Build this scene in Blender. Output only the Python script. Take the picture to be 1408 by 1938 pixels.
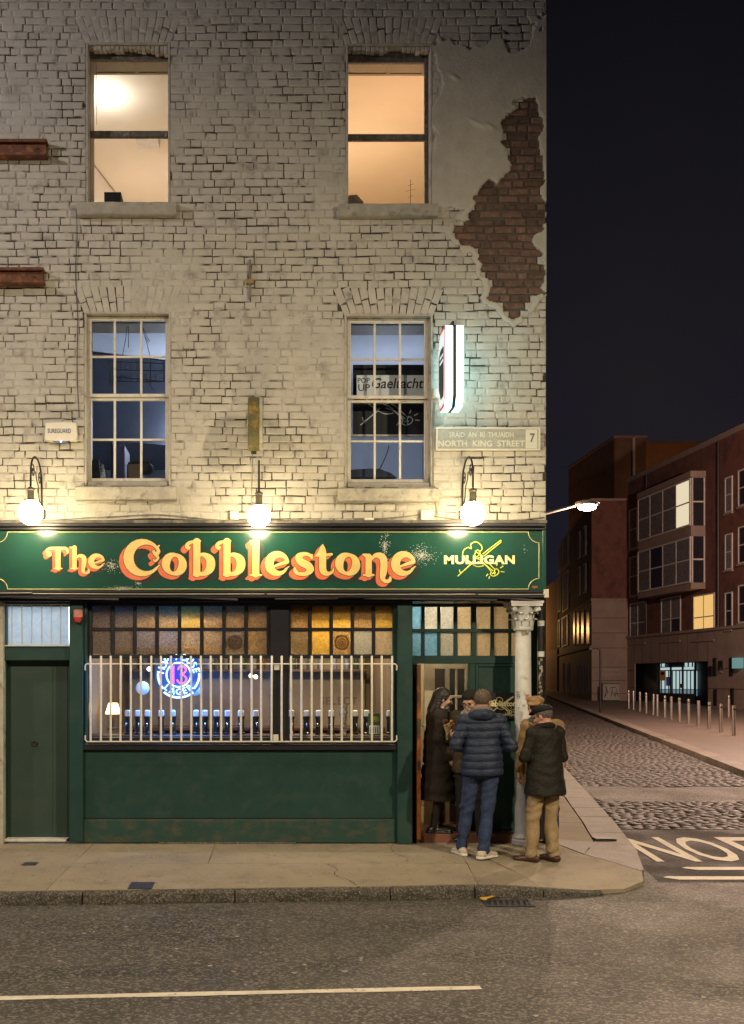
import bpy, bmesh, math, random
import numpy as np
from mathutils import Vector, Matrix
random.seed(7)
rng = np.random.default_rng(7)
R = math.radians
sc = bpy.context.scene
for o in list(bpy.data.objects):
    bpy.data.objects.remove(o)

# ------------------------------------------------------------------ camera
# x right, y away from the viewer, z up; the pub front is the plane y = 0, z = 0 is its footpath
D0, FPX, XV, YV, HC = 11.5, 1939.0, 487.0, 1285.0, 1.85
cam_d = bpy.data.cameras.new('camera')
cam = bpy.data.objects.new('camera', cam_d)
sc.collection.objects.link(cam)
cam.location = (0, -D0, HC)
cam.rotation_euler = (R(90), 0, 0)
cam_d.sensor_fit = 'VERTICAL'
cam_d.sensor_height = 36
cam_d.lens = 36 * FPX / 1938.0
cam_d.shift_x = (704 - XV) / 1938.0
cam_d.shift_y = (YV - 969) / 1938.0
cam_d.clip_end = 2000
sc.camera = cam

# ------------------------------------------------------------------ night sky
world = bpy.data.worlds.new('World')
sc.world = world
world.use_nodes = True
nt = world.node_tree
nt.nodes.clear()
wo = nt.nodes.new('ShaderNodeOutputWorld')
bg = nt.nodes.new('ShaderNodeBackground')
sky = nt.nodes.new('ShaderNodeTexSky')
sky.sky_type = 'NISHITA'
sky.sun_disc = False
sky.sun_elevation = R(-3)
sky.sun_rotation = R(200)
tc = nt.nodes.new('ShaderNodeTexCoord')
no = nt.nodes.new('ShaderNodeTexNoise')
no.inputs['Scale'].default_value = 1.6
no.inputs['Detail'].default_value = 5
mr = nt.nodes.new('ShaderNodeMapRange')
mr.inputs['From Min'].default_value = 0.42
mr.inputs['From Max'].default_value = 0.72
mx = nt.nodes.new('ShaderNodeMix'); mx.data_type = 'RGBA'
mx.inputs['A'].default_value = (0.0030, 0.0034, 0.0078, 1)
mx.inputs['B'].default_value = (0.0085, 0.0072, 0.0082, 1)
ad = nt.nodes.new('ShaderNodeMix'); ad.data_type = 'RGBA'; ad.blend_type = 'ADD'
ad.inputs['Factor'].default_value = 0.03
nt.links.new(tc.outputs['Generated'], no.inputs['Vector'])
nt.links.new(no.outputs['Fac'], mr.inputs['Value'])
nt.links.new(mr.outputs['Result'], mx.inputs['Factor'])
sx = nt.nodes.new('ShaderNodeSeparateXYZ'); nt.links.new(tc.outputs['Generated'], sx.inputs[0])
me_ = nt.nodes.new('ShaderNodeMapRange'); me_.inputs['From Min'].default_value = 0.0; me_.inputs['From Max'].default_value = 0.55
me_.inputs['To Min'].default_value = 2.6; me_.inputs['To Max'].default_value = 0.42
nt.links.new(sx.outputs['Z'], me_.inputs['Value'])
vm = nt.nodes.new('ShaderNodeVectorMath'); vm.operation = 'SCALE'
nt.links.new(mx.outputs['Result'], vm.inputs[0]); nt.links.new(me_.outputs['Result'], vm.inputs['Scale'])
nt.links.new(vm.outputs[0], ad.inputs['A'])
nt.links.new(sky.outputs['Color'], ad.inputs['B'])
nt.links.new(ad.outputs['Result'], bg.inputs['Color'])
bg.inputs['Strength'].default_value = 1.0
nt.links.new(bg.outputs['Background'], wo.inputs['Surface'])

# ------------------------------------------------------------------ street lighting that reaches the place
def light(name, kind, loc, col, power, radius=0.12, target=None, cone=None, blend=0.6):
    d = bpy.data.lights.new(name, kind)
    d.energy = power
    d.color = col
    if kind in ('POINT', 'SPOT'):
        d.shadow_soft_size = radius
    if kind == 'SUN':
        d.angle = radius
    if kind == 'SPOT':
        d.spot_size = R(cone)
        d.spot_blend = blend
    o = bpy.data.objects.new(name, d)
    sc.collection.objects.link(o)
    o.location = loc
    if target is not None:
        o.rotation_euler = (Vector(target) - Vector(loc)).to_track_quat('-Z', 'Y').to_euler()
    return o

# road lanterns along the main street (out of view, left along the wall and on the far footpath)
light('road_lantern_light', 'SPOT', (-8.5, -3.6, 9.2), (1.0, 0.90, 0.92), 1200, 0.15, (-1.0, -2.0, 4.0), 150, 0.9)
light('road_lantern_light', 'SPOT', (8.6, -11.0, 8.2), (1.0, 0.82, 0.56), 5400, 0.16, (1.0, -3.8, 0.3), 92, 1.0)
light('road_lantern_light', 'SPOT', (-5.5, -12.0, 8.4), (1.0, 0.82, 0.56), 3200, 0.16, (-1.4, -3.8, 0.3), 92, 1.0)

vs = sc.view_settings
vs.view_transform = 'Standard'
vs.look = 'None'
vs.exposure = 0.0
vs.gamma = 1.0
sc.cycles.use_denoising = True
sc.cycles.max_bounces = 6
sc.cycles.transparent_max_bounces = 12
sc.cycles.sample_clamp_indirect = 6

# ------------------------------------------------------------------ helpers
def W(px, py, Y=0.0):
    k = (D0 + Y) / FPX
    return (px - XV) * k, HC - (py - YV) * k

def WX(px, Y=0.0):
    return (px - XV) * (D0 + Y) / FPX

def WZ(py, Y=0.0):
    return HC - (py - YV) * (D0 + Y) / FPX

def gz(Y):
    return -0.15 + 0.012 * max(0.0, Y)

ORG = {}
def link(o, parent=None):
    sc.collection.objects.link(o)
    if parent is not None:
        o.parent = parent
    return o

def tag(o, label=None, cat=None, group=None, kind=None):
    if label: o['label'] = label
    if cat: o['category'] = cat
    if group: o['group'] = group
    if kind: o['kind'] = kind
    return o

def thing(name, label, cat, loc=(0, 0, 0), rotz=0.0, group=None):
    o = bpy.data.objects.new(name, None)
    o.empty_display_size = 0.1
    link(o)
    o.location = loc
    o.rotation_euler = (0, 0, rotz)
    ORG[o.name] = Vector(loc)
    return tag(o, label, cat, group)

class MB:
    def __init__(self):
        self.v = []; self.f = []
    def add(self, v, f):
        n = len(self.v)
        self.v.extend([tuple(map(float, p)) for p in v])
        self.f.extend([tuple(i + n for i in q) for q in f])
        return self
    def box(self, x0, x1, y0, y1, z0, z1):
        return self.add([(x0, y0, z0), (x1, y0, z0), (x1, y1, z0), (x0, y1, z0), (x0, y0, z1), (x1, y0, z1), (x1, y1, z1), (x0, y1, z1)],
                        [(0, 3, 2, 1), (4, 5, 6, 7), (0, 1, 5, 4), (1, 2, 6, 5), (2, 3, 7, 6), (3, 0, 4, 7)])
    def cbox(self, x0, x1, y0, y1, z0, z1, c=0.006):
        x0, x1 = min(x0, x1), max(x0, x1); y0, y1 = min(y0, y1), max(y0, y1); z0, z1 = min(z0, z1), max(z0, z1)
        c = min(c, (x1 - x0) * .45, (y1 - y0) * .45, (z1 - z0) * .45)
        v = []; idx = {}
        for sx in (0, 1):
            for sy in (0, 1):
                for sz in (0, 1):
                    X, Y, Z = (x0, x1)[sx], (y0, y1)[sy], (z0, z1)[sz]
                    dx, dy, dz = c * (1 - 2 * sx), c * (1 - 2 * sy), c * (1 - 2 * sz)
                    for ax in range(3):
                        idx[sx, sy, sz, ax] = len(v)
                        v.append((X + (dx if ax != 0 else 0), Y + (dy if ax != 1 else 0), Z + (dz if ax != 2 else 0)))
        f = []
        for s in (0, 1):
            f.append(tuple(idx[s, a, b, 0] for a, b in ((0, 0), (0, 1), (1, 1), (1, 0))))
            f.append(tuple(idx[a, s, b, 1] for a, b in ((0, 0), (1, 0), (1, 1), (0, 1))))
            f.append(tuple(idx[a, b, s, 2] for a, b in ((0, 0), (0, 1), (1, 1), (1, 0))))
        for a in (0, 1):
            for b in (0, 1):
                f.append((idx[a, b, 0, 0], idx[a, b, 1, 0], idx[a, b, 1, 1], idx[a, b, 0, 1]))
                f.append((idx[a, 0, b, 0], idx[a, 1, b, 0], idx[a, 1, b, 2], idx[a, 0, b, 2]))
                f.append((idx[0, a, b, 1], idx[1, a, b, 1], idx[1, a, b, 2], idx[0, a, b, 2]))
        for a in (0, 1):
            for b in (0, 1):
                for d in (0, 1):
                    f.append((idx[a, b, d, 0], idx[a, b, d, 1], idx[a, b, d, 2]))
        return self.add(v, f)
    def pbox(self, px0, px1, py0, py1, Y0, Y1, c=0.0):
        x0, z1 = W(px0, py0, Y0); x1, z0 = W(px1, py1, Y0)
        return self.cbox(x0, x1, Y0, Y1, z0, z1, c) if c else self.box(x0, x1, Y0, Y1, z0, z1)
    def prism(self, pts, a0, a1, plane='xy'):
        def P(u, w, a):
            return (u, w, a) if plane == 'xy' else (u, a, w) if plane == 'xz' else (a, u, w)
        n = len(pts)
        v = [P(u, w, a0) for u, w in pts] + [P(u, w, a1) for u, w in pts]
        f = [tuple(range(n))[::-1], tuple(range(n, 2 * n))] + [(i, (i + 1) % n, n + (i + 1) % n, n + i) for i in range(n)]
        return self.add(v, f)
    def tube(self, pts, r, n=8, closed=False, caps=True):
        P = [Vector(p) for p in pts]; m = len(P)
        rr = r if isinstance(r, (list, tuple)) else [r] * m
        T = []
        for i in range(m):
            a = P[(i - 1) % m] if (closed or i > 0) else P[i]
            b = P[(i + 1) % m] if (closed or i < m - 1) else P[i]
            t = (b - a)
            T.append(t.normalized() if t.length > 1e-9 else Vector((0, 0, 1)))
        up = Vector((0, 0, 1)) if abs(T[0].z) < .9 else Vector((1, 0, 0))
        N = T[0].cross(up).normalized()
        v = []
        for i in range(m):
            N = (N - T[i] * N.dot(T[i])).normalized()
            B = T[i].cross(N)
            for k in range(n):
                a = 2 * math.pi * k / n
                v.append(P[i] + (N * math.cos(a) + B * math.sin(a)) * rr[i])
        f = []
        for i in range(m if closed else m - 1):
            j = (i + 1) % m
            for k in range(n):
                f.append((i * n + k, i * n + (k + 1) % n, j * n + (k + 1) % n, j * n + k))
        if caps and not closed:
            f.append(tuple(range(n))[::-1]); f.append(tuple((m - 1) * n + k for k in range(n)))
        return self.add(v, f)
    def lathe(self, prof, c=(0, 0, 0), n=24, axis='z', sy=1.0):
        v = []; m = len(prof)
        for r, h in prof:
            for k in range(n):
                a = 2 * math.pi * k / n
                u, w = r * math.cos(a), r * math.sin(a) * sy
                p = (u, w, h) if axis == 'z' else (u, h, w) if axis == 'y' else (h, u, w)
                v.append((c[0] + p[0], c[1] + p[1], c[2] + p[2]))
        f = [(i * n + k, i * n + (k + 1) % n, (i + 1) * n + (k + 1) % n, (i + 1) * n + k) for i in range(m - 1) for k in range(n)]
        f.append(tuple(range(n))[::-1]); f.append(tuple((m - 1) * n + k for k in range(n)))
        return self.add(v, f)
    def sphere(self, c, r, nu=20, nv=12, s=(1, 1, 1)):
        v = [(c[0], c[1], c[2] - r * s[2])]
        for j in range(1, nv):
            t = math.pi * j / nv - math.pi / 2
            for i in range(nu):
                a = 2 * math.pi * i / nu
                v.append((c[0] + r * s[0] * math.cos(t) * math.cos(a), c[1] + r * s[1] * math.cos(t) * math.sin(a), c[2] + r * s[2] * math.sin(t)))
        v.append((c[0], c[1], c[2] + r * s[2]))
        f = [(0, 1 + (i + 1) % nu, 1 + i) for i in range(nu)]
        for j in range(nv - 2):
            b = 1 + j * nu
            f += [(b + i, b + (i + 1) % nu, b + nu + (i + 1) % nu, b + nu + i) for i in range(nu)]
        b = 1 + (nv - 2) * nu
        f += [(b + i, b + (i + 1) % nu, len(v) - 1) for i in range(nu)]
        return self.add(v, f)
    def quad(self, a, b, c, d):
        return self.add([a, b, c, d], [(0, 1, 2, 3)])
    def mesh(self, name, off=(0, 0, 0), smooth=False, recalc=True):
        me = bpy.data.meshes.new(name)
        me.from_pydata([(p[0] - off[0], p[1] - off[1], p[2] - off[2]) for p in self.v], [], self.f)
        if recalc and len(self.f) < 30000:
            bm = bmesh.new(); bm.from_mesh(me)
            bmesh.ops.recalc_face_normals(bm, faces=bm.faces)
            bm.to_mesh(me); bm.free()
        if smooth:
            me.shade_smooth() if smooth is True else None
            if smooth == 'auto':
                me.shade_smooth()
                try: me.set_sharp_from_angle(angle=R(40))
                except Exception: pass
        return me
    def build(self, name, mat, parent=None, smooth=False, recalc=True, local=False):
        """world coordinates unless local; links ONE mesh object under its parent"""
        off = Vector((0, 0, 0))
        if parent is not None and not local:
            off = ORG.get(parent.name, off)
        me = self.mesh(name, off, smooth, recalc)
        me.materials.append(mat)
        o = bpy.data.objects.new(name, me)
        link(o, parent)
        ORG[o.name] = off
        return o

def np_obj(name, V, F, mat, parent=None, smooth=False, off=None, attrs=None):
    me = bpy.data.meshes.new(name)
    V = np.asarray(V, dtype=np.float64)
    o0 = Vector((0, 0, 0)) if parent is None else ORG.get(parent.name, Vector((0, 0, 0)))
    if off is None: off = o0
    V = V - np.array(off)
    F = np.asarray(F, dtype=np.int32)
    me.vertices.add(len(V)); me.vertices.foreach_set('co', V.ravel())
    k = F.shape[1]
    me.loops.add(F.size); me.loops.foreach_set('vertex_index', F.ravel())
    me.polygons.add(len(F))
    me.polygons.foreach_set('loop_start', np.arange(0, F.size, k, dtype=np.int32))
    me.polygons.foreach_set('loop_total', np.full(len(F), k, dtype=np.int32))
    if smooth:
        me.polygons.foreach_set('use_smooth', np.ones(len(F), dtype=bool))
    if attrs:
        for an, av in attrs.items():
            a = me.attributes.new(an, 'FLOAT', 'POINT')
            a.data.foreach_set('value', np.asarray(av, dtype=np.float32))
    me.update(calc_edges=True)
    me.validate()
    me.materials.append(mat)
    o = bpy.data.objects.new(name, me)
    link(o, parent)
    ORG[o.name] = Vector(off)
    return o

def share(name, me, parent, loc, rot=(0, 0, 0), scale=(1, 1, 1)):
    o = bpy.data.objects.new(name, me)
    sc.collection.objects.link(o)
    o.parent = parent
    o.location = loc; o.rotation_euler = rot; o.scale = scale
    return o

def copy_tree(o, parent=None):
    c = o.copy(); sc.collection.objects.link(c); c.parent = parent
    for ch in list(o.children):
        copy_tree(ch, c)
    return c

def catmull(pts, n=6, closed=False):
    P = [np.array(p, float) for p in pts]; m = len(P); out = []
    for i in range(m if closed else m - 1):
        if closed:
            p0, p1, p2, p3 = P[(i - 1) % m], P[i], P[(i + 1) % m], P[(i + 2) % m]
        else:
            p0, p1, p2, p3 = P[max(i - 1, 0)], P[i], P[i + 1], P[min(i + 2, m - 1)]
        for j in range(n):
            t = j / n
            out.append(0.5 * ((2 * p1) + (-p0 + p2) * t + (2 * p0 - 5 * p1 + 4 * p2 - p3) * t * t + (-p0 + 3 * p1 - 3 * p2 + p3) * t ** 3))
    if not closed: out.append(P[-1])
    return [tuple(p) for p in out]

def vnoise(X, Z, scale, seed):
    """value noise in the plane, 0..1"""
    r = np.random.default_rng(seed).random((256, 256))
    x, z = X * scale + 100, Z * scale + 100
    xi, zi = np.floor(x).astype(int), np.floor(z).astype(int)
    fx, fz = x - xi, z - zi
    fx, fz = fx * fx * (3 - 2 * fx), fz * fz * (3 - 2 * fz)
    g = lambda a, b: r[a % 256, b % 256]
    return (g(xi, zi) * (1 - fx) + g(xi + 1, zi) * fx) * (1 - fz) + (g(xi, zi + 1) * (1 - fx) + g(xi + 1, zi + 1) * fx) * fz

def fbm(X, Z, scale, seed, oct=4):
    s = 0; a = 1; t = 0
    for i in range(oct):
        s = s + a * vnoise(X, Z, scale * 2 ** i, seed + i); t += a; a *= .55
    return s / t

def sstep(a, b, x):
    t = np.clip((x - a) / (b - a), 0, 1)
    return t * t * (3 - 2 * t)

# ------------------------------------------------------------------ materials
def mat(name, col, col2=None, scale=6, rough=.6, metal=0.0, bump=0.0, bscale=60, emit=None, es=0.0, lo=.35, hi=.65,
        spec=.5, rnd=0.0, dirt=None, dscale=2.5, dlo=.5, dhi=.7, dstretch=(1, 1, 1), speck=None, sscale=200, coat=0.0, rough2=None, attr=None, acol=None):
    m = bpy.data.materials.new(name)
    m.use_nodes = True
    t = m.node_tree; t.nodes.clear()
    N = t.nodes.new; L = t.links.new
    out = N('ShaderNodeOutputMaterial'); b = N('ShaderNodeBsdfPrincipled')
    L(b.outputs[0], out.inputs[0])
    b.inputs['Roughness'].default_value = rough
    b.inputs['Metallic'].default_value = metal
    b.inputs['Specular IOR Level'].default_value = spec
    b.inputs['Coat Weight'].default_value = coat
    geo = N('ShaderNodeNewGeometry')
    def noise(s, det=6, stretch=None):
        n = N('ShaderNodeTexNoise'); n.inputs['Scale'].default_value = s; n.inputs['Detail'].default_value = det
        n.inputs['Roughness'].default_value = .62
        if stretch:
            mp = N('ShaderNodeMapping'); mp.inputs['Scale'].default_value = stretch
            L(geo.outputs['Position'], mp.inputs[0]); L(mp.outputs[0], n.inputs['Vector'])
        else:
            L(geo.outputs['Position'], n.inputs['Vector'])
        return n
    def rng_(src, a, c):
        q = N('ShaderNodeMapRange'); q.inputs['From Min'].default_value = a; q.inputs['From Max'].default_value = c
        L(src, q.inputs['Value']); return q.outputs['Result']
    def mix(fac, A, B, blend='MIX'):
        q = N('ShaderNodeMix'); q.data_type = 'RGBA'; q.blend_type = blend
        L(fac, q.inputs['Factor'])
        for s, val in (('A', A), ('B', B)):
            if isinstance(val, tuple): q.inputs[s].default_value = (*val[:3], 1)
            else: L(val, q.inputs[s])
        return q.outputs['Result']
    cur = tuple(col)
    if col2 is not None:
        cur = mix(rng_(noise(scale).outputs['Fac'], lo, hi), cur, tuple(col2))
    if dirt is not None:
        cur = mix(rng_(noise(dscale, 8, dstretch).outputs['Fac'], dlo, dhi), cur, tuple(dirt))
    if speck is not None:
        vo = N('ShaderNodeTexVoronoi'); vo.inputs['Scale'].default_value = sscale
        L(geo.outputs['Position'], vo.inputs['Vector'])
        sp = N('ShaderNodeSeparateColor'); L(vo.outputs['Color'], sp.inputs[0])
        cur = mix(rng_(sp.outputs[0], .55, 1.0), cur, tuple(speck))
    if attr:
        an = N('ShaderNodeAttribute'); an.attribute_name = attr
        cur = mix(an.outputs['Fac'], cur, tuple(acol))
    if rnd:
        oi = N('ShaderNodeObjectInfo'); ma = N('ShaderNodeMath'); ma.operation = 'ADD'
        L(oi.outputs['Random'], ma.inputs[0]); L(geo.outputs['Random Per Island'], ma.inputs[1])
        fr = N('ShaderNodeMath'); fr.operation = 'FRACT'; L(ma.outputs[0], fr.inputs[0])
        q = N('ShaderNodeMapRange'); q.inputs['To Min'].default_value = 1 - rnd; q.inputs['To Max'].default_value = 1 + rnd * .7
        L(fr.outputs[0], q.inputs['Value'])
        hs = N('ShaderNodeHueSaturation'); L(q.outputs[0], hs.inputs['Value'])
        if isinstance(cur, tuple): hs.inputs['Color'].default_value = (*cur, 1)
        else: L(cur, hs.inputs['Color'])
        cur = hs.outputs[0]
    if isinstance(cur, tuple): b.inputs['Base Color'].default_value = (*cur[:3], 1)
    else: L(cur, b.inputs['Base Color'])
    if rough2 is not None:
        q = N('ShaderNodeMapRange'); q.inputs['From Min'].default_value = .4; q.inputs['From Max'].default_value = .62
        q.inputs['To Min'].default_value = rough; q.inputs['To Max'].default_value = rough2
        L(noise(scale * .7 + .3).outputs['Fac'], q.inputs['Value']); L(q.outputs[0], b.inputs['Roughness'])
    if bump:
        bp = N('ShaderNodeBump'); bp.inputs['Strength'].default_value = 1.0; bp.inputs['Distance'].default_value = bump
        L(noise(bscale, 5).outputs['Fac'], bp.inputs['Height']); L(bp.outputs[0], b.inputs['Normal'])
    if emit is not None:
        b.inputs['Emission Color'].default_value = (*emit, 1); b.inputs['Emission Strength'].default_value = es
    return m

def glass_mat(name, tint=(.9, .93, .95), refl=.08):
    m = bpy.data.materials.new(name); m.use_nodes = True
    t = m.node_tree; t.nodes.clear(); N = t.nodes.new; L = t.links.new
    out = N('ShaderNodeOutputMaterial'); mx = N('ShaderNodeMixShader')
    tr = N('ShaderNodeBsdfTransparent'); gl = N('ShaderNodeBsdfGlossy'); fr = N('ShaderNodeFresnel')
    tr.inputs[0].default_value = (*tint, 1); gl.inputs['Roughness'].default_value = .04
    fr.inputs[0].default_value = 1.5
    L(fr.outputs[0], mx.inputs[0]); L(tr.outputs[0], mx.inputs[1]); L(gl.outputs[0], mx.inputs[2]); L(mx.outputs[0], out.inputs[0])
    return m

def frosted_mat(name, col, col2, scale=40, clear=.15, bumpy=.004, bs=60):
    """patterned / frosted glass: lets the light behind it through, blurred"""
    m = bpy.data.materials.new(name); m.use_nodes = True
    t = m.node_tree; t.nodes.clear(); N = t.nodes.new; L = t.links.new
    out = N('ShaderNodeOutputMaterial')
    geo = N('ShaderNodeNewGeometry'); n = N('ShaderNodeTexNoise'); n.inputs['Scale'].default_value = scale; n.inputs['Detail'].default_value = 4
    n.inputs['Distortion'].default_value = 1.2
    L(geo.outputs['Position'], n.inputs['Vector'])
    mr = N('ShaderNodeMapRange'); mr.inputs['From Min'].default_value = .38; mr.inputs['From Max'].default_value = .62; L(n.outputs['Fac'], mr.inputs['Value'])
    mc = N('ShaderNodeMix'); mc.data_type = 'RGBA'; mc.inputs['A'].default_value = (*col, 1); mc.inputs['B'].default_value = (*col2, 1)
    L(mr.outputs[0], mc.inputs['Factor'])
    tl = N('ShaderNodeBsdfTranslucent'); L(mc.outputs['Result'], tl.inputs['Color'])
    tr = N('ShaderNodeBsdfTransparent'); L(mc.outputs['Result'], tr.inputs['Color'])
    gl = N('ShaderNodeBsdfGlossy'); gl.inputs['Roughness'].default_value = .12
    bp = N('ShaderNodeBump'); bp.inputs['Distance'].default_value = bumpy; L(n.outputs['Fac'], bp.inputs['Height'])
    L(bp.outputs[0], gl.inputs['Normal']); L(bp.outputs[0], tl.inputs['Normal'])
    m1 = N('ShaderNodeMixShader'); m1.inputs[0].default_value = clear; L(tl.outputs[0], m1.inputs[1]); L(tr.outputs[0], m1.inputs[2])
    fr = N('ShaderNodeFresnel'); fr.inputs[0].default_value = 1.45
    m2 = N('ShaderNodeMixShader'); L(fr.outputs[0], m2.inputs[0]); L(m1.outputs[0], m2.inputs[1]); L(gl.outputs[0], m2.inputs[2])
    L(m2.outputs[0], out.inputs[0])
    return m

def emit_mat(name, col, s):
    m = bpy.data.materials.new(name); m.use_nodes = True
    t = m.node_tree; t.nodes.clear()
    out = t.nodes.new('ShaderNodeOutputMaterial'); e = t.nodes.new('ShaderNodeEmission')
    e.inputs[0].default_value = (*col, 1); e.inputs[1].default_value = s
    t.links.new(e.outputs[0], out.inputs[0])
    return m

M = {}
M['paint'] = mat('cream_masonry_paint', (.50, .47, .405), (.42, .395, .34), 5, .72, bump=.004, bscale=60, dirt=(.21, .19, .16), dscale=6, dlo=.54, dhi=.74, dstretch=(1, 1, .8), rnd=.05)
M['joint'] = mat('dirty_painted_joint', (.49, .46, .395), (.41, .385, .33), 5, .8, bump=.005, bscale=50, attr='open', acol=(.035, .028, .022))
M['plaster'] = mat('painted_render_skin', (.46, .43, .37), (.37, .35, .315), 3, .75, bump=.003, bscale=40, dirt=(.24, .22, .19), dscale=5, dlo=.55, dhi=.8)
M['brownbrick'] = mat('old_brown_brick', (.175, .098, .068), (.10, .057, .042), 14, .85, bump=.005, bscale=90, rnd=.35, dirt=(.21, .15, .11), dscale=16, dlo=.5, dhi=.72)
M['reveal'] = mat('painted_reveal', (.46, .43, .35), (.34, .31, .26), 8, .75, bump=.002, bscale=60, dirt=(.16, .14, .11), dscale=9, dlo=.56, dhi=.72)
M['sill'] = mat('painted_stone_sill', (.40, .375, .31), (.31, .29, .24), 10, .8, bump=.004, bscale=70, dirt=(.14, .13, .10), dscale=7, dlo=.55, dhi=.75)
M['oldframe'] = mat('weathered_grey_timber', (.145, .125, .105), (.075, .065, .058), 18, .7, bump=.002, bscale=120, dirt=(.30, .26, .21), dscale=20, dlo=.56, dhi=.72)
M['whiteframe'] = mat('off_white_window_paint', (.66, .62, .54), (.55, .51, .44), 12, .5, bump=.001, bscale=120, dirt=(.30, .26, .20), dscale=14, dlo=.6, dhi=.75)
M['glass'] = glass_mat('window_glass')
M['lining'] = mat('shaded_lining', (.33, .28, .19), (.29, .24, .16), 5, .6)  # shade under the window head is put into this darkened colour
M['roomwarm'] = mat('warm_room_paint', (.74, .66, .54), (.71, .63, .51), 2, .8)
M['roomgrey'] = mat('cool_room_paint', (.56, .57, .60), (.52, .53, .56), 2, .8)
M['dark'] = mat('dark_matter', (.02, .02, .024), (.03, .03, .034), 10, .7)
M['green'] = mat('dark_green_gloss_paint', (.0145, .052, .045), (.012, .042, .037), 3, .42, bump=.0012, bscale=45, dirt=(.034, .060, .050), dscale=5, dlo=.5, dhi=.78, spec=.4)
M['greenbase'] = mat('splashed_green_plinth', (.020, .060, .048), (.017, .050, .041), 3, .55, bump=.002, bscale=40, dirt=(.075, .070, .048), dscale=6, dlo=.46, dhi=.72, dstretch=(1, 1, 1.6), spec=.35)
M['greendoor'] = mat('flat_dark_green_door_paint', (.020, .045, .037), (.025, .055, .044), 3, .5, bump=.001, bscale=35, dirt=(.04, .055, .045), dscale=3, dlo=.52, dhi=.85)
M['blackpaint'] = mat('black_gloss_paint', (.012, .013, .018), (.018, .018, .022), 8, .35, bump=.0008, bscale=80)
M['fascia'] = mat('fascia_green', (.013, .068, .050), (.011, .056, .042), 2, .22, bump=.0006, bscale=30, spec=.55, coat=.3)
M['gold'] = mat('gold_leaf_paint', (.78, .58, .22), (.70, .50, .17), 8, .35)
M['goldline'] = mat('gold_line', (.66, .60, .26), None, 8, .35)
M['orange'] = mat('letter_orange', (.70, .17, .07), (.62, .13, .05), 9, .45)
M['lettershadow'] = mat('letter_shadow_green', (.008, .022, .017), None, 8, .4)
M['outline'] = mat('letter_outline', (.012, .008, .006), None, 8, .5)
M['yellowprint'] = mat('yellow_green_print', (.62, .66, .08), None, 8, .45)
M['cream'] = mat('cream_print', (.80, .70, .36), None, 8, .5)
M['column'] = mat('white_column_paint', (.66, .66, .62), (.56, .56, .53), 10, .45, bump=.0015, bscale=70, dirt=(.30, .28, .25), dscale=11, dlo=.58, dhi=.78)
M['railing'] = mat('cream_railing_paint', (.70, .66, .56), (.58, .54, .45), 25, .45, bump=.0006, bscale=150)
M['iron'] = mat('black_ironwork', (.018, .017, .017), (.03, .026, .022), 30, .5, metal=.3)
M['rust'] = mat('rusty_steel', (.17, .06, .025), (.075, .03, .018), 12, .8, bump=.003, bscale=60, dirt=(.30, .13, .045), dscale=9, dlo=.52, dhi=.68)
M['globe'] = emit_mat('opal_globe_glow', (1.0, .80, .46), 80)
M['brass'] = mat('weathered_lamp_brass', (.10, .085, .06), (.07, .06, .045), 20, .5, metal=.5)
M['cable'] = mat('grey_cable', (.30, .26, .20), (.12, .11, .09), 9, .6)
M['cabledark'] = mat('dark_cable', (.03, .03, .03), None, 9, .5)
M['boxplastic'] = mat('cream_plastic', (.70, .66, .56), (.62, .58, .49), 10, .5)
M['redplastic'] = mat('red_plastic', (.55, .05, .04), None, 9, .4)
M['bluetext'] = mat('navy_print', (.02, .05, .16), None, 9, .5)
M['led'] = emit_mat('blue_led', (.15, .35, 1.0), 12)
M['signglow'] = emit_mat('lightbox_cyan_white', (.50, .95, 1.0), 4.6)
M['signred'] = mat('lightbox_red', (.65, .05, .06), None, 8, .4, emit=(.8, .06, .08), es=.5)
M['signwhite'] = mat('lightbox_white', (.8, .85, .85), None, 8, .4, emit=(.75, .95, 1.0), es=.6)
M['signdark'] = mat('lightbox_dark_band', (.012, .03, .04), None, 8, .4)
M['plate'] = mat('painted_cast_plate', (.37, .37, .32), (.31, .31, .27), 12, .6, bump=.001, bscale=90, dirt=(.22, .21, .17), dscale=14, dlo=.58, dhi=.75)
M['plateletter'] = mat('raised_plate_letters', (.66, .64, .55), (.58, .56, .47), 20, .6)
M['olive'] = mat('mossy_yellow_rim', (.13, .115, .03), (.09, .085, .04), 14, .65, bump=.002, bscale=60, dirt=(.50, .30, .03), dscale=7, dlo=.52, dhi=.68)
M['asphalt'] = mat('asphalt', (.098, .088, .069), (.068, .062, .050), 1.3, .70, spec=.4, bump=.024, bscale=62, speck=(.25, .225, .185), sscale=58, dirt=(.040, .036, .028), dscale=1.3, dlo=.48, dhi=.72, dstretch=(.35, 1.4, 1), rough2=.5)
M['asphaltdark'] = mat('fresh_asphalt', (.030, .027, .025), (.022, .020, .018), 2, .8, bump=.008, spec=.2, bscale=95, speck=(.085, .076, .068), sscale=85, rough2=.6)
M['roadpaint'] = mat('worn_road_paint', (.74, .66, .50), (.60, .53, .40), 9, .6, bump=.004, bscale=100, dirt=(.14, .12, .09), dscale=22, dlo=.60, dhi=.70)
M['concrete'] = mat('concrete_slab', (.30, .245, .16), (.235, .19, .125), 1.8, .75, bump=.003, bscale=140, speck=(.36, .30, .22), sscale=150, dirt=(.14, .115, .08), dscale=3.2, dlo=.52, dhi=.75, rnd=.10)
M['kerb'] = mat('worn_concrete_kerb', (.070, .062, .046), (.035, .031, .024), 9, .85, bump=.014, bscale=32, speck=(.18, .16, .13), sscale=90)
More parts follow.
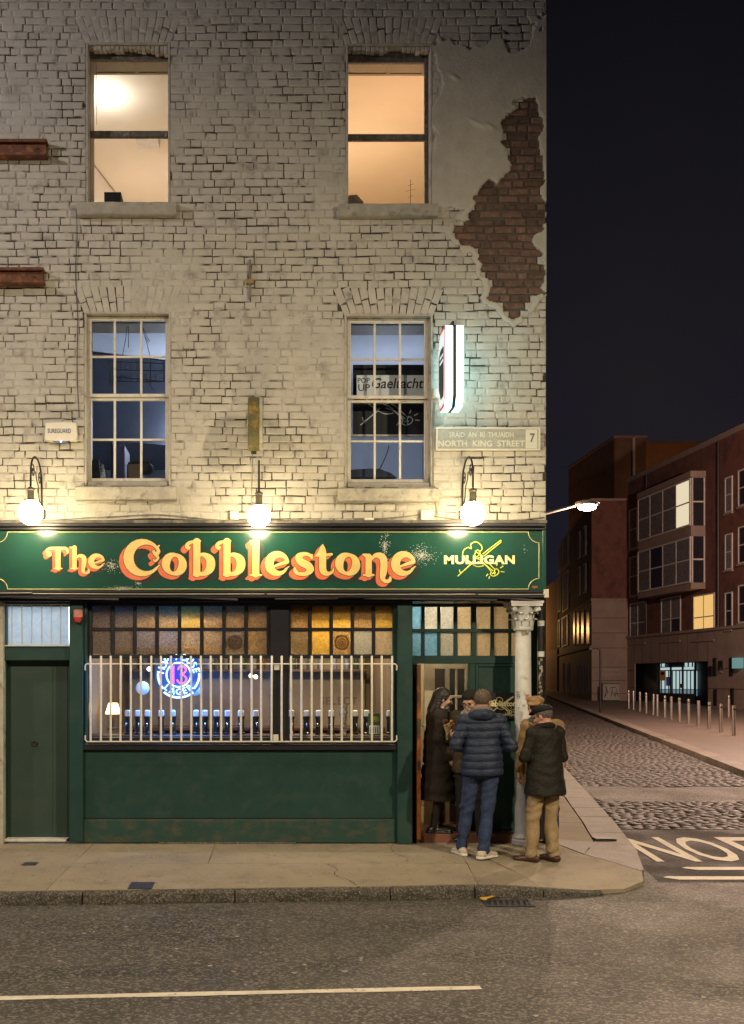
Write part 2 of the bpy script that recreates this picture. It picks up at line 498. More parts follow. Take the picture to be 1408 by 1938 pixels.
M['granite'] = mat('granite_kerb', (.175, .145, .118), (.115, .096, .078), 4, .6, bump=.008, bscale=40, speck=(.23, .195, .165), sscale=110, rnd=.22, dirt=(.07, .058, .047), dscale=3, dlo=.52, dhi=.72)
M['sett'] = mat('granite_sett', (.050, .041, .036), (.026, .022, .020), 6, .55, spec=.35, bump=.004, bscale=60, rnd=.22, speck=(.085, .070, .062), sscale=120)
M['settbed'] = mat('sett_joint_grit', (.028, .023, .020), (.045, .038, .033), 8, .9, bump=.006, bscale=60)
M['farpave'] = mat('plaza_paving', (.125, .096, .082), (.09, .07, .061), 1.2, .6, bump=.003, bscale=60, speck=(.155, .122, .104), sscale=90)
M['steelcover'] = mat('cast_iron_cover', (.05, .055, .065), (.035, .036, .04), 40, .5, metal=.4, bump=.003, bscale=150)
M['stainless'] = mat('brushed_steel_bollard', (.50, .46, .42), (.42, .38, .34), 20, .35, metal=.85)
M['leaf'] = mat('yellow_leaf', (.50, .27, .03), None, 9, .6)

# ================================================================== ground, roads, pavements
def ground_z(Y):
    return -0.15 + 0.012 * min(max(0.0, Y), 95.0)

SD = 0.21                                   # the side street runs along (SD, 1)
def XL(Y): return 4.28 + SD * Y             # its left kerb
def XR(Y): return 7.70 + SD * Y             # its right kerb

mb = MB()
ys = [-300, -1, 1.0, 30, 60, 95, 600]
for a, b in zip(ys[:-1], ys[1:]):
    mb.quad((-500, a, ground_z(a) - .05), (500, a, ground_z(a) - .05), (500, b, ground_z(b) - .05), (-500, b, ground_z(b) - .05))
tag(mb.build('ground', M['asphaltdark']), kind='structure')

mb = MB()
for a, b in ((-60, 0), (0, 1.9)):
    mb.quad((-60, a, ground_z(a)), (60, a, ground_z(a)), (60, b, ground_z(b)), (-60, b, ground_z(b)))
road = tag(mb.build('road', M['asphalt']), kind='structure')

def G(px, py, z0=-.15):
    d = FPX * (HC - z0) / (py - YV)
    return (px - XV) * d / FPX, d - D0

# painted markings
mb = MB()
a = G(-400, 1899); b = G(910, 1870); w = .078
n = 24
for i in range(n):
    t0, t1 = i / n, (i + 1) / n
    P0 = (a[0] + (b[0] - a[0]) * t0, a[1] + (b[1] - a[1]) * t0); P1 = (a[0] + (b[0] - a[0]) * t1, a[1] + (b[1] - a[1]) * t1)
    j0, j1 = .004 * math.sin(i * 7.1), .004 * math.sin((i + 1) * 7.1)
    mb.quad((P0[0], P0[1] - w / 2 + j0, -.146), (P1[0], P1[1] - w / 2 + j1, -.146), (P1[0], P1[1] + w / 2 - j1, -.146), (P0[0], P0[1] + w / 2 - j0, -.146))
mb.build('line_marking', M['roadpaint'], road)
for x0, py, sl in ((1293, 1645, .02), (1257, 1663, .03)):
    mb = MB()
    p = G(x0, py); wd = .17
    mb.add([(p[0], p[1] + wd * .2, -.142), (p[0] + .12, p[1] - wd * .5, -.142), (p[0] + 4, p[1] - wd * .5, -.142), (p[0] + 4, p[1] + wd * .5, -.142), (p[0] + .06, p[1] + wd * .5, -.142)], [(0, 1, 2, 3, 4)])
    mb.build('give_way_line', M['roadpaint'], road)

mb = MB(); e_ = [(3.95, -1.42), (60, -1.5), (60, 1.93), (4.3, 1.93), (4.2, 0.0)]
mb.v = [(3.95, -1.42, -.147), (60, -1.5, -.147), (60, 0, -.147), (4.2, 0, -.147), (60, 1.93, ground_z(1.93) + .003), (4.3, 1.93, ground_z(1.93) + .003)]; mb.f = [(0, 1, 2, 3), (3, 2, 4, 5)]
mb.build('newer_tarmac', M['asphaltdark'], road)

def text_geo(body, bold=0.0, shear=0.0, extrude=0.0, spacing=1.0):
    cu = bpy.data.curves.new('t', 'FONT')
    cu.body = body; cu.offset = bold; cu.shear = shear; cu.extrude = extrude; cu.space_character = spacing
    cu.resolution_u = 3
    ob = bpy.data.objects.new('t', cu)
    sc.collection.objects.link(ob)
    dg = bpy.context.evaluated_depsgraph_get()
    me = bpy.data.meshes.new_from_object(ob.evaluated_get(dg))
    V = np.array([v.co[:] for v in me.vertices]) if len(me.vertices) else np.zeros((0, 3))
    F = [tuple(p.vertices) for p in me.polygons]
    bpy.data.objects.remove(ob); bpy.data.curves.remove(cu); bpy.data.meshes.remove(me)
    return V, F

def text_fit(body, x0, x1, z0, z1, Y, bold=0.0, shear=0.0, depth=0.0, spacing=1.0):
    """flat lettering facing -y fitted to a box"""
    V, F = text_geo(body, bold, shear, 0.02 if depth else 0.0, spacing)
    lo, hi = V.min(0), V.max(0)
    X = x0 + (V[:, 0] - lo[0]) / max(hi[0] - lo[0], 1e-6) * (x1 - x0)
    Z = z0 + (V[:, 1] - lo[1]) / max(hi[1] - lo[1], 1e-6) * (z1 - z0)
    YY = Y - (V[:, 2] - lo[2]) / max(hi[2] - lo[2], 1e-6) * depth
    return MB().add(np.stack([X, YY, Z], 1), F)

# NO E(NTRY) painted across the mouth of the side street, letters stretched along the direction of travel
for ch, xa, xb in (('N', 4.36, 4.86), ('O', 4.93, 5.42), ('E', 5.55, 5.98), ('N', 6.08, 6.6)):
    V, F = text_geo(ch, bold=.012)
    lo, hi = V.min(0), V.max(0)
    u = (V[:, 0] - lo[0]) / (hi[0] - lo[0]); v = (V[:, 1] - lo[1]) / (hi[1] - lo[1])
    Y = -.32 + v * 1.62
    X = xa + u * (xb - xa) + SD * .45 * (Y + .3)
    Z = np.array([ground_z(y) + .008 for y in Y])
    MB().add(np.stack([X, Y, Z], 1), F).build('road_letter', M['roadpaint'], road)

# ---- pub footpath: poured slabs with open joints
def pz(X, Y):
    base = -.012 * max(0, -Y) if Y < 0 else .012 * Y
    d = float(sstep(1.9, 3.5, X) * sstep(-.2, -1.9, Y))
    d2 = float(sstep(3.2, 4.1, X) * sstep(1.5, -.5, Y))
    return base - .095 * max(d, d2 * .75)

front = [(-9, -2.9), (-2.27, -2.45), (1.02, -2.25), (2.29, -2.13), (3.06, -2.06), (3.45, -1.92), (3.74, -1.62), (3.93, -1.18), (4.10, -.6), (4.22, -.1), (4.38, .5)]
def front_y(x):
    for a, b in zip(front[:-1], front[1:]):
        if a[0] <= x <= b[0] and b[0] > a[0]:
            return a[1] + (b[1] - a[1]) * (x - a[0]) / (b[0] - a[0])
    return front[-1][1]

def slab(name, poly, mat_, parent, zf, depth=.16, step=.22, jit=.003, inset=.005):
    c = (sum(p[0] for p in poly) / len(poly), sum(p[1] for p in poly) / len(poly))
    pts = []
    for i, p in enumerate(poly):
        q = poly[(i + 1) % len(poly)]
        L = math.hypot(q[0] - p[0], q[1] - p[1]); n = max(1, int(L / step))
        for k in range(n):
            t = k / n
            x, y = p[0] + (q[0] - p[0]) * t, p[1] + (q[1] - p[1]) * t
            d = math.hypot(c[0] - x, c[1] - y) or 1
            x += (c[0] - x) / d * inset + random.uniform(-jit, jit); y += (c[1] - y) / d * inset + random.uniform(-jit, jit)
            pts.append((x, y))
    bm = bmesh.new()
    top = [bm.verts.new((x, y, zf(x, y))) for x, y in pts]
    bot = [bm.verts.new((x, y, zf(x, y) - depth)) for x, y in pts]
    f = bm.faces.new(top)
    n = len(pts)
    for i in range(n):
        bm.faces.new((top[i], bot[i], bot[(i + 1) % n], top[(i + 1) % n]))
    bmesh.ops.triangulate(bm, faces=[f])
    bmesh.ops.recalc_face_normals(bm, faces=bm.faces)
    me = bpy.data.meshes.new(name); bm.to_mesh(me); bm.free()
    me.materials.append(mat_)
    o = bpy.data.objects.new(name, me); link(o, parent)
    return o

mb = MB()
for a, b in zip(front[:-1], front[1:]):
    mb.quad((a[0], a[1] + .05, -.17), (b[0] - .03, b[1] + .05, -.17), (b[0] - .03, .9, -.16), (a[0], .9, -.16))
pavement = tag(mb.build('pavement', M['settbed']), kind='structure')

def seg_front(x0, x1):
    xs = [x0] + [p[0] for p in front if x0 < p[0] < x1] + [x1]
    return [(x, front_y(x) + .03) for x in xs]
WB = .02   # back of slabs meets the shopfront
slab('slab', seg_front(-8.9, -1.88) + [(-1.84, WB), (-8.9, WB)], M['concrete'], pavement, pz)
slab('slab', seg_front(-1.88, 2.02) + [(2.12, -1.14), (-1.865, -1.16)], M['concrete'], pavement, pz)
slab('slab', [(-1.865, -1.16), (-.50, -1.15), (-.47, WB), (-1.84, WB)], M['concrete'], pavement, pz)
slab('slab', [(-.50, -1.15), (2.12, -1.14), (2.24, .22), (1.70, .22), (1.70, WB), (-.47, WB)], M['concrete'], pavement, pz)
slab('slab', seg_front(2.02, 2.62) + [(2.55, -1.5), (2.40, -.85), (2.30, -.4), (2.24, .22), (2.12, -1.14)], M['concrete'], pavement, pz)
slab('slab', seg_front(2.62, 3.90)[:-1] + [(3.86, -1.24), (3.62, -.75), (3.48, -.55), (3.30, .35), (2.24, .22), (2.30, -.4), (2.40, -.85), (2.55, -1.5)], M['concrete'], pavement, pz)
slab('slab', [(3.86, -1.22), (3.92, -1.12), (4.08, -.6), (4.22, -.1), (4.25, -.02), (3.72, -.03), (3.49, -.54), (3.62, -.74)], M['granite'], pavement, pz)
slab('slab', [(3.31, .345), (3.50, -.53), (3.71, -.04), (3.85, -.025), (3.93, .35), (3.33, .35)], M['granite'], pavement, pz)
# kerb face pieces, rough worn concrete
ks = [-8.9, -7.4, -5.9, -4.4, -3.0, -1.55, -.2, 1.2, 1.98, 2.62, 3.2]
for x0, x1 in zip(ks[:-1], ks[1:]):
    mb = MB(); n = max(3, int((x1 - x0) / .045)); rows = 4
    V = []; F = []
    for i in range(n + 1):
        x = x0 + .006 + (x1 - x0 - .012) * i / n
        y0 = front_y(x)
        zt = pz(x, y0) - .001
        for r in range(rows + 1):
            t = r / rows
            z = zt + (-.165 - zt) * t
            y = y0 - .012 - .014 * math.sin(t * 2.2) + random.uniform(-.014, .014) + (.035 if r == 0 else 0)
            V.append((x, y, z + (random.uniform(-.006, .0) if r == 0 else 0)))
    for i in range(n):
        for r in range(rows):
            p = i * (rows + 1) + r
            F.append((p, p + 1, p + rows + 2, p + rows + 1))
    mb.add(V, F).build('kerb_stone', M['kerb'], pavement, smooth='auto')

# hairline cracks, chewing gum and small litter
def crack(pts, w=.006):
    mb = MB(); n = len(pts)
    P = catmull([(a, b) for a, b in pts], 6); V = []; F = []
    for i, (x, y) in enumerate(P):
        ww = w * (.4 + .6 * abs(math.sin(i * 1.3))); jx = random.uniform(-.012, .012)
        V += [(x + jx - ww, y, pz(x, y) + .0025), (x + jx + ww, y + .002, pz(x, y) + .0025)]
    for i in range(len(P) - 1): F.append((2 * i, 2 * i + 1, 2 * i + 3, 2 * i + 2))
    mb.add(V, F).build('crack', M['settbed'], pavement)
crack([(.70, -1.18), (.78, -1.45), (.74, -1.72), (.86, -2.0), (.90, -2.18)]); crack([(1.5, -.1), (1.46, -.5), (1.55, -.9), (1.52, -1.1)], .003); crack([(-.9, -1.25), (-.3, -1.22), (.2, -1.26), (.9, -1.2)], .003); crack([(-3.4, -.4), (-3.0, -1.1), (-3.1, -2.2)], .004)
def spots(n, x0, x1, y0, y1, r0, r1, zf, name, m, parent, dz=.002):
    mb = MB()
    for i in range(n):
        x, y = random.uniform(x0, x1), random.uniform(y0, y1); r = random.uniform(r0, r1); k = random.randrange(5, 8); a0 = random.random() * 6
        mb.add([(x + r * random.uniform(.7, 1.2) * math.cos(a0 + 6.283 * q / k), y + r * random.uniform(.7, 1.2) * math.sin(a0 + 6.283 * q / k), zf(x, y) + dz) for q in range(k)], [tuple(range(k))])
    return tag(mb.build(name, m, parent, recalc=False), kind='stuff')
spots(130, -3.2, 3.3, -2.1, -.1, .008, .020, pz, 'chewing_gum', mat('grey_gum', (.13, .115, .09), None, 5, .8), pavement)
spots(40, -3.2, 3.3, -2.1, -.1, .006, .014, pz, 'pale_gum', mat('pale_gum', (.42, .38, .30), None, 5, .8), pavement)
spots(110, -4.5, 6.0, -6.5, -2.6, .006, .020, lambda x, y: -.15, 'pale_litter', mat('pale_litter', (.42, .39, .34), None, 5, .8), road, .004)

# ---- side footpath beside the pub, granite flags and kerb stones
side = tag(MB().quad((3.2, .2, -.10), (XL(.2) - .02, .2, -.10), (XL(60) - .02, 60, ground_z(60) + .0), (3.2 + SD * 60, 60, ground_z(60) + .0)).build('side_pavement', M['settbed']), kind='structure')
sz = lambda x, y: ground_z(y) + .105 - .05 * float(sstep(2.2, -.3, y))
y = -.02
while y < 42:
    L = random.uniform(.8, 1.25)
    slab('kerb_stone', [(XL(y) - .42, y), (XL(y), y), (XL(y + L), y + L), (XL(y + L) - .42, y + L)], M['granite'], side, sz, .14, .5, .006, .008)
    y += L
y = .36
while y < 42:
    L = random.uniform(.9, 1.6)
    slab('flagstone', [(3.26 + SD * y, y), (XL(y) - .43, y), (XL(y + L) - .43, y + L), (3.26 + SD * (y + L), y + L)], M['concrete'], side, lambda x, yy: sz(x, yy) - .001, .12, .5, .004, .008)
    y += L

# ---- cobbled side street
mb = MB()
for a, b in ((1.9, 30), (30, 60), (60, 95)):
    mb.quad((XL(a) - .1, a, ground_z(a) - .018), (XR(a) + 2.5 if a < 5 else XR(a) + .1, a, ground_z(a) - .018), (XR(b) + .1, b, ground_z(b) - .018), (XL(b) - .1, b, ground_z(b) - .018))
cobbles = tag(mb.build('cobbled_street', M['settbed']), kind='structure')
sett_meshes = []
for k in range(5):
    rr = random.Random(k)
    hx, hy, i = .5, .5, .045
    jt = lambda a: a + rr.uniform(-.04, .04)
    v = [(-hx, -hy, -.05), (hx, -hy, -.05), (hx, hy, -.05), (-hx, hy, -.05)]
    v += [(jt(-hx), jt(-hy), -.016), (jt(hx), jt(-hy), -.016), (jt(hx), jt(hy), -.016), (jt(-hx), jt(hy), -.016)]
    ix, iy = .05, .085
    v += [(-hx + ix, -hy + iy, rr.uniform(-.002, .002)), (hx - ix, -hy + iy, rr.uniform(-.003, .004)), (hx - ix, hy - iy, rr.uniform(-.003, .004)), (-hx + ix, hy - iy, rr.uniform(-.003, .004)), (0, 0, .0015)]
    f = [(0, 1, 5, 4), (1, 2, 6, 5), (2, 3, 7, 6), (3, 0, 4, 7), (4, 5, 9, 8), (5, 6, 10, 9), (6, 7, 11, 10), (7, 4, 8, 11), (8, 9, 12), (9, 10, 12), (10, 11, 12), (11, 8, 12)]
    m_ = MB().add(v, f).mesh('sett'); m_.shade_smooth(); m_.set_sharp_from_angle(angle=R(50)); m_.materials.append(M['sett'])
    sett_meshes.append((m_, np.array(v), f))
spots = []
y = 1.95
while y < 62:
    pitch = .118 if y < 24 else .20
    if not (4.75 < y < 6.75):
        x = XL(y) + .02 + random.uniform(0, .12)
        xr = XR(y) + (max(0, (4.6 - y)) * .55)
        while x < xr:
            w = random.uniform(.13, .21) * (1 if y < 24 else 1.5)
            spots.append((x + w / 2, y + pitch / 2 + random.uniform(-.008, .008), w - .016, pitch - .016, random.randrange(5), random.uniform(-.004, .004) + .012 * math.sin(x * 1.3 + y * .9) * math.sin(y * .7), random.uniform(-.03, .03)))
            x += w
    y += pitch
vis = [s for s in spots if (s[0]) / (s[1] + D0) < (1420 - XV) / FPX]
near = set(id(s) for s in sorted(vis, key=lambda s: s[1])[:300])
VV = []; FF4 = []; FF3 = []; nv = 0
for s in spots:
    me, v, f = sett_meshes[s[4]]
    zz = ground_z(s[1]) + s[5]
    if id(s) in near:
        share('sett', me, cobbles, (s[0], s[1], zz), (0, 0, s[6]), (s[2], s[3], 1))
    else:
        VV.append(v * np.array([s[2], s[3], 1]) + np.array([s[0], s[1], zz]))
        FF4.append(np.array(f[:8]) + nv); FF3.append(np.array(f[8:]) + nv); nv += len(v)
VV = np.concatenate(VV)
F3 = np.concatenate([np.concatenate(FF3)] + [np.concatenate([q[:, [0, 1, 2]], q[:, [0, 2, 3]]]) for q in FF4])
tag(np_obj('setts', VV, F3, M['sett'], cobbles), kind='stuff')
# worn tarmac strip laid across the setts
mb = MB(); n = 30
for i in range(n):
    xa, xb = XL(5.7) + .02 + 5.2 * i / n, XL(5.7) + .02 + 5.2 * (i + 1) / n
    e = lambda x: (4.72 + .10 * math.sin(x * 3.1) + .05 * math.sin(x * 11), 6.78 + .10 * math.sin(x * 2.3 + 1) + .05 * math.sin(x * 9))
    (a0, a1), (b0, b1) = e(xa), e(xb)
    mb.quad((xa, a0, ground_z(a0) - .004), (xb, b0, ground_z(b0) - .004), (xb, b1, ground_z(b1) - .004), (xa, a1, ground_z(a1) - .004))
mb.build('tarmac_strip', M['asphalt'], cobbles)

# ---- far footpath with kerb, and the open plaza behind the bollards
mb = MB()
pts = [(XR(3.4) + 3.5, 3.0), (XR(4.2) + 1.2, 3.5), (XR(5.2) + .45, 4.6), (XR(6.5) + .36, 6.5)]
for a, b in zip(pts[:-1], pts[1:]):
    mb.quad((a[0], a[1], ground_z(a[1]) + .10), (60, a[1] - 1, ground_z(a[1]) + .10), (60, b[1], ground_z(b[1]) + .10), (b[0], b[1], ground_z(b[1]) + .10))
for a, b in ((6.5, 30), (30, 60), (60, 95)):
    mb.quad((XR(a) + .36, a, ground_z(a) + .10), (60, a, ground_z(a) + .10), (60, b, ground_z(b) + .10), (XR(b) + .36, b, ground_z(b) + .10))
farpave = tag(mb.build('far_pavement', M['farpave']), kind='structure')
kf = lambda x, yy: ground_z(yy) + .112
slab('kerb_stone', [(XR(4.2) + 1.0, 3.3), (XR(4.2) + 1.25, 3.6), (XR(5.2) + .5, 4.7), (XR(5.2) + .15, 4.5)], M['granite'], farpave, kf, .16, .5, .004, .006)
slab('kerb_stone', [(XR(5.2) + .15, 4.5), (XR(5.2) + .5, 4.7), (XR(6.5) + .37, 6.5), (XR(6.5), 6.4)], M['granite'], farpave, kf, .16, .5, .004, .006)
y = 6.5
while y < 70:
    L = random.uniform(.95, 1.3) * (1 if y < 35 else 2)
    slab('kerb_stone', [(XR(y), y), (XR(y) + .37, y), (XR(y + L) + .37, y + L), (XR(y + L), y + L)], M['granite'], farpave, kf, .16, .6, .004, .006)
    y += L

# ================================================================== the pub building
pub = thing('pub_building', 'cream painted brick corner pub with dark green shopfront and gilt lettering', 'building', (0, 0, 0))
WL, WR, WT, WBOT = -4.8, 3.24, 10.3, WZ(1001)
openpx = {'U1': (165, 320, 82, 383), 'U2': (657, 816, 84, 387), 'L1': (162, 321, 592, 919), 'L2': (654, 817, 596, 921)}
OPN = {k: (WX(a), WX(b), WZ(d), WZ(c)) for k, (a, b, c, d) in openpx.items()}
patch_crop = [(1190, 500), (1215, 478), (1265, 478), (1300, 540), (1325, 590), (1325, 660), (1308, 690), (1318, 780), (1335, 860), (1318, 950), (1330, 1020), (1335, 1130), (1262, 1185), (1300, 1230), (1322, 1275), (1335, 1340),
              (1322, 1440), (1270, 1490), (1235, 1530), (1200, 1568), (1150, 1568), (1110, 1500), (1062, 1482), (1055, 1385), (1015, 1335), (1012, 1245), (960, 1218), (905, 1212), (872, 1150), (905, 1105), (960, 1072), (990, 970), (1022, 905),
              (1062, 872), (1090, 903), (1150, 850), (1160, 750), (1128, 712), (1115, 600), (1150, 575), (1190, 548)]
patch = np.array([(WX(520 + c * .3835), WZ(r * .3835)) for c, r in patch_crop])
def inpoly(X, Z, poly):
    ins = np.zeros(np.shape(X), bool); n = len(poly)
    for i in range(n):
        x0, z0 = poly[i]; x1, z1 = poly[(i + 1) % n]
        c = ((z0 > Z) != (z1 > Z)) & (X < (x1 - x0) * (Z - z0) / (z1 - z0 + 1e-12) + x0)
        ins ^= c
    return ins
def patch_mask(X, Z):
    dx = (vnoise(X, Z, 16, 31) - .5) * .07; dz = (vnoise(X, Z, 16, 32) - .5) * .07
    return inpoly(X + dx, Z + dz, patch)
def plaster_mask(X, Z):
    px = XV + X * FPX / D0; py = 1597 - Z * FPX / D0
    nz = (fbm(X, Z, 2.2, 41) - .5) * 150
    a = (px > 822 + nz * .6) & (py > 90 + nz) & (py < 430 + nz - (px - 822) * -.05) & (px < 1040)
    dist_r = (px > 1003 + nz * .35) & (py > 40 + nz) & (py < 600 + nz)
    return a | dist_r
def openness(X, Z):
    px = XV + X * FPX / D0; py = 1597 - Z * FPX / D0
    o = sstep(.34, .58, fbm(X, Z, 1.1, 5, 3) + .05)
    sm = np.exp(-(((px - 545) / 130) ** 2 + ((py - 650) / 110) ** 2)) + .55 * np.exp(-(((px - 500) / 170) ** 2 + ((py - 200) / 160) ** 2)) + .5 * np.exp(-(((px - 60) / 110) ** 2 + ((py - 130) / 110) ** 2))
    sm = sm + .6 * sstep(75, 20, py) + .3 * sstep(930, 985, py)
    o = o * np.clip(1.05 - sm, 0, 1)
    br = sstep(.38, .60, fbm(X, Z, 10.5, 9, 3))
    o = .24 + .76 * o
    return np.clip(o * (.30 + .75 * br), 0, 1)

# --- painted joint / render skin as one relief sheet
h = .0135
nx, nz_ = int((WR - WL) / h), int((WT - WBOT) / h)
gx = np.linspace(WL, WR, nx + 1); gzv = np.linspace(WBOT, WT, nz_ + 1)
GX, GZ = np.meshgrid(gx, gzv, indexing='ij')
op = openness(GX, GZ); pm = patch_mask(GX, GZ)
dil = pm.copy()
for k_ in range(6):
    e_ = dil.copy(); e_[1:] |= dil[:-1]; e_[:-1] |= dil[1:]; e_[:, 1:] |= dil[:, :-1]; e_[:, :-1] |= dil[:, 1:]; dil = e_
pl = (plaster_mask(GX, GZ) | (dil & (fbm(GX, GZ, 9, 77) > .36))) & ~pm
lev = -.0012 + op * .0095
lev = np.where(pl, -.015 + .004 * (fbm(GX, GZ, 6, 71) - .5), lev)
lev = np.where(pm, .016, lev)
lev = lev + (rng.random(lev.shape) - .5) * .002
att = np.where(pl, 0, op)
att = np.where(pm, .88, np.clip((att - .12) * 1.5, 0, 1))
# loose blisters in the render near the patch
for bx, bz, bw in ((905, 236, .10), (925, 240, .07), (860, 148, .05), (952, 60, .06)):
    X0, Z0 = WX(bx), WZ(bz)
    lev = lev - .02 * np.exp(-(((GX - X0) / bw) ** 2 + ((GZ - Z0 + (GX - X0) * .5) / (.022)) ** 2))
keep = np.ones((nx, nz_), bool)
CX, CZ = (GX[:-1, :-1] + GX[1:, 1:]) / 2, (GZ[:-1, :-1] + GZ[1:, 1:]) / 2
for x0, x1, z0, z1 in OPN.values():
    keep &= ~((CX > x0) & (CX < x1) & (CZ > z0) & (CZ < z1))
idx = np.arange((nx + 1) * (nz_ + 1)).reshape(nx + 1, nz_ + 1)
F = np.stack([idx[:-1, :-1], idx[1:, :-1], idx[1:, 1:], idx[:-1, 1:]], -1)[keep]
V = np.stack([GX, lev, GZ], -1).reshape(-1, 3)
np_obj('wall', V, F, M['joint'], pub, smooth=True, attrs={'open': att.ravel()})
skinmask = pl

# --- bricks
def brick_variant(seed, hx=.5, hz=.5, L=.22, H=.075):
    rr = random.Random(seed)
    xs = [-.5, -.5 + .006 / L, -.5 + .017 / L, .5 - .017 / L, .5 - .006 / L, .5]
    zs = [-.5, -.5 + .006 / H, -.5 + .015 / H, .5 - .015 / H, .5 - .006 / H, .5]
    # the outline wanders, corners are knocked off, the face stays flat
    jx = [[rr.uniform(-.014, .014) for _ in range(6)] for _ in range(2)]; jz = [[rr.uniform(-.05, .05) for _ in range(6)] for _ in range(2)]
    v = []
    for i, x in enumerate(xs):
        for k, z in enumerate(zs):
            dx = jx[0][k] if i < 3 else jx[1][k]; dz = jz[0][i] if k < 3 else jz[1][i]
            ring_ = min(i, k, 5 - i, 5 - k)
            v.append((x + dx * (1, .8, .3)[ring_], (.0085, .0004, .0)[ring_] + rr.uniform(-.0003, .0003), z + dz * (1, .8, .3)[ring_]))
    f = [(i * 6 + k, (i + 1) * 6 + k, (i + 1) * 6 + k + 1, i * 6 + k + 1) for i in range(5) for k in range(5)]
    return np.array(v), f
BV = [brick_variant(s) for s in range(10)]
def brick_mesh(k, m):
    me = MB().add(*BV[k]).mesh('brick', recalc=False); me.shade_smooth(); me.materials.append(m); return me
BM = [brick_mesh(k, M['paint']) for k in range(10)]
BB = [brick_mesh(k, M['brownbrick']) for k in range(10)]
CH = .0868
arch = {}
for k, (x0, x1, z0, z1) in OPN.items():
    arch[k] = (x0 - .02, x1 + .02, z1 + .0, z1 + .315, .13)
def in_arch(x, z):
    for a, b, c, d, s in arch.values():
        if c < z < d:
            t = (z - c) / (d - c) * s
            if a - t < x < b + t: return True
    return False
def clip_spans(x0, x1, z):
    """parts of a course span outside the openings and arches"""
    cuts = []
    for a, b, c, d in OPN.values():
        if c - CH * .45 < z < d + CH * .35: cuts.append((a - .012, b + .012))
    for a, b, c, d, s in arch.values():
        if c < z < d:
            t = (z - c) / (d - c) * s; cuts.append((a - t, b + t))
    sp = [(x0, x1)]
    for a, b in cuts:
        ns = []
        for p, q in sp:
            if q <= a or p >= b: ns.append((p, q)); continue
            if p < a: ns.append((p, a))
            if q > b: ns.append((b, q))
        sp = ns
    return [(p, q) for p, q in sp if q - p > .035]
bricks = []
row = 0
z = WBOT + .02
while z + CH < WT:
    x = WL - random.uniform(0, .25)
    i = row
    while x < WR - .02:
        st = (i % 2 == 0) if row % 5 else (i % 4 != 3)
        L = (.232 if st else .118) * random.uniform(.93, 1.06)
        e = min(x + L, WR + .004)
        for p, q in clip_spans(max(x, WL), e, z + CH / 2):
            bricks.append(((p + q) / 2, z + CH / 2 + random.uniform(-.004, .004) + .007 * math.sin(p * 1.7 + row * .31) + .004 * math.sin(p * 4.1 + row), q - p - .008 - random.uniform(0, .005), CH - .008 - random.uniform(0, .004), random.gauss(0, .008)))
        x = e; i += 1
    z += CH; row += 1
for k, (a, b, c, d, s) in arch.items():
    n = 13
    for i in range(n):
        t = (i + .5) / n
        xb = a + (b - a) * t; xt = (a - s) + (b - a + 2 * s) * t
        ang = math.atan2(xt - xb, d - c)
        cut = .55 if i % 2 else .38
        for t0, t1 in ((0, cut), (cut, 1)):
            tm = (t0 + t1) / 2
            wloc = ((b - a) + 2 * s * tm) / n
            bricks.append((xb + (xt - xb) * tm, c + (d - c) * tm, wloc - .012, (t1 - t0) * (d - c) / math.cos(ang) - .012, ang))
painted, brown = [], []
BX = np.array([b[0] for b in bricks]); BZ = np.array([b[1] for b in bricks])
isb = patch_mask(BX, BZ)
for b, q in zip(bricks, isb): (brown if q else painted).append(b)
painted.sort(key=lambda b: abs((WZ(780) - b[1])) + (0 if -2.85 < b[0] else 5))
lead = set()
for b in painted:
    if len(lead) >= max(0, 300 - len(brown)): break
    if b[0] > -2.9 and not plaster_mask(np.array(b[0]), np.array(b[1])): lead.add(id(b))
print('bricks', len(painted), len(brown))
def place(b, level):
    return (b[0], level, b[1]), (0, b[4], 0), (b[2], 1, b[3])
for b in brown[:300]:
    b = (b[0], b[1], b[2] - .007, b[3] - .007, b[4])
    l, r, s_ = place(b, .004 + random.uniform(-.004, .003)); share('brick', random.choice(BB), pub, l, r, s_)
VV = []; FF = []; nv = 0
for b in painted:
    dep = random.gauss(-.0022, .0010)
    ii, jj = min(max(int((b[0] - WL) / h), 0), nx), min(max(int((b[1] - WBOT) / h), 0), nz_)
    if dil[ii, jj]: dep = .0
    if id(b) in lead:
        l, r, s_ = place(b, dep); share('brick', random.choice(BM), pub, l, r, s_)
    else:
        v, f = BV[random.randrange(10)]
        v = v * np.array([b[2], 1, b[3]])
        c_, s_ = math.cos(b[4]), math.sin(b[4])
        v = np.stack([v[:, 0] * c_ + v[:, 2] * s_, v[:, 1], -v[:, 0] * s_ + v[:, 2] * c_], 1) + np.array([b[0], dep, b[1]])
        VV.append(v); FF.append(np.array(f) + nv); nv += len(v)
tag(np_obj('brickwork', np.concatenate(VV), np.concatenate(FF), M['paint'], pub, smooth=True), kind='stuff')

# --- side, back and top of the building
mb = MB()
mb.quad((WR, .0, 0 - .1), (WR + SD * 20, 20, 0), (WR + SD * 20, 20, WT), (WR, .0, WT))
mb.quad((WR + SD * 20, 20, 0), (WL, 20, 0), (WL, 20, WT), (WR + SD * 20, 20, WT))
mb.quad((WL, 20, 0), (WL, 0, 0), (WL, 0, WT), (WL, 20, WT))
mb.build('outer_wall', M['reveal'], pub)
mb = MB().quad((WL, 0, WT), (WR, 0, WT), (WR + SD * 20, 20, WT), (WL, 20, WT)).build('roof', M['dark'], pub)
# neighbouring rendered bay at ground level left of the shopfront
mb = MB(); mb.pbox(-420, 6, 1001, 1600, -.03, .3); mb.build('end_pier', M['reveal'], pub)

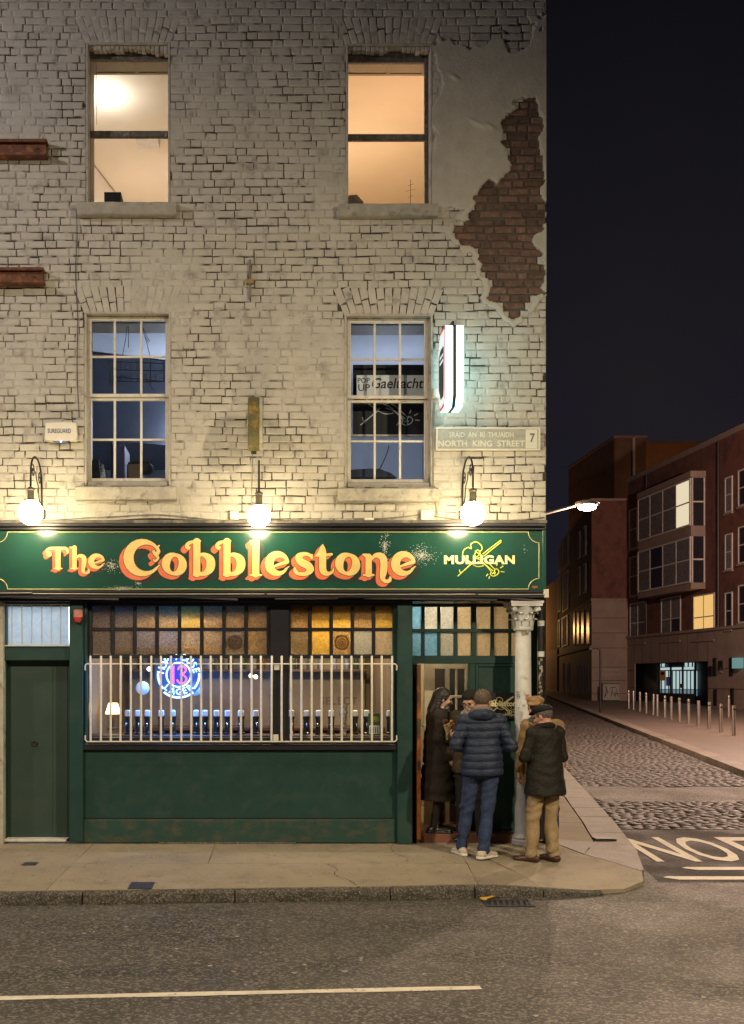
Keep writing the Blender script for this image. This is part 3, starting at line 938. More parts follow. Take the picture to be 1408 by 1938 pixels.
# --- windows of the upper floors
def room(name, m, x0, x1, y0, y1, z0, z1, hole, fm=None):
    hx0, hx1, hz0, hz1 = hole
    mb = MB()
    mb.quad((x0, y1, z0), (x1, y1, z0), (x1, y1, z1), (x0, y1, z1))
    mb.quad((x0, y0, z0), (x0, y1, z0), (x0, y1, z1), (x0, y0, z1))
    mb.quad((x1, y0, z0), (x1, y1, z0), (x1, y1, z1), (x1, y0, z1))
    mb.quad((x0, y0, z1), (x1, y0, z1), (x1, y1, z1), (x0, y1, z1))
    mb.quad((x0, y0, z0), (x1, y0, z0), (x1, y1, z0), (x0, y1, z0))
    for a, b, c, d in ((x0, hx0, z0, z1), (hx1, x1, z0, z1), (hx0, hx1, z0, hz0), (hx0, hx1, hz1, z1)):
        mb.quad((a, y0, c), (b, y0, c), (b, y0, d), (a, y0, d))
    return mb.build(name, m, pub, recalc=False)

def surround(win, key, y1, m):
    x0, x1, z0, z1 = OPN[key]
    t = .022
    mb = MB()
    mb.cbox(x0 - .012, x0 + t * .5, -.004, .13, z0, z1 + .01, .004)
    mb.cbox(x1 - t * .5, x1 + .012, -.004, .13, z0, z1 + .01, .004)
    mb.cbox(x0 + t * .5, x1 - t * .5, -.003, .13, z1 - .012, z1 + .014, .004)
    mb.build('reveal', M['reveal'], win)
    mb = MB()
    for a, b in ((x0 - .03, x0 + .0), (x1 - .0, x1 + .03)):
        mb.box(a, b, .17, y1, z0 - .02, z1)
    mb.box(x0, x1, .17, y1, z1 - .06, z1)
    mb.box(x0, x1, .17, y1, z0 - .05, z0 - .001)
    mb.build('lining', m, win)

def sill(win, pxa, pxb, pya, pyb, key, m):
    mb = MB()
    x0, z1 = W(pxa, pya, -.09); x1, z0 = W(pxb, pyb, -.09)
    # front edge of the sill is uneven, worn
    n = 14
    V = []; F = []
    for i in range(n + 1):
        x = x0 + (x1 - x0) * i / n
        j = random.uniform(-.004, .004); j2 = random.uniform(-.005, .005)
        V += [(x, .11, z1 + .012), (x, -.075 + j, z1 + j2 * .4), (x, -.09 + j, z1 - .012), (x, -.088 + j, z0 + .012 + j2), (x, -.07, z0 + j2), (x, .02, z0)]
    for i in range(n):
        for k in range(5):
            F.append((i * 6 + k, i * 6 + k + 1, (i + 1) * 6 + k + 1, (i + 1) * 6 + k))
    F += [tuple(range(6)), tuple(n * 6 + k for k in range(6))[::-1]]
    mb.add(V, F).build('sill', m, win)

def win_obj(key):
    x0, x1, z0, z1 = OPN[key]
    o = bpy.data.objects.new('window', None); link(o, pub); o.empty_display_size = .1
    o.location = ((x0 + x1) / 2, .1, z0); ORG[o.name] = Vector(o.location)
    return o

def old_sash(key, gl, gr, t0, t1, b0, b1, sillpx):
    w = win_obj(key); px0, px1, py0, py1 = openpx[key]
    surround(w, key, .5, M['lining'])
    Y = .12
    mb = MB()
    mb.pbox(px0 + 1, gl - 1, py0 + 4, py1 + 3, Y, Y + .07, .006)
    mb.pbox(gr + 1, px1 - 2, py0 + 4, py1 + 3, Y, Y + .07, .006)
    mb.pbox(gl - 1, gr + 1, py0 + 8, py0 + 19, Y - .01, Y + .07, .006)
    mb.pbox(gl - 1, gr + 1, py0 + 19, t0, Y + .012, Y + .07, .008)
    mb.build('frame', M['oldframe'], w)
    mb = MB(); mb.pbox(gl - 1, gr + 1, t1, b0, Y + .006, Y + .055, .007); mb.build('meeting_rail', M['oldframe'], w)
    # broken cream plaster left under the arch
    mb = MB(); x0, x1, z0, z1 = OPN[key]
    n = 18; xs = np.linspace(x0 + .012, x1 - .012, n + 1)
    for i in range(n):
        if (key == 'U2' and 8 < i < 12): continue
        d = .055 + random.uniform(-.02, .015) + (.03 if (key == 'U1' and i > 13) else 0)
        mb.cbox(xs[i], xs[i + 1] - .002, .018 + random.uniform(0, .01), .11, z1 - d, z1 - .01, .008)
    tag(mb.build('broken_render', M['plaster'] if key == 'U2' else M['reveal'], w), kind='stuff')
    for a, b in ((t0, t1), (b0, b1)):
        X0, Z1 = W(gl, a, Y + .04); X1, Z0 = W(gr, b, Y + .04)
        MB().quad((X0 - .01, Y + .04, Z0 - .01), (X1 + .01, Y + .04, Z0 - .01), (X1 + .01, Y + .04, Z1 + .01), (X0 - .01, Y + .04, Z1 + .01)).build('pane', M['glass'], w)
    # panelled soffit boards inside the head
    X0, X1, Z0, Z1 = OPN[key]
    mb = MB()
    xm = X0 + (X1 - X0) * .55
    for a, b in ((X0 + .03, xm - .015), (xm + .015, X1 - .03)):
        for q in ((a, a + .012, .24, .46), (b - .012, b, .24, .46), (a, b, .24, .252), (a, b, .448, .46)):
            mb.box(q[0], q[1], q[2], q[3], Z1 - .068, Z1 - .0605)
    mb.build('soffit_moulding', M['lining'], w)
    sill(w, *sillpx, key, M['sill'])
    return w
old_sash('U1', 171, 317, 112, 247, 259, 382, (145, 334, 381, 406))
old_sash('U2', 660, 803, 117, 253, 265, 385, (642, 830, 384, 408))
X0, X1, Z0, Z1 = OPN['U1']; room('upstairs_room', M['roomwarm'], X0 - .75, X1 + 1.2, .5, 5.2, 6.5, 9.22, (X0, X1, Z0 - .05, Z1 - .06))
X0, X1, Z0, Z1 = OPN['U2']; room('upstairs_room', M['roomwarm'], X0 - .9, X1 + .7, .5, 5.2, 6.5, 9.22, (X0, X1, Z0 - .05, Z1 - .06))
MB().quad((-2.95, .55, 6.5), (-1.90, 5.15, 6.5), (-1.90, 5.15, 9.22), (-2.95, .55, 9.22)).build('partition', mat('pale_partition', (.78, .73, .66), (.74, .69, .62), 2, .8), pub, recalc=False)
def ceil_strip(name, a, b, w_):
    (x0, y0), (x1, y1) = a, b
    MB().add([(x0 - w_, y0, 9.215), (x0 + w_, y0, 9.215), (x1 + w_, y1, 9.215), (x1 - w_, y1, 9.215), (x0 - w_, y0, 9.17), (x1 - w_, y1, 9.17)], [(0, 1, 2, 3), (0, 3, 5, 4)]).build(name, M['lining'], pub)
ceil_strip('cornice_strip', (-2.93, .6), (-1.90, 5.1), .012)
o = MB().tube([(WX(777, .6), .6, WZ(386, .6)), (WX(777, .6), .6, WZ(340, .6))], .003, 4)
for yy_, w_ in ((350, 5), (360, 9), (372, 4)): o.tube([(WX(777 - w_, .6), .6, WZ(yy_ + 2, .6)), (WX(777 + w_, .6), .6, WZ(yy_ - 2, .6))], .002, 4)
tag(o.build('indoor_aerial', M['cabledark']), 'thin indoor aerial standing inside the top right lit window', 'aerial')
o = MB().tube([(WX(182, .3), .3, WZ(116, .3)), (WX(182, .3), .3, WZ(170, .3)), (WX(183, .3), .3, WZ(236, .3))], .0025, 4).build('blind_cord', M['cabledark']); tag(o, 'thin dark cord hanging inside the top left lit window', 'cord')
MB().box(-1.65, -1.35, 2.35, 2.65, 9.17, 9.215).build('smoke_hatch', M['whiteframe'], pub)
light('ceiling_lamp_light', 'POINT', (-1.95, 1.42, 8.96), (1.0, .97, .90), 20, .10)
light('room_lamp_light', 'POINT', (-1.55, 3.6, 7.9), (1.0, .76, .58), 42, .15)
light('room_lamp_light', 'POINT', (1.10, 2.6, 7.9), (1.0, .72, .46), 52, .15)
light('room_lamp_light', 'POINT', (1.9, 1.2, 8.0), (1.0, .58, .36), 26, .15)
mb = MB(); mb.pbox(197, 229, 363, 381, .3, .5, .006)
b = mb.build('storage_box', M['dark']); tag(b, 'small dark box standing inside the top left lit window', 'box')
mb = MB()
X0_, Z0_ = W(659, 386, .35); X1_, Z1_ = W(684, 372, .35)
mb.prism([(X0_, Z0_), (X1_ + .02, Z0_), (X1_ - .06, Z1_), (X0_, Z1_ - .01)], .3, .5, 'xz')
tag(mb.build('slanted_crate', M['oldframe']), 'slanted dark crate corner inside the top right lit window', 'crate')

def white_sash(key, gl, gr, t0, t1, b0, b1, mu, ml, v1, v2, sillpx):
    w = win_obj(key); px0, px1, py0, py1 = openpx[key]
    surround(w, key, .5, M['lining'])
    mb = MB()
    mb.pbox(px0 + 1, gl - 7, py0 + 3, py1 + 2, .07, .17, .006); mb.pbox(gr + 7, px1 - 1, py0 + 3, py1 + 2, .07, .17, .006)
    mb.pbox(gl - 7, gr + 7, py0 + 2, t0 - 5, .07, .17, .006)
    mb.pbox(px0 + 3, px1 - 3, b1 + 6, py1 + 2, .03, .17, .008)
    mb.build('frame', M['reveal'], w)
    for a, b, Y, mid in ((t0, t1, .085, mu), (b0, b1, .12, ml)):
        mb = MB()
        mb.pbox(gl - 7, gl, a - 5, b + 6, Y, Y + .04, .005); mb.pbox(gr, gr + 7, a - 5, b + 6, Y, Y + .04, .005)
        mb.pbox(gl, gr, a - 5, a, Y + .001, Y + .04, .005); mb.pbox(gl, gr, b, b + 6, Y + .001, Y + .04, .005)
        s = mb.build('sash', M['whiteframe'], w)
        for vx in (v1, v2):
            mb = MB(); mb.pbox(vx - 2, vx + 2.2, a, b, Y + .004, Y + .03, .004); mb.build('glazing_bar', M['whiteframe'], w)
        mb = MB(); mb.pbox(gl, gr, mid - 2, mid + 2, Y + .007, Y + .027, .004); mb.build('glazing_bar', M['whiteframe'], w)
        for p, q in ((gl, v1), (v1, v2), (v2, gr)):
            for r_, s_ in ((a, mid), (mid, b)):
                A, B = W(p, s_, Y + .02), W(q, r_, Y + .02)
                MB().quad((A[0], Y + .02, A[1]), (B[0], Y + .02, A[1]), (B[0], Y + .02, B[1]), (A[0], Y + .02, B[1])).build('pane', M['glass'], w)
    sill(w, *sillpx, key, M['reveal'])
    return w
white_sash('L1', 173, 313, 607, 745, 758, 905, 675, 832, 217, 267, (142, 334, 920, 946))
white_sash('L2', 664, 803, 611, 748, 762, 907, 680, 835, 709, 757, (640, 830, 923, 949))
for key, xa, xb in (('L1', -.8, 1.3), ('L2', -1.0, .7)):
    X0, X1, Z0, Z1 = OPN[key]
    room('first_floor_room', M['roomgrey'], X0 + xa, X1 + xb, .5, 5.0, 3.6, 6.22, (X0, X1, Z0 - .05, Z1 - .06))
light('first_floor_light', 'POINT', (-.9, 2.6, 5.2), (.70, .80, 1.0), 95, .2)
light('first_floor_light', 'POINT', (1.75, 2.4, 5.2), (.70, .80, 1.0), 36, .2)
mb = MB(); mb.prism([(-2.6, 2.0), (-.05, 3.0), (-.05, 4.2), (-2.6, 4.2)], 5.05, 6.2); mb.build('bulkhead', mat('navy_paint', (.055, .062, .085), (.07, .078, .10), 4, .6), pub)

# things seen in the first-floor windows
def fiddle(x0, x1, z0, z1, Y, r):
    """line drawing of a fiddle, bow and scroll as rounded strokes"""
    S = [[(.00, .02), (.33, .36)], [(.04, .20), (.09, .12), (.36, .42)], [(.58, .62), (1.0, 1.0)], [(.60, .56), (1.0, .94)], [(1.0, .94), (1.0, 1.0)],
         [(.20, .46), (.12, .58), (.14, .72), (.24, .80), (.32, .76), (.30, .88), (.42, .95), (.54, .86), (.56, .74), (.50, .66), (.56, .58)],
         [(.20, .46), (.28, .42), (.34, .34), (.46, .28), (.60, .30)], [(.40, .70), (.50, .60), (.42, .52), (.52, .46)], [(.36, .52), (.46, .74), (.54, .56), (.44, .50)],
         [(.56, .52), (.66, .44), (.86, .20)], [(.46, .42), (.62, .34), (.78, .14)], [(.50, .48), (.82, .16)],
         [(.78, .14), (.76, .06), (.84, .02), (.93, .08), (.95, .16), (.89, .22), (.85, .16), (.88, .10)], [(.80, .08), (.84, .12), (.86, .05)],
         [(.90, .30), (.92, .38)], [(.98, .24), (1.05, .29)], [(1.0, .14), (1.08, .13)], [(.70, .08), (.66, .02)], [(.74, .02), (.72, -.05)]]
    mb = MB()
    for s in S:
        p = catmull(s, 4) if len(s) > 2 else s
        mb.tube([(x0 + (x1 - x0) * a, Y, z0 + (z1 - z0) * b) for a, b in p], r, 5)
    return mb

bt = thing('window_banner', 'white banner reading POP UP Gaeltacht behind the sash window', 'banner', (*[WX(738, .16)], .24, WZ(748, .16)))
mb = MB(); mb.pbox(675, 804, 710, 748, .24, .246); mb.build('sheet', mat('banner_vinyl', (.80, .83, .88), (.74, .77, .83), 5, .6), bt)
for body, a, b, c, d, bo, sh in (('POP', 677, 700, 715, 724.5, .008, 0), ('UP', 678, 700, 727, 740, .008, 0), ('Gaeltacht', 704, 802, 715, 735, .012, .22)):
    X0, Z1 = W(a, c, .235); X1, Z0 = W(b, d, .235)
    text_fit(body, X0, X1, Z0, Z1, .238, bo, sh).build('lettering', M['bluetext'] if 0 else M['dark'], bt)
fp = thing('fiddle_panel', 'black panel with a white line drawing of a fiddle in the window below the banner', 'sign', (WX(738, .3), .3, WZ(822, .3)))
mb = MB(); mb.pbox(668, 806, 690, 822, .30, .32, .004); mb.build('board', M['blackpaint'], fp)
mb = MB(); mb.pbox(664, 808, 822, 826, .29, .33, .003); mb.build('ledge', M['whiteframe'], fp)
X0, Z1 = W(682, 725, .29); X1, Z0 = W(786, 806, .29)
fiddle(X0, X1, Z0, Z1, .295, .006).build('line_drawing', mat('white_tube', (.62, .63, .66), None, 5, .4), fp)
hb = thing('holdall', 'dark soft holdall lying inside the window under the fiddle panel', 'bag', (WX(700, .35), .35, WZ(906, .35)))
X0, Z0 = W(705, 905, .36)
mb = MB(); prof = [(-.32, 0), (-.32, .05), (-.25, .085), (-.05, .10), (.08, .095), (.2, .05), (.27, 0)]
mb.prism([(X0 + a, Z0 + b) for a, b in prof], .30, .48, 'xz'); mb.build('body', mat('navy_bag', (.02, .03, .06), (.03, .04, .07), 15, .7), hb)
mb = MB(); p = [(X0 + .03, .29, Z0 + .03), (X0 + .1, .29, Z0 + .14), (X0 + .16, .29, Z0 + .28), (X0 + .18, .3, Z0 + .36)]
mb.tube(catmull(p, 4), .006, 5); mb.build('strap', M['cabledark'], hb)

fr = thing('unlit_neon', 'unlit wire neon sign hanging on cords inside the left sash window', 'neon sign', (WX(255, .25), .25, WZ(730, .25)))
mb = MB(); Y = .25
def PW(px, py): x, z_ = W(px, py, Y); return (x, Y, z_)
for pts in ([(205, 684), (310, 688)], [(205, 684), (212, 700), (310, 702)], [(212, 712), (308, 722)], [(208, 722), (308, 722)], [(310, 684), (310, 724)], [(208, 700), (208, 730)], [(214, 690), (214, 730)], [(285, 684), (285, 730)]):
    mb.tube([PW(*p) for p in pts], .006, 5)
mb.build('frame', M['cabledark'], fr)
mb = MB()
for y_, x0_, x1_ in ((693, 228, 284), (712, 222, 296), (719, 218, 300)):
    x_ = x0_
    while x_ < x1_:
        s_ = random.choice(([(0, 5), (2, -4), (5, 5)], [(0, -4), (0, 5), (4, 5)], [(4, -4), (0, 0), (4, 4), (0, 5)], [(0, -4), (4, -4), (4, 4)]))
        mb.tube([PW(x_ + a, y_ + b) for a, b in s_], .0045, 4); x_ += 7
mb.build('glass_lettering', mat('grey_tube', (.10, .10, .12), None, 4, .3), fr)
mb = MB()
for pts in ([(240, 617), (238, 640), (232, 672), (229, 684)], [(243, 617), (243, 658)], [(268, 617), (278, 650), (286, 684)], [(269, 617), (276, 634), (283, 645), (281, 648), (274, 636)], [(284, 724), (288, 735), (296, 744)]):
    mb.tube([PW(*p) for p in pts], .0035, 4)
mb.build('cord', M['cabledark'], fr)
pc = thing('leaning_frame', 'dark framed picture leaning at the bottom corner of the left sash window', 'picture frame', (WX(185, .4), .4, WZ(905, .4)))
X0, Z0 = W(172, 908, .4)
mb = MB(); mb.prism([(X0, Z0), (X0 + .11, Z0), (X0 + .09, Z0 + .24), (X0, Z0 + .22)], .40, .43, 'xz'); mb.build('board', M['oldframe'], pc)
mb = MB(); mb.prism([(X0 + .13, Z0), (X0 + .18, Z0), (X0 + .15, Z0 + .17), (X0 + .10, Z0 + .2)], .38, .395, 'xz'); mb.build('print', mat('print_paper', (.6, .62, .66), (.05, .05, .08), 30, .6), pc)
cb = thing('cardboard_box', 'brown cardboard box with dark bundle on top inside the left sash window', 'box', (WX(262, .45), .45, WZ(905, .45)))
mb = MB(); mb.pbox(240, 268, 878, 912, .45, .7, .006); mb.build('carton', mat('cardboard', (.16, .11, .07), (.13, .09, .06), 6, .8), cb)
X0, Z0 = W(276, 884, .5); mb = MB(); mb.sphere((X0, .5, Z0 - .02), .11, 14, 8, (.85, .8, .7)); mb.tube(catmull([(X0 - .2, .47, Z0 + .03), (X0 - .1, .46, Z0 + .05), (X0 + .05, .44, Z0 + .04)], 4), .02, 6); mb.build('bundle', M['dark'], cb)
tb = thing('wardrobe', 'dull mauve wardrobe standing in the room behind the left sash window', 'wardrobe', (WX(226, 1.4), 1.4, 3.6))
mb = MB(); mb.pbox(212, 236, 842, 960, 1.4, 1.9, .01); mb.build('carcass', mat('mauve_board', (.16, .13, .17), (.13, .11, .14), 4, .6), tb)
mb = MB(); mb.pbox(209, 213, 830, 960, 1.38, 1.45, .004); mb.build('post', M['dark'], tb)

# ================================================================== shopfront
FY = -.17
def empty_part(name, parent, loc):
    o = bpy.data.objects.new(name, None); link(o, parent); o.empty_display_size = .1
    o.location = Vector(loc) - ORG[parent.name]
    ORG[o.name] = Vector(loc)
    return o

# --- fascia board with mouldings
mb = MB(); mb.pbox(-30, 1027, 1002, 1119, FY, -.02); fas = mb.build('fascia', M['fascia'], pub)
mb = MB()
mb.pbox(-40, 1034, 990, 996, FY - .075, -.01, .006); mb.pbox(-40, 1032, 996, 1003, FY - .035, -.012, .008)
mb.build('cornice', M['blackpaint'], fas)
mb = MB()
mb.pbox(-40, 1033, 1117, 1122, FY - .03, -.01, .006); mb.pbox(-40, 1031, 1122, 1127, FY - .012, -.011, .004); mb.pbox(-40, 1034, 1127, 1131, FY - .045, -.012, .005)
mb.build('lower_moulding', M['blackpaint'], fas)
mb = MB(); mb.pbox(1027, 1034, 1002, 1119, FY - .015, .35, .004); mb.build('end_cap', M['fascia'], fas)
mb = MB(); mb.pbox(1030, 1039, 1115, 1131, FY - .05, .3, .004); mb.build('corner_block', M['whiteframe'], fas)
# pale trunking and sagging strip under the fascia
mb = MB()
for a, b, y0, dy in ((-30, 60, 1122, 0), (62, 500, 1123.5, .8), (505, 900, 1124.4, .3), (905, 1030, 1125, 0)):
    x0, z0 = W(a, y0, FY - .05); x1, z1 = W(b, y0 + dy, FY - .05)
    mb.tube([(x0, FY - .05, z0), ((x0 + x1) / 2, FY - .05, (z0 + z1) / 2 - .003), (x1, FY - .05, z1)], .006, 6)
mb.build('trunking', mat('pale_trunking', (.34, .31, .25), (.26, .23, .19), 9, .5), fas)
mb = MB()
for a, b, y0, y1 in ((25, 225, 1130, 1133), (330, 450, 1129, 1133.5), (520, 640, 1133, 1131), (690, 940, 1132, 1134), (940, 1028, 1130, 1136)):
    x0, z0 = W(a, y0, FY); x1, z1 = W(b, y1, FY)
    mb.add([(x0, FY - .03, z0), (x1, FY - .03, z1), (x1, FY - .005, z1 - .018), (x0, FY - .005, z0 - .012), (x0, FY - .028, z0 - .003), (x1, FY - .028, z1 - .003)], [(0, 1, 5, 4), (4, 5, 2, 3)])
mb.build('peeling_strip', mat('pale_peeling_paint', (.32, .32, .34), (.2, .2, .22), 12, .7), fas)
# gold line with notched corners
YG = FY - .003
def pline(pts, r=.004):
    mb = MB(); q = []
    for p in pts:
        x, z_ = W(p[0], p[1], YG); q.append((x, YG, z_))
    return mb.tube(q, r, 4)
arc = lambda cx, cy, r, a0, a1: [(cx + r * math.cos(R(a0 + (a1 - a0) * i / 8)), cy + r * math.sin(R(a0 + (a1 - a0) * i / 8))) for i in range(9)]
pts = [(15, 1007)] + [(1000, 1007)] + arc(1020, 1007, 20, 180, 90) + arc(1020, 1115, 20, -90, -180) + [(14, 1115)] + arc(-6, 1115, 20, 0, -90) + arc(-6, 1007, 20, 90, 0)
pline(pts, .0042).build('gold_border', M['goldline'], fas)

# --- painted lettering
def stroke_sdf(strokes, X, Z):
    d = np.full(X.shape, 9.0)
    for s in strokes:
        for (ax, az, ar), (bx, bz, br) in zip(s[:-1], s[1:]):
            ux, uz = bx - ax, bz - az
            L = ux * ux + uz * uz + 1e-9
            t = np.clip(((X - ax) * ux + (Z - az) * uz) / L, 0, 1)
            d = np.minimum(d, np.hypot(X - ax - ux * t, Z - az - uz * t) - (ar + (br - ar) * t))
    return d
def fill_contour(S, xs, zs):
    """polygons covering S < 0 on the grid"""
    V = []; F = []
    ins = S < 0
    c = ins[:-1, :-1].astype(int) + ins[1:, :-1] + ins[1:, 1:] + ins[:-1, 1:]
    nx, nz = c.shape
    for j in range(nz):
        i = 0
        while i < nx:
            if c[i, j] == 4:
                k = i
                while k < nx and c[k, j] == 4: k += 1
                n = len(V); V += [(xs[i], zs[j]), (xs[k], zs[j]), (xs[k], zs[j + 1]), (xs[i], zs[j + 1])]; F.append((n, n + 1, n + 2, n + 3)); i = k; continue
            if c[i, j] > 0:
                cr = [(i, j), (i + 1, j), (i + 1, j + 1), (i, j + 1)]; poly = []
                for a in range(4):
                    p, q = cr[a], cr[(a + 1) % 4]
                    if ins[p]: poly.append((xs[p[0]], zs[p[1]]))
                    if ins[p] != ins[q]:
                        t = S[p] / (S[p] - S[q])
                        poly.append((xs[p[0]] + (xs[q[0]] - xs[p[0]]) * t, zs[p[1]] + (zs[q[1]] - zs[p[1]]) * t))
                if len(poly) > 2:
                    n = len(V); V += poly; F.append(tuple(range(n, n + len(poly))))
            i += 1
    return V, F
def arcw(cx, cz, rx, rz, a0, a1, w0, wm, w1, n=18, peak=.5):
    out = []
    for i in range(n + 1):
        t = i / n; a = R(a0 + (a1 - a0) * t)
        w = w0 + (wm - w0) * math.sin(min(t / peak, 1) * math.pi / 2) ** 1.5 if t < peak else w1 + (wm - w1) * math.sin(min((1 - t) / (1 - peak), 1) * math.pi / 2) ** 1.5
        out.append((cx + rx * math.cos(a), cz + rz * math.sin(a), w))
    return out
def cm(*p): return catmull(p, 5)
def ringo(cx, cz, rx, rz, thick, thin):
    return [(cx + rx * math.cos(a), cz + rz * math.sin(a), thin + (thick - thin) * abs(math.cos(a + .25)) ** 1.6) for a in np.linspace(0, 2 * math.pi, 33)]
def glyph(ch):
    if ch == 'o': return [ringo(.35, .33, .235, .265, .12, .05)], .70
    if ch == 'C':
        return [arcw(.56, .49, .42, .43, 38, 318, .035, .135, .035), cm((.885, .77, .035), (.93, .66, .05), (.86, .58, .05), (.80, .66, .04)), cm((.86, .58, .04), (.92, .48, .035), (.84, .40, .03), (.80, .44, .02)), [(.88, .75, .03), (.95, .82, .02)], [(.86, .20, .03), (.97, .30, .015)]], 1.05
    if ch == 'b':
        return [[(.33, .97, .10), (.33, .06, .10)], [(.25, .985, .03), (.42, .985, .03)], cm((.25, .97, .035), (.12, .93, .05), (.05, .84, .055), (.10, .78, .045), (.15, .82, .02)), cm((.36, .56, .03), (.52, .60, .06), (.70, .46, .115), (.70, .22, .12), (.55, .07, .07), (.36, .06, .05)), [(.24, .03, .03), (.42, .03, .03)]], .86
    if ch == 'l': return [[(.25, .97, .10), (.25, .05, .10)], [(.10, .985, .025), (.33, .985, .03)], cm((.10, .975, .025), (.14, .90, .04), (.2, .86, .03)), [(.10, .025, .03), (.40, .025, .03)]], .45
    if ch == 'e':
        return [arcw(.38, .34, .26, .27, 20, 330, .05, .125, .03, peak=.5), cm((.62, .40, .06), (.45, .34, .045), (.26, .27, .03)), [(.58, .19, .03), (.68, .27, .012)]], .70
    if ch == 's':
        return [cm((.60, .50, .035), (.55, .58, .045), (.40, .62, .055), (.24, .54, .09), (.30, .40, .105), (.48, .30, .11), (.56, .18, .10), (.44, .06, .06), (.24, .06, .05), (.14, .14, .055), (.13, .22, .03)), [(.60, .50, .03), (.61, .60, .02)]], .70
    if ch == 't':
        return [cm((.30, .88, .02), (.31, .68, .09), (.30, .35, .10), (.32, .14, .095), (.44, .06, .06), (.58, .12, .03), (.60, .20, .02)), [(.12, .57, .03), (.55, .61, .035)], [(.30, .86, .02), (.14, .60, .02)], cm((.28, .82, .04), (.26, .7, .07), (.22, .6, .04))], .64
    if ch == 'n':
        return [[(.22, .54, .09), (.22, .05, .095)], cm((.06, .60, .025), (.14, .58, .05), (.22, .54, .08)), [(.08, .025, .03), (.36, .025, .03)], cm((.28, .44, .03), (.42, .58, .06), (.60, .54, .10), (.66, .36, .105), (.64, .10, .10), (.62, -.06, .07), (.70, -.15, .05), (.82, -.13, .05), (.84, -.04, .03))], .88
    if ch == 'h':
        return [[(.24, .97, .095), (.24, .05, .095)], cm((.05, .98, .025), (.14, .95, .05), (.24, .90, .06)), [(.10, .025, .03), (.38, .025, .03)], cm((.30, .48, .03), (.44, .60, .06), (.60, .54, .10), (.64, .34, .10), (.60, .08, .09), (.60, -.1, .07), (.70, -.18, .05), (.82, -.14, .055), (.82, -.02, .04))], .88
    if ch == 'T':
        return [[(.52, .84, .11), (.52, .05, .11)], [(.36, .025, .03), (.68, .025, .03)], cm((.06, .66, .03), (.12, .60, .05), (.20, .64, .06), (.18, .74, .05), (.08, .76, .05), (.06, .84, .05), (.18, .93, .055), (.40, .93, .07), (.70, .93, .07), (.84, .93, .06), (.92, .80, .05), (.90, .70, .03))], 1.0
    return [], .5
def paint_letter(ch, px, base, sx, sz):
    """px = left edge, base = baseline in photo units on the fascia plane; sx, sz = photo units per em"""
    st, adv = glyph(ch)
    hh = .016
    xs = np.arange(-.42, 1.25, hh); zs = np.arange(-.50, 1.22, hh)
    X, Z = np.meshgrid(xs, zs, indexing='ij')
    S0 = stroke_sdf(st, X, Z)
    dx, dz = -.115, -.105
    Sw = S0.copy()
    for t in np.linspace(0, 1, 7)[1:]:
        Sw = np.minimum(Sw, stroke_sdf(st, X - dx * t, Z - dz * t))
    Sd = np.minimum(stroke_sdf(st, X - .11, Z + .15), stroke_sdf(st, X - .03, Z + .17)) - .02
    def put(S, y, name, m):
        V, F = fill_contour(S, xs, zs)
        P = []
        for a, b in V:
            x, z_ = W(px + a * sx, base - b * sz, FY); P.append((x, y, z_))
        MB().add(P, F).build(name, m, fas, recalc=False)
    put(Sd, FY - .0012, 'letter_shadow', M['lettershadow'])
    put(Sw - .014, FY - .0024, 'letter_outline', M['outline'])
    put(Sw, FY - .0036, 'letter_block', M['orange'])
    put(S0 - .014, FY - .0048, 'letter_outline', M['outline'])
    put(S0, FY - .0060, 'letter', M['gold'])
for ch, px in (('C', 233), ('o', 306), ('b', 350), ('b', 407), ('l', 467), ('e', 501), ('s', 549), ('t', 590), ('o', 634), ('n', 683), ('e', 740)):
    w = {'C': 72, 'n': 66}.get(ch, 68)
    paint_letter(ch, px, 1090, w, 67 if ch != 'C' else 70)
for ch, px in (('T', 86), ('h', 130), ('e', 167)):
    paint_letter(ch, px, 1077, 46, 42)
X0, Z0 = W(840, 1068, FY); X1, Z1 = W(974, 1051, FY)
X0f, Z0f = W(866, 1092, FY); X1f, Z1f = W(948, 1022, FY)
fiddle(X0f, X1f, Z0f, Z1f, FY - .002, .0055).build('fiddle_emblem', M['yellowprint'], fas)
text_fit('MULLIGAN', X0, X1, Z0, Z1, FY - .0085, .045, 0, spacing=1.08).build('lettering', M['cream'], fas)
X0, Z0 = W(1007, 1114, FY); X1, Z1 = W(1017, 1108, FY)
text_fit('signs', X0, X1, Z0, Z1, FY - .0035).build('small_signature', M['orange'], fas)
# pale scuffed patches of worn varnish: many small flecks
def flecks(cx, cy, rx, ry, n, seed):
    rr = random.Random(seed); mb = MB()
    for i in range(n):
        a = rr.uniform(0, 6.28); q = abs(rr.gauss(0, .5))
        x, z_ = W(cx + rx * q * math.cos(a), cy + ry * q * math.sin(a), FY)
        s_ = rr.uniform(.0015, .0050)
        y = FY - .0072
        mb.add([(x - s_, y, z_), (x, y, z_ - s_ * .7), (x + s_ * .8, y, z_ + s_ * .2), (x, y, z_ + s_)], [(0, 1, 2, 3)])
    return mb
mb = MB()
for a in ((728, 1035, 11, 34, 260, 1), (797, 1052, 27, 20, 520, 2), (212, 1072, 17, 14, 200, 3), (232, 1114, 34, 6, 220, 4), (992, 1040, 5, 9, 16, 5), (262, 1104, 8, 3, 40, 6)):
    t_ = flecks(*a); mb.add(t_.v, t_.f)
tag(mb.build('scuff_flecks', mat('chalky_fleck', (.72, .74, .68), None, 5, .8), fas, recalc=False), kind='stuff')

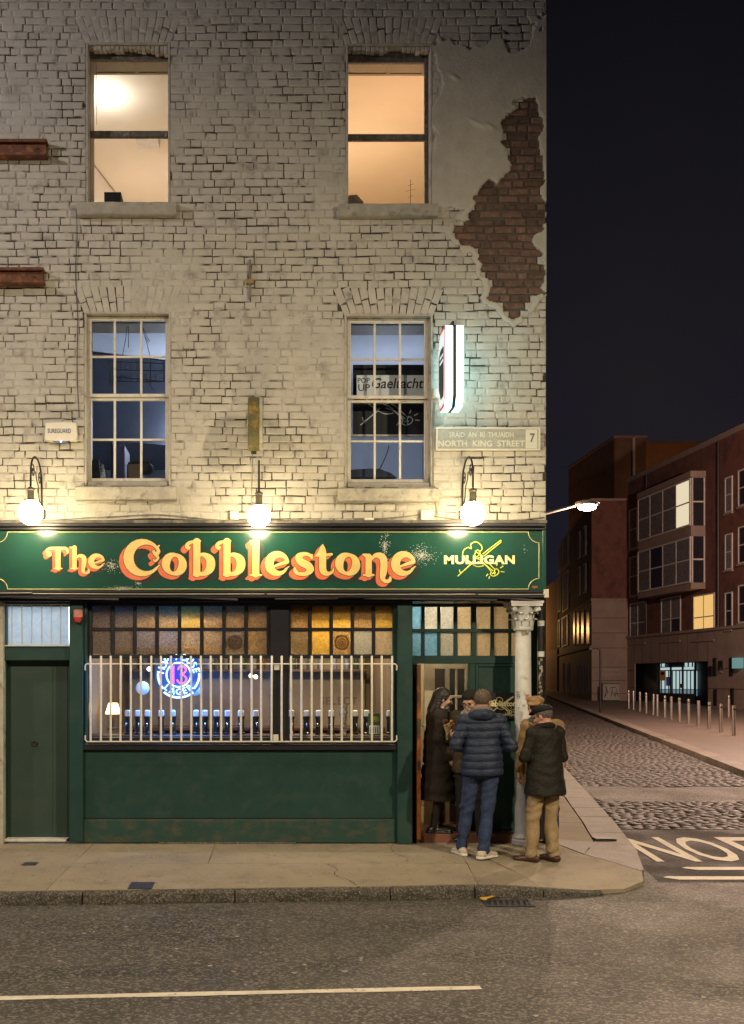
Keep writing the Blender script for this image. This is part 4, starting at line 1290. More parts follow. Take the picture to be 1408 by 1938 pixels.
# --- soffit and structure above the glazing
mb = MB(); mb.pbox(-40, 1030, 1131, 1138, -.12, .5); mb.build('soffit', M['blackpaint'], pub)
mb = MB(); x0, z1 = W(-40, 1001, 0); x1, z0 = W(1030, 1131, 0); mb.box(x0, x1, -.01, .34, z0, z1 - .005); mb.build('bressummer', M['dark'], pub)

# --- pilasters, stall riser, left door bay
def part(name, m, boxes, c=.006, parent=pub):
    mb = MB()
    for b in boxes: mb.pbox(*b, c)
    return mb.build(name, m, parent)
part('pilaster', M['green'], [(131, 157, 1138, 1594, -.05, .3), (157, 165, 1138, 1420, .0, .2)], .008)
part('pilaster', M['green'], [(752, 781, 1138, 1598, -.06, .34), (744, 752, 1138, 1596, .0, .3)], .008)
sr = part('stall_riser', M['green'], [(150, 746, 1420, 1549, .02, .3)])
part('plinth', M['greenbase'], [(148, 750, 1551, 1596, -.005, .3)], .01, sr)
part('panel_groove', M['outline'], [(160, 746, 1548.6, 1551.4, .012, .1)], .0, sr)
# sloped mossy ledge at the base
mb = MB(); x0, z0 = W(300, 1596, -.02); x1, _ = W(560, 1596, -.02)
mb.add([(x0, -.03, .0), (x1, -.03, .0), (x1, .0, .022), (x0, .0, .022)], [(0, 1, 2, 3)]); mb.build('base_fillet', M['kerb'], sr)
part('window_ledge', M['blackpaint'], [(152, 752, 1408, 1420, -.035, .2)], .008)

# --- left door with fanlight
dl = empty_part('door', pub, (WX(68, .16), .16, 0))
part('leaf', M['greendoor'], [(6, 136, 1240, 1592, .16, .21)], .004, dl)
part('door_stile', M['greendoor'], [(100, 128, 1262, 1586, .150, .162)], .003, dl)
part('door_frame', M['green'], [(4, 132, 1225, 1250, .03, .22), (2, 12, 1250, 1592, .08, .22)], .006, dl)
x, z_ = W(65, 1407, .14)
mb = MB(); mb.tube([(x + .027 * math.cos(a), .148, z_ + .027 * math.sin(a)) for a in np.linspace(0, 2 * math.pi, 17)[:-1]], .009, 8, closed=True); mb.lathe([(.0, .158), (.02, .158), (.02, .150), (0, .150)], (x, 0, z_), 16, 'y')
mb.build('door_pull', M['iron'], dl, smooth='auto')
part('threshold', M['whiteframe'], [(0, 126, 1588, 1593, .02, .2)], .003, dl)
part('fanlight', frosted_mat('milky_fanlight', (.86, .90, .94), (.74, .82, .90), 9, .05), [(12, 130, 1147, 1221, .14, .145)], 0, dl)
part('fanlight_frame', M['green'], [(2, 12, 1140, 1225, .06, .2), (12, 131, 1138, 1147, .06, .2), (12, 131, 1221, 1225, .06, .2)], .004, dl)
gr = thing('fanlight_grille', 'pale steel bars over the lit fanlight above the plain side door', 'grille', (WX(68, .02), .02, WZ(1222, .02)))
for r_ in (1144, 1222):
    mb = MB(); a = W(4, r_, .02); b = W(131, r_, .02); mb.tube([(a[0], .02, a[1]), (b[0], .02, b[1])], .009, 6); mb.build('rail', M['railing'], gr, smooth='auto')
for px in (22.5, 41.5, 60, 79, 97, 115):
    mb = MB(); a = W(px, 1220, .02); b = W(px, 1146, .02); mb.tube([(a[0], .02, a[1]), (b[0], .02, b[1])], .007, 6); mb.build('bar', M['railing'], gr, smooth='auto')
mb = MB(); a = W(4.5, 1222, .02); b = W(4.5, 1144, .02); mb.tube([(a[0], .02, a[1]), (b[0], .02, b[1])], .008, 6); mb.build('bar', M['railing'], gr, smooth='auto')

# --- bar window: leaded transom panes above, clear panes below
amber = frosted_mat('amber_cathedral_glass', (.78, .63, .40), (.42, .33, .20), 55, .22)
amber2 = frosted_mat('golden_cathedral_glass', (.95, .78, .36), (.66, .50, .20), 50, .20)
greyg = frosted_mat('grey_reeded_glass', (.66, .57, .45), (.28, .24, .19), 70, .25)
rippl = frosted_mat('rippled_glass', (.66, .56, .40), (.30, .25, .18), 90, .2)
creamg = frosted_mat('cream_obscure_glass', (.92, .84, .70), (.76, .68, .55), 35, .10)
bluishg = frosted_mat('pale_blue_obscure_glass', (.48, .70, .86), (.34, .55, .72), 30, .10)
whiteg = frosted_mat('white_obscure_glass', (.80, .80, .76), (.55, .55, .52), 60, .12)
def leaded(x0, x1, n, rows, Y, parent, bar=6, picks=None, barm=None, dbl=None):
    barm = barm or M['blackpaint']
    pitch = (x1 - x0) / n
    for i in range(n + 1):
        mb = MB(); c = x0 + pitch * i
        mb.pbox(c - bar / 2, c + bar / 2, rows[0][0] - 1, rows[-1][1] + 1, Y - .02, Y + .03, .004); mb.build('glazing_bar', barm, parent)
    mb = MB(); mb.pbox(x0 + bar / 2, x1 - bar / 2, rows[0][1], rows[1][0], Y - .018, Y + .028, .004); mb.build('glazing_bar', barm, parent)
    for j, (a, b) in enumerate(rows):
        for i in range(n):
            A, B = W(x0 + pitch * i, b, Y + .01), W(x0 + pitch * (i + 1), a, Y + .01)
            m = picks(i, j)
            mb = MB(); mb.box(A[0] + .012, B[0] - .012, Y + .006, Y + .012, A[1], B[1])
            p = mb.build('pane', m, parent)
            if dbl and (i, j) in dbl:
                cx, cz = (A[0] + B[0]) / 2, (A[1] + B[1]) / 2
                mb = MB()
                for r_, w_ in ((.075, .012), (.045, .010), (.018, .012)):
                    mb.tube([(cx + r_ * math.cos(t), Y + .004, cz + r_ * math.sin(t)) for t in np.linspace(0, 2 * math.pi, 25)[:-1]], w_, 6, closed=True)
                mb.build('bullseye', amber, p, smooth=True)
rows = ((1148, 1188), (1194, 1238))
bw = empty_part('bar_window', pub, (WX(330, .08), .08, WZ(1408, .08)))
def pk1(i, j): return [[greyg, greyg, amber, amber, amber2, amber, amber, amber], [greyg, rippl, greyg, greyg, amber, amber, greyg, amber]][j][i]
leaded(171, 508, 8, rows, .08, bw, 6.5, pk1, dbl=((6, 1),))
part('window_frame', M['blackpaint'], [(163, 168, 1138, 1408, .05, .2), (168, 511, 1136, 1147, .05, .2), (168, 511, 1239, 1246, .045, .2), (511, 547, 1136, 1408, .03, .2), (168, 511, 1396, 1408, .03, .2)], .005, bw)
for a, b in ((168, 338), (338, 511)):
    A, B = W(a, 1396, .1), W(b, 1246, .1)
    MB().quad((A[0], .1, A[1]), (B[0], .1, A[1]), (B[0], .1, B[1]), (A[0], .1, B[1])).build('pane', M['glass'], bw)
bw2 = empty_part('bar_window', pub, (WX(645, .08), .08, WZ(1408, .08)))
def pk2(i, j): return [[amber, amber2, amber2, amber, amber2], [rippl, amber2, amber, whiteg, creamg]][j][i]
leaded(547, 747, 5, rows, .08, bw2, 6.5, pk2, dbl=((2, 1),))
part('window_frame', M['blackpaint'], [(747, 752, 1138, 1408, .05, .2), (547, 747, 1136, 1147, .05, .2), (547, 747, 1239, 1246, .045, .2), (547, 747, 1396, 1408, .03, .2)], .005, bw2)
A, B = W(547, 1396, .1), W(747, 1246, .1)
MB().quad((A[0], .1, A[1]), (B[0], .1, A[1]), (B[0], .1, B[1]), (A[0], .1, B[1])).build('pane', M['glass'], bw2)

# --- bar interior
IX0, IX1, IY1, IZ1 = WX(160), WX(768), 3.6, 3.15
mb = MB()
mb.quad((IX0, IY1, 0), (IX1, IY1, 0), (IX1, IY1, IZ1), (IX0, IY1, IZ1)); mb.quad((IX0, .22, 0), (IX0, IY1, 0), (IX0, IY1, IZ1), (IX0, .22, IZ1)); mb.quad((IX1, .22, 0), (IX1, IY1, 0), (IX1, IY1, IZ1), (IX1, .22, IZ1))
mb.quad((IX0, .22, IZ1), (IX1, .22, IZ1), (IX1, IY1, IZ1), (IX0, IY1, IZ1)); mb.quad((IX0, .22, .02), (IX1, .22, .02), (IX1, IY1, .02), (IX0, IY1, .02))
mb.build('bar_room', mat('smoky_bar_wall', (.22, .155, .075), (.16, .11, .052), 2, .7), pub, recalc=False)
part('window_board', mat('dark_stained_wood', (.07, .038, .022), (.05, .028, .018), 9, .5), [(160, 752, 1392, 1412, .2, .62)])
part('blind_box', M['dark'], [(168, 752, 1130, 1160, .2, .3)])
bc = thing('bar_counter', 'dark wooden bar counter behind the barred pub window', 'counter', (0, 1.75, 0))
mb = MB(); mb.box(IX0 + .3, IX1 - .05, 1.7, 2.15, .02, 1.18); mb.build('front', mat('bar_wood', (.10, .05, .03), (.07, .035, .02), 7, .45), bc)
mb = MB(); mb.cbox(IX0 + .28, IX1 - .03, 1.62, 2.2, 1.18, 1.235, .012); mb.build('top', mat('bar_top', (.09, .045, .025), None, 7, .25), bc)
bs = thing('back_bar', 'tall back bar shelving with a pale mirror panel behind the counter', 'shelf', (0, 3.3, 0))
mb = MB(); mb.box(IX0 + .1, IX1 - .1, 3.45, 3.58, .9, 2.9); mb.build('mirror_panel', mat('cloudy_back_panel', (.32, .25, .15), (.20, .15, .085), 2.2, .4), bs)
for z_ in (1.95, 2.32):
    mb = MB(); mb.cbox(IX0 + .1, IX1 - .1, 3.15, 3.45, z_, z_ + .04, .006); mb.build('shelf_board', mat('shelf_wood', (.09, .05, .03), None, 7, .5), bs)
X0, Z0 = W(606, 1334, 3.44); X1, Z1 = W(676, 1319, 3.44)
text_fit('SELECT', X0, X1, Z0, Z1, 3.44, .02, 0, spacing=1.15).build('lettering', mat('faded_print', (.14, .09, .07), None, 6, .6), bs)
# bottles on the shelves
bot = []
for k in range(3):
    s_ = (.038, .034, .042)[k]
    mb = MB().lathe([(0, 0), (s_, 0), (s_, .17), (s_ * .9, .19), (.014, .235), (.014, .29), (.017, .29), (.017, .305), (0, .305)], (0, 0, 0), 10)
    me = mb.mesh('bottle', smooth='auto'); me.materials.append(mat('bottle_glass', ((.03, .05, .03), (.10, .05, .02), (.16, .18, .2))[k], None, 5, .15)); bot.append(me)
nb = 0
for z_ in (1.99,):
    x = IX0 + .25
    while x < IX1 - .2:
        if not (-.05 < x < .05):
            o = bpy.data.objects.new('bottle', random.choice(bot)); link(o); o.location = (x, 3.28 + random.uniform(-.05, .05), z_)
            o.scale = (1, 1, random.uniform(.8, 1.0))
            nb += 1
            tag(o, 'small bottle standing on the back shelf behind the bar windows', 'bottle', 'bottles on the back bar shelf')
        x += random.uniform(.11, .2)
# beer taps lined up along the window
tapm = [mat('tap_black', (.02, .022, .025), None, 5, .3), mat('tap_white_badge', (.75, .77, .80), None, 5, .4), mat('tap_chrome', (.6, .6, .62), None, 5, .25, metal=.9)]
def make_tap():
    t = thing('beer_tap', 'black beer tap with a white badge on the ledge behind the railings', 'beer tap', (0, 0, 0), 0, 'beer taps lined up along the bar window')
    MB().lathe([(0, 0), (.046, 0), (.046, .02), (.034, .03), (.032, .17), (.042, .19), (.042, .21), (0, .21)], (0, 0, 0), 12).build('tower', tapm[0], t, 'auto')
    MB().cbox(-.034, .034, -.02, .02, .205, .285, .012).build('badge', tapm[1], t)
    MB().tube([(0, -.03, .14), (0, -.075, .13), (0, -.085, .09)], .009, 6).build('spout', tapm[2], t, smooth=True)
    MB().lathe([(.012, 0), (.02, .06), (.022, .085), (.012, .1), (0, .1)], (0, 0, .09), 8).build('emblem', tapm[2], t, 'auto')
    return t
tap = make_tap(); first = True; on = ['first', 'second', 'third', 'fourth', 'fifth', 'sixth', 'seventh', 'eighth', 'ninth', 'tenth', 'eleventh']
tx = [242, 261, 279, 305, 327, 371, 388, 410, 431, 456, 484, 551, 580, 603, 627, 672, 694, 737]
for px in tx:
    o = tap if first else copy_tree(tap); first = False
    o['label'] = 'black beer tap with white badge, %s from the left in the %s bar window' % ((on[tx.index(px)], 'wide left') if px < 510 else (on[tx.index(px) - 11], 'narrow right'))
    x, z_ = W(px, 1390, .44); o.location = (x, .44, z_ - .0); o.rotation_euler = (0, 0, random.uniform(-.2, .2))
# hop-patterned tall tap and a price card
tt = thing('patterned_tap', 'taller beer tap with a pale spiral pattern among the black taps', 'beer tap', (WX(650, .42), .42, WZ(1390, .42)))
MB().lathe([(0, 0), (.04, 0), (.036, .22), (.05, .24), (.05, .33), (0, .33)], tuple(ORG[tt.name]), 12).build('tower', mat('spiral_pattern', (.55, .56, .5), (.02, .03, .03), 28, .4), tt, 'auto')
pc = thing('price_card', 'green and white price card propped inside the right bar window', 'card', (WX(708, .3), .3, WZ(1390, .3)))
mb = MB(); mb.pbox(697, 720, 1350, 1391, .3, .31, .003); mb.build('card', mat('card_green', (.05, .09, .04), None, 5, .5), pc)
mb = MB(); mb.pbox(699, 718, 1373, 1389, .294, .298); mb.build('white_field', mat('card_white', (.75, .77, .75), None, 5, .5), pc)
X0, Z0 = W(702, 1366, .29); X1, Z1 = W(716, 1356, .29); text_fit('OPEN', X0, X1, Z0, Z1, .294).build('lettering', M['yellowprint'], pc)
for k in range(4):
    mb = MB(); mb.pbox(701 + k * 4.4, 702.6 + k * 4.4, 1376, 1387, .288, .292); mb.build('print_line', M['dark'], pc)
# round table lamp with glow, pale globes, small light string
tl = thing('table_lamp', 'glowing yellow table lamp at the left of the barred bar window', 'lamp', (WX(214, .9), .9, 1.1))
x, z_ = W(214, 1340, .9)
MB().lathe([(0, 0), (.07, 0), (.07, .015), (.015, .03), (.015, .16), (0, .16)], (x, .9, z_ - .26), 12).build('base', M['brass'], tl, 'auto')
MB().lathe([(.0, .0), (.095, .0), (.055, .13), (0, .13)], (x, .9, z_ - .07), 18).build('shade', emit_mat('lamp_shade_glow', (1.0, .68, .25), 7), tl, 'auto')
for k, (px, py) in enumerate(((270, 1302), (370, 1304))):
    x, z_ = W(px, py, 1.2)
    t = thing('pendant_globe', ('pale blue-lit pendant globe left of the round neon sign', 'pale blue-lit pendant globe right of the round neon sign')[k], 'pendant lamp', (x, 1.2, z_), 0, 'pendant globes inside the bar window')
    MB().sphere((x, 1.2, z_), .085, 18, 12).build('globe', mat('opal_glass', (.5, .62, .75), None, 5, .3, emit=(.18, .42, .85), es=.55), t, True)
    MB().tube([(x, 1.2, z_ + .08), (x, 1.2, IZ1)], .006, 6).build('stem', M['iron'], t)
for px, py, c in ((185, 1274, (1, .12, .10)), (199, 1276, (1, .12, .15)), (282, 1266, (1, .95, .9)), (475, 1279, (1, .85, .6)), (484, 1281, (1, .8, .5))):
    x, z_ = W(px, py, 2.4)
    o = MB().sphere((0, 0, 0), .028, 10, 8).build('indicator_light', emit_mat('indicator_glow', c, 9)); o.location = (x, 2.4, z_)
    tag(o, {185: 'small red light bulb left end of the bar behind the railings', 199: 'pinkish red light bulb second from the left behind the railings', 282: 'small white light bulb left of the neon sign', 475: 'warm light bulb near the middle mullion, left of two', 484: 'warm light bulb closest to the middle mullion'}[px], 'light bulb', 'little bulbs over the bar')
light('bar_ceiling_light', 'POINT', (-.9, .75, 2.75), (1.0, .80, .52), 62, .08)
light('bar_ceiling_light', 'POINT', (.95, .75, 2.85), (1.0, .78, .44), 130, .08)
light('bar_ceiling_light', 'POINT', (.85, 2.5, 2.8), (1.0, .76, .52), 52, .1)
light('lobby_light', 'POINT', (-2.5, .9, 2.75), (.80, .92, 1.0), 120, .12)
part('lobby_wall', M['roomgrey'], [(-20, 158, 1100, 1596, 1.5, 1.6)])

# --- round neon beer sign
NX, NZ = W(338, 1277, .15); NY = .15; ku = (D0 + .15) / FPX
blue_white = emit_mat('neon_blue_white', (.40, .72, 1.0), 4.5); pinkn = emit_mat('neon_pink', (1.0, .16, .62), 2.2)
ns = thing('neon_sign', 'round blue-white neon beer sign glowing behind the window railings', 'neon sign', (NX, NY, NZ - .26))
def ring(r, a0, a1, tr, m, name, dz=0):
    p = [(NX + r * ku * math.cos(R(a)), NY, NZ + r * ku * math.sin(R(a)) + dz) for a in np.linspace(a0, a1, 30)]
    MB().tube(p, tr, 6).build(name, m, ns, smooth=True)
ring(39, 176, 222, .0115, blue_white, 'outer_tube'); ring(39, -42, 4, .0115, blue_white, 'outer_tube'); ring(43, 230, 310, .0115, blue_white, 'outer_tube')
ring(23, 0, 360, .009, blue_white, 'inner_tube')
def arc_text(body, r, a_mid, da, size, flip, name):
    n = len(body)
    for i, ch in enumerate(body):
        if ch == ' ': continue
        ang = a_mid + (-(i - (n - 1) / 2) * da if not flip else (i - (n - 1) / 2) * da)
        V, F = text_geo(ch, .012, 0, .03)
        lo, hi = V.min(0), V.max(0)
        u = (V[:, 0] - (lo[0] + hi[0]) / 2) / .7 * size; v = (V[:, 1] - lo[1]) / (hi[1] - lo[1] + 1e-6) * size * 1.05 - size / 2
        a = R(ang); rot = a - math.pi / 2 if not flip else a + math.pi / 2
        X = NX + r * ku * math.cos(a) + (u * math.cos(rot) - v * math.sin(rot)) * ku
        Z = NZ + r * ku * math.sin(a) + (u * math.sin(rot) + v * math.cos(rot)) * ku
        MB().add(np.stack([X, NY - V[:, 2] * .1, Z], 1), F).build(name, blue_white, ns)
arc_text('HOP HOUSE', 34, 90, 19.0, 12.5, False, 'lettering')
arc_text('LAGER', 32.5, 270, 21, 11.5, True, 'lettering')
def pn(pts): return [(NX + a * ku, NY - .012, NZ - b * ku) for a, b in catmull(pts, 5)]
MB().tube([(NX - 10 * ku, NY - .012, NZ + 17 * ku), (NX - 10 * ku, NY - .012, NZ - 17 * ku)], .013, 6).build('numeral_one', pinkn, ns, smooth=True)
MB().tube(pn([(-1, -9), (2, -15), (9, -16), (14, -10), (11, -4), (4, -1), (11, 2), (15, 9), (9, 16), (1, 15), (-3, 9)]), .011, 6).build('numeral_three', pinkn, ns, smooth=True)
bp_ = frosted_mat('blue_glow_acrylic', (.30, .50, .95), (.26, .45, .9), 3, .72, 0)  # blue plate added behind the tubes to carry a blue glow
for n_ in bp_.node_tree.nodes:
    if n_.type == 'BSDF_TRANSLUCENT':
        df = bp_.node_tree.nodes.new('ShaderNodeBsdfDiffuse'); df.inputs[0].default_value = (.22, .42, .95, 1)
        for l_ in list(n_.outputs[0].links):
            bp_.node_tree.links.new(df.outputs[0], l_.to_socket)
MB().lathe([(0, .0), (.275, .0), (.275, .006), (0, .006)], (NX, NY + .03, NZ), 36, 'y').build('added_glow_plate', bp_, ns)
MB().tube([(NX - .2, NY + .01, NZ + .2), (NX - .2, NY + .02, NZ + .32)], .002, 4).build('hanging_wire', M['cabledark'], ns)
light('neon_spill', 'POINT', (NX, NY + .16, NZ), (.008, .24, 1.0), 110, .2)

# --- window railing
rl = thing('window_railing', 'cream painted steel railing of upright bars across the bar windows', 'railing', (WX(455, -.1), -.1, WZ(1405, -.1)))
def RP(px, py, Y=-.1): x, z_ = W(px, py, Y); return (x, Y, z_)
for py, hook in ((1256.5, 1), (1403.5, -1)):
    mb = MB()
    e0 = [RP(161, py + hook * 12), RP(160.5, py + hook * 3), RP(163, py)]
    mb.tube([RP(161.5, py + 12 * hook if hook > 0 else py - 12), RP(161, py + (4 if hook > 0 else -4)), RP(164, py), RP(748, py), RP(751, py + (4 if hook > 0 else -4)), RP(750.5, py + (12 if hook > 0 else -12))], .0085, 6)
    mb.build('rail', M['railing'], rl, smooth='auto')
nbar = 31
for i in range(nbar):
    px = 171.5 + i * (741.5 - 171.5) / (nbar - 1) + random.uniform(-.6, .6)
    t_ = random.uniform(-.8, .8)
    p0, p1, p2 = RP(px, 1403, -.1), RP(px + t_ * .3, 1300, -.1), RP(px + t_, 1242, -.1)
    mb = MB(); mb.tube([p0, p1, p2, (p2[0], p2[1], p2[2] + .006)], [.0125, .0125, .0125, .007], 7); mb.build('bar', M['railing'], rl, smooth='auto')
for px, py in ((524, 1263), (522, 1397)):
    mb = MB(); mb.pbox(px - 5, px + 5, py - 6, py + 5, -.09, .03, .003); mb.build('fixing_bracket', M['railing'], rl)

# --- entrance: transom lights, glazed inner door, open wooden leaf, side panel
EY = .30
en = empty_part('entrance', pub, (WX(880, EY), EY, 0))
er = ((1148, 1190), (1197, 1241))
def pe(i, j): return [[bluishg, whiteg, whiteg, creamg, creamg, creamg, creamg], [bluishg, bluishg, whiteg, creamg, creamg, creamg, creamg]][j][i]
xsE = [(778, 798), (804, 828), (834, 859), (866, 892), (902, 929), (935, 963), (968, 996)]
for j, (a, b) in enumerate(er):
    for i, (p, q) in enumerate(xsE):
        mb = MB(); mb.pbox(p, q, a, b, EY + .02, EY + .026); mb.build('pane', pe(i, j), en)
part('transom_frame', M['green'], [(770, 1004, 1138, 1148, EY - .02, EY + .06), (770, 1004, 1190, 1197, EY - .01, EY + .05), (770, 1004, 1241, 1256, EY - .03, EY + .06)] +
     [(a, b, 1148, 1190, EY - .012, EY + .05) for a, b in ((798, 804), (828, 834), (859, 866), (892, 902), (929, 935), (963, 968), (996, 1004))] +
     [(a, b, 1197, 1241, EY - .012, EY + .05) for a, b in ((798, 804), (828, 834), (859, 866), (892, 902), (929, 935), (963, 968), (996, 1004))], .004, en)
part('door_frame', M['green'], [(770, 789, 1256, 1592, EY - .03, EY + .08), (888, 900, 1256, 1592, EY - .03, EY + .08)], .005, en)
part('side_panel', M['green'], [(900, 1010, 1256, 1575, EY + .0, EY + .06), (900, 906, 1256, 1575, EY - .02, EY + .0), (906, 1006, 1256, 1262, EY - .018, EY), (906, 1006, 1566, 1575, EY - .018, EY)], .005, en)
part('corner_pier', M['green'], [(1003, 1019, 1138, 1592, .10, .5)], .006, en)
part('corner_wall', M['reveal'], [(1019, 1033, 1131, 1592, .05, .5)], .004)
tile = mat('red_tiled_step', (.19, .075, .045), (.13, .05, .032), 7, .5, bump=.002, bscale=60)
stp = part('step', tile, [(786, 1004, 1578, 1598, .06, .95)], .012, en)
part('kick_board', tile, [(900, 1006, 1575, 1592, EY + .01, EY + .05)], .004, en)
# lobby
lobby = mat('cream_lobby_paint', (.46, .39, .27), (.40, .33, .22), 3, .7)
LX0, LX1 = WX(772, EY), WX(1012, EY)
mb = MB()
mb.quad((LX0, EY + .09, 0), (LX0, 2.6, 0), (LX0, 2.6, 3.1), (LX0, EY + .09, 3.1)); mb.quad((LX1, EY + .09, 0), (LX1, 2.6, 0), (LX1, 2.6, 3.1), (LX1, EY + .09, 3.1))
mb.quad((LX0, 2.6, 0), (LX1, 2.6, 0), (LX1, 2.6, 3.1), (LX0, 2.6, 3.1)); mb.quad((LX0, EY + .09, 3.1), (LX1, EY + .09, 3.1), (LX1, 2.6, 3.1), (LX0, 2.6, 3.1)); mb.quad((LX0, EY + .09, .1), (LX1, EY + .09, .1), (LX1, 2.6, .1), (LX0, 2.6, .1))
mb.build('lobby', lobby, en, recalc=False)
ind = empty_part('inner_door', pub, (WX(845, .85), .85, .1))
cdoor = mat('cream_door_paint', (.60, .53, .38), (.50, .43, .30), 8, .5)
part('door_stiles', cdoor, [(803, 823, 1250, 1560, .85, .9), (843, 851, 1250, 1560, .85, .9), (862, 866, 1266, 1525, .855, .895), (880, 892, 1250, 1560, .85, .9),
                            (823, 843, 1250, 1266, .85, .9), (851, 880, 1250, 1266, .85, .9), (823, 843, 1316, 1321, .853, .897), (851, 880, 1316, 1321, .853, .897),
                            (851, 880, 1418, 1422, .853, .897), (851, 880, 1467, 1471, .853, .897), (823, 843, 1418, 1422, .853, .897), (823, 843, 1467, 1471, .853, .897)], .004, ind)
part('kick_panel', mat('brown_kick_panel', (.11, .07, .045), (.08, .05, .03), 6, .5), [(823, 880, 1522, 1556, .86, .89)], .004, ind)
for a, b in ((823, 843), (851, 880)):
    part('pane', M['glass'], [(a, b, 1266, 1522, .87, .876)], 0, ind)
part('notice', M['whiteframe'], [(826, 840, 1306, 1316, .845, .848)], 0, ind)
# dim hall behind the glazed door: an added dark sheet puts its gloom into the panes
mb = MB(); mb.pbox(803, 892, 1262, 1560, 1.1, 1.15); mb.build('hall_gloom_sheet', mat('hall_gloom_dark', (.06, .045, .035), (.035, .028, .024), 4, .6), en)
od = empty_part('open_door_leaf', pub, (WX(793, .03), .03, .1))
part('leaf', mat('varnished_orange_wood', (.44, .15, .035), (.33, .10, .024), 12, .4, dirt=(.10, .045, .022), dscale=3, dlo=.45, dhi=.6, dstretch=(1, 1, 1)), [(789.5, 796.5, 1257, 1589, -.02, .27)], .004, od)
part('lock_plate', M['brass'], [(790.2, 796, 1360, 1385, -.024, -.019), (790.2, 796, 1440, 1458, -.024, -.019)], 0, od)
mb = MB(); x, z_ = W(798, 1373, .0); mb.sphere((x + .02, .02, z_), .016, 10, 8); x, z_ = W(798, 1446, .0); mb.sphere((x + .02, .02, z_), .014, 10, 8); mb.build('knob', M['tapchrome'] if 'tapchrome' in M else M['stainless'], od, True)
light('lobby_ceiling_light', 'POINT', (2.05, .72, 2.72), (1.0, .86, .64), 38, .08)
light('lobby_ceiling_light', 'POINT', (2.2, 1.8, 2.7), (1.0, .82, .56), 26, .08)

# --- Corinthian column
CXc, CYc = WX(990, -.02), -.02
col = empty_part('column', pub, (CXc, CYc, 0))
zt, zc = WZ(1192, CYc), WZ(1138, CYc)
MB().lathe([(0, .0), (.125, .0), (.125, .05), (.115, .06), (.12, .085), (.105, .11), (.094, .125), (.094, .5), (.092, 1.2), (.086, zt - .05), (.083, zt), (0, zt)], (CXc, CYc, 0), 28).build('shaft', M['column'], col, 'auto')
cap = MB()
cap.lathe([(0, zt - .012), (.100, zt - .012), (.112, zt + .004), (.112, zt + .022), (.10, zt + .03), (.098, zt + .05), (.104, zt + .16), (.125, zt + .235), (.14, zt + .262), (0, zt + .262)], (CXc, CYc, 0), 28)
cap_o = cap.build('capital', M['column'], col, 'auto')
mb = MB()
pts = []
for q in range(4):
    a0 = R(45 + 90 * q)
    c0 = (math.cos(a0) * .245, math.sin(a0) * .245); a1 = R(45 + 90 * (q + 1)); c1 = (math.cos(a1) * .245, math.sin(a1) * .245)
    for t in np.linspace(0, 1, 9)[:-1]:
        x, y = c0[0] + (c1[0] - c0[0]) * t, c0[1] + (c1[1] - c0[1]) * t
        k = 1 - .22 * math.sin(math.pi * t); pts.append((CXc + x * k, CYc + y * k))
mb.prism(pts, zt + .258, zt + .292); mb.prism([(CXc + (x - CXc) * 1.05, CYc + (y - CYc) * 1.05) for x, y in pts], zt + .290, zt + .312)
mb.build('abacus', M['column'], cap_o)
for lev_, n, hgt, out in ((zt + .028, 8, .095, .055), (zt + .09, 8, .10, .05)):
    for k in range(n):
        a = 2 * math.pi * (k + (.5 if lev_ > zt + .05 else 0)) / n
        mb = MB(); V = []; F = []
        prof = [(.100, 0, .030), (.106, .35, .038), (.112, .7, .034), (.125, .92, .030), (.150, .98, .022), (.160, .86, .012)]
        for r_, t, w_ in prof:
            for s_ in (-1, -.4, .4, 1):
                rr_ = r_ + (.010 if abs(s_) < .5 else 0)
                V.append((CXc + rr_ * math.cos(a) - s_ * w_ * math.sin(a), CYc + rr_ * math.sin(a) + s_ * w_ * math.cos(a), lev_ + hgt * t))
        for i in range(len(prof) - 1):
            for j in range(3): F.append((i * 4 + j, i * 4 + j + 1, i * 4 + 5 + j, i * 4 + 4 + j))
        mb.add(V, F).build('acanthus_leaf', M['column'], cap_o)
for q in range(4):
    a = R(45 + 90 * q); mb = MB()
    c = (CXc + .175 * math.cos(a), CYc + .175 * math.sin(a), zt + .222)
    sp = [(c[0] + (.036 - .004 * t) * math.cos(t * 1.1) * math.cos(a), c[1] + (.036 - .004 * t) * math.cos(t * 1.1) * math.sin(a), c[2] + (.036 - .004 * t) * math.sin(t * 1.1)) for t in range(9)]
    mb.tube([(CXc + .10 * math.cos(a), CYc + .10 * math.sin(a), zt + .20)] + sp[::1], .016, 7); mb.build('volute', M['column'], cap_o, True)
stm = [mat('sticker_black', (.02, .02, .02), (.6, .6, .6), 60, .5), mat('sticker_red', (.35, .06, .04), (.5, .4, .3), 70, .5), mat('sticker_white', (.6, .6, .58), (.1, .1, .12), 60, .5), mat('sticker_olive', (.16, .12, .05), (.4, .3, .2), 60, .5)]
def sticker(px, py, w, h_, m, cx=CXc, cy=CYc, r=.094, parent=col):
    x, z_ = W(px, py, cy - r)
    s_ = max(-.95, min(.95, (x - cx) / r)); a = math.asin(s_); hw = w / r / 2
    V = []; F = []
    for i in range(4):
        t = a - hw + 2 * hw * i / 3
        for zz in (z_ - h_ / 2, z_ + h_ / 2): V.append((cx + (r + .002) * math.sin(t), cy - (r + .002) * math.cos(t), zz))
    for i in range(3): F.append((2 * i, 2 * i + 2, 2 * i + 3, 2 * i + 1))
    MB().add(V, F).build('sticker', m, parent)
for a in ((991, 1198, .05, .045, 3), (999, 1197, .03, .05, 0), (982, 1315, .05, .075, 0), (998, 1319, .045, .06, 1), (991, 1335, .03, .025, 2), (994, 1371, .045, .04, 1), (983, 1340, .02, .02, 2)):
    sticker(a[0], a[1], a[2], a[3], stm[a[4]])
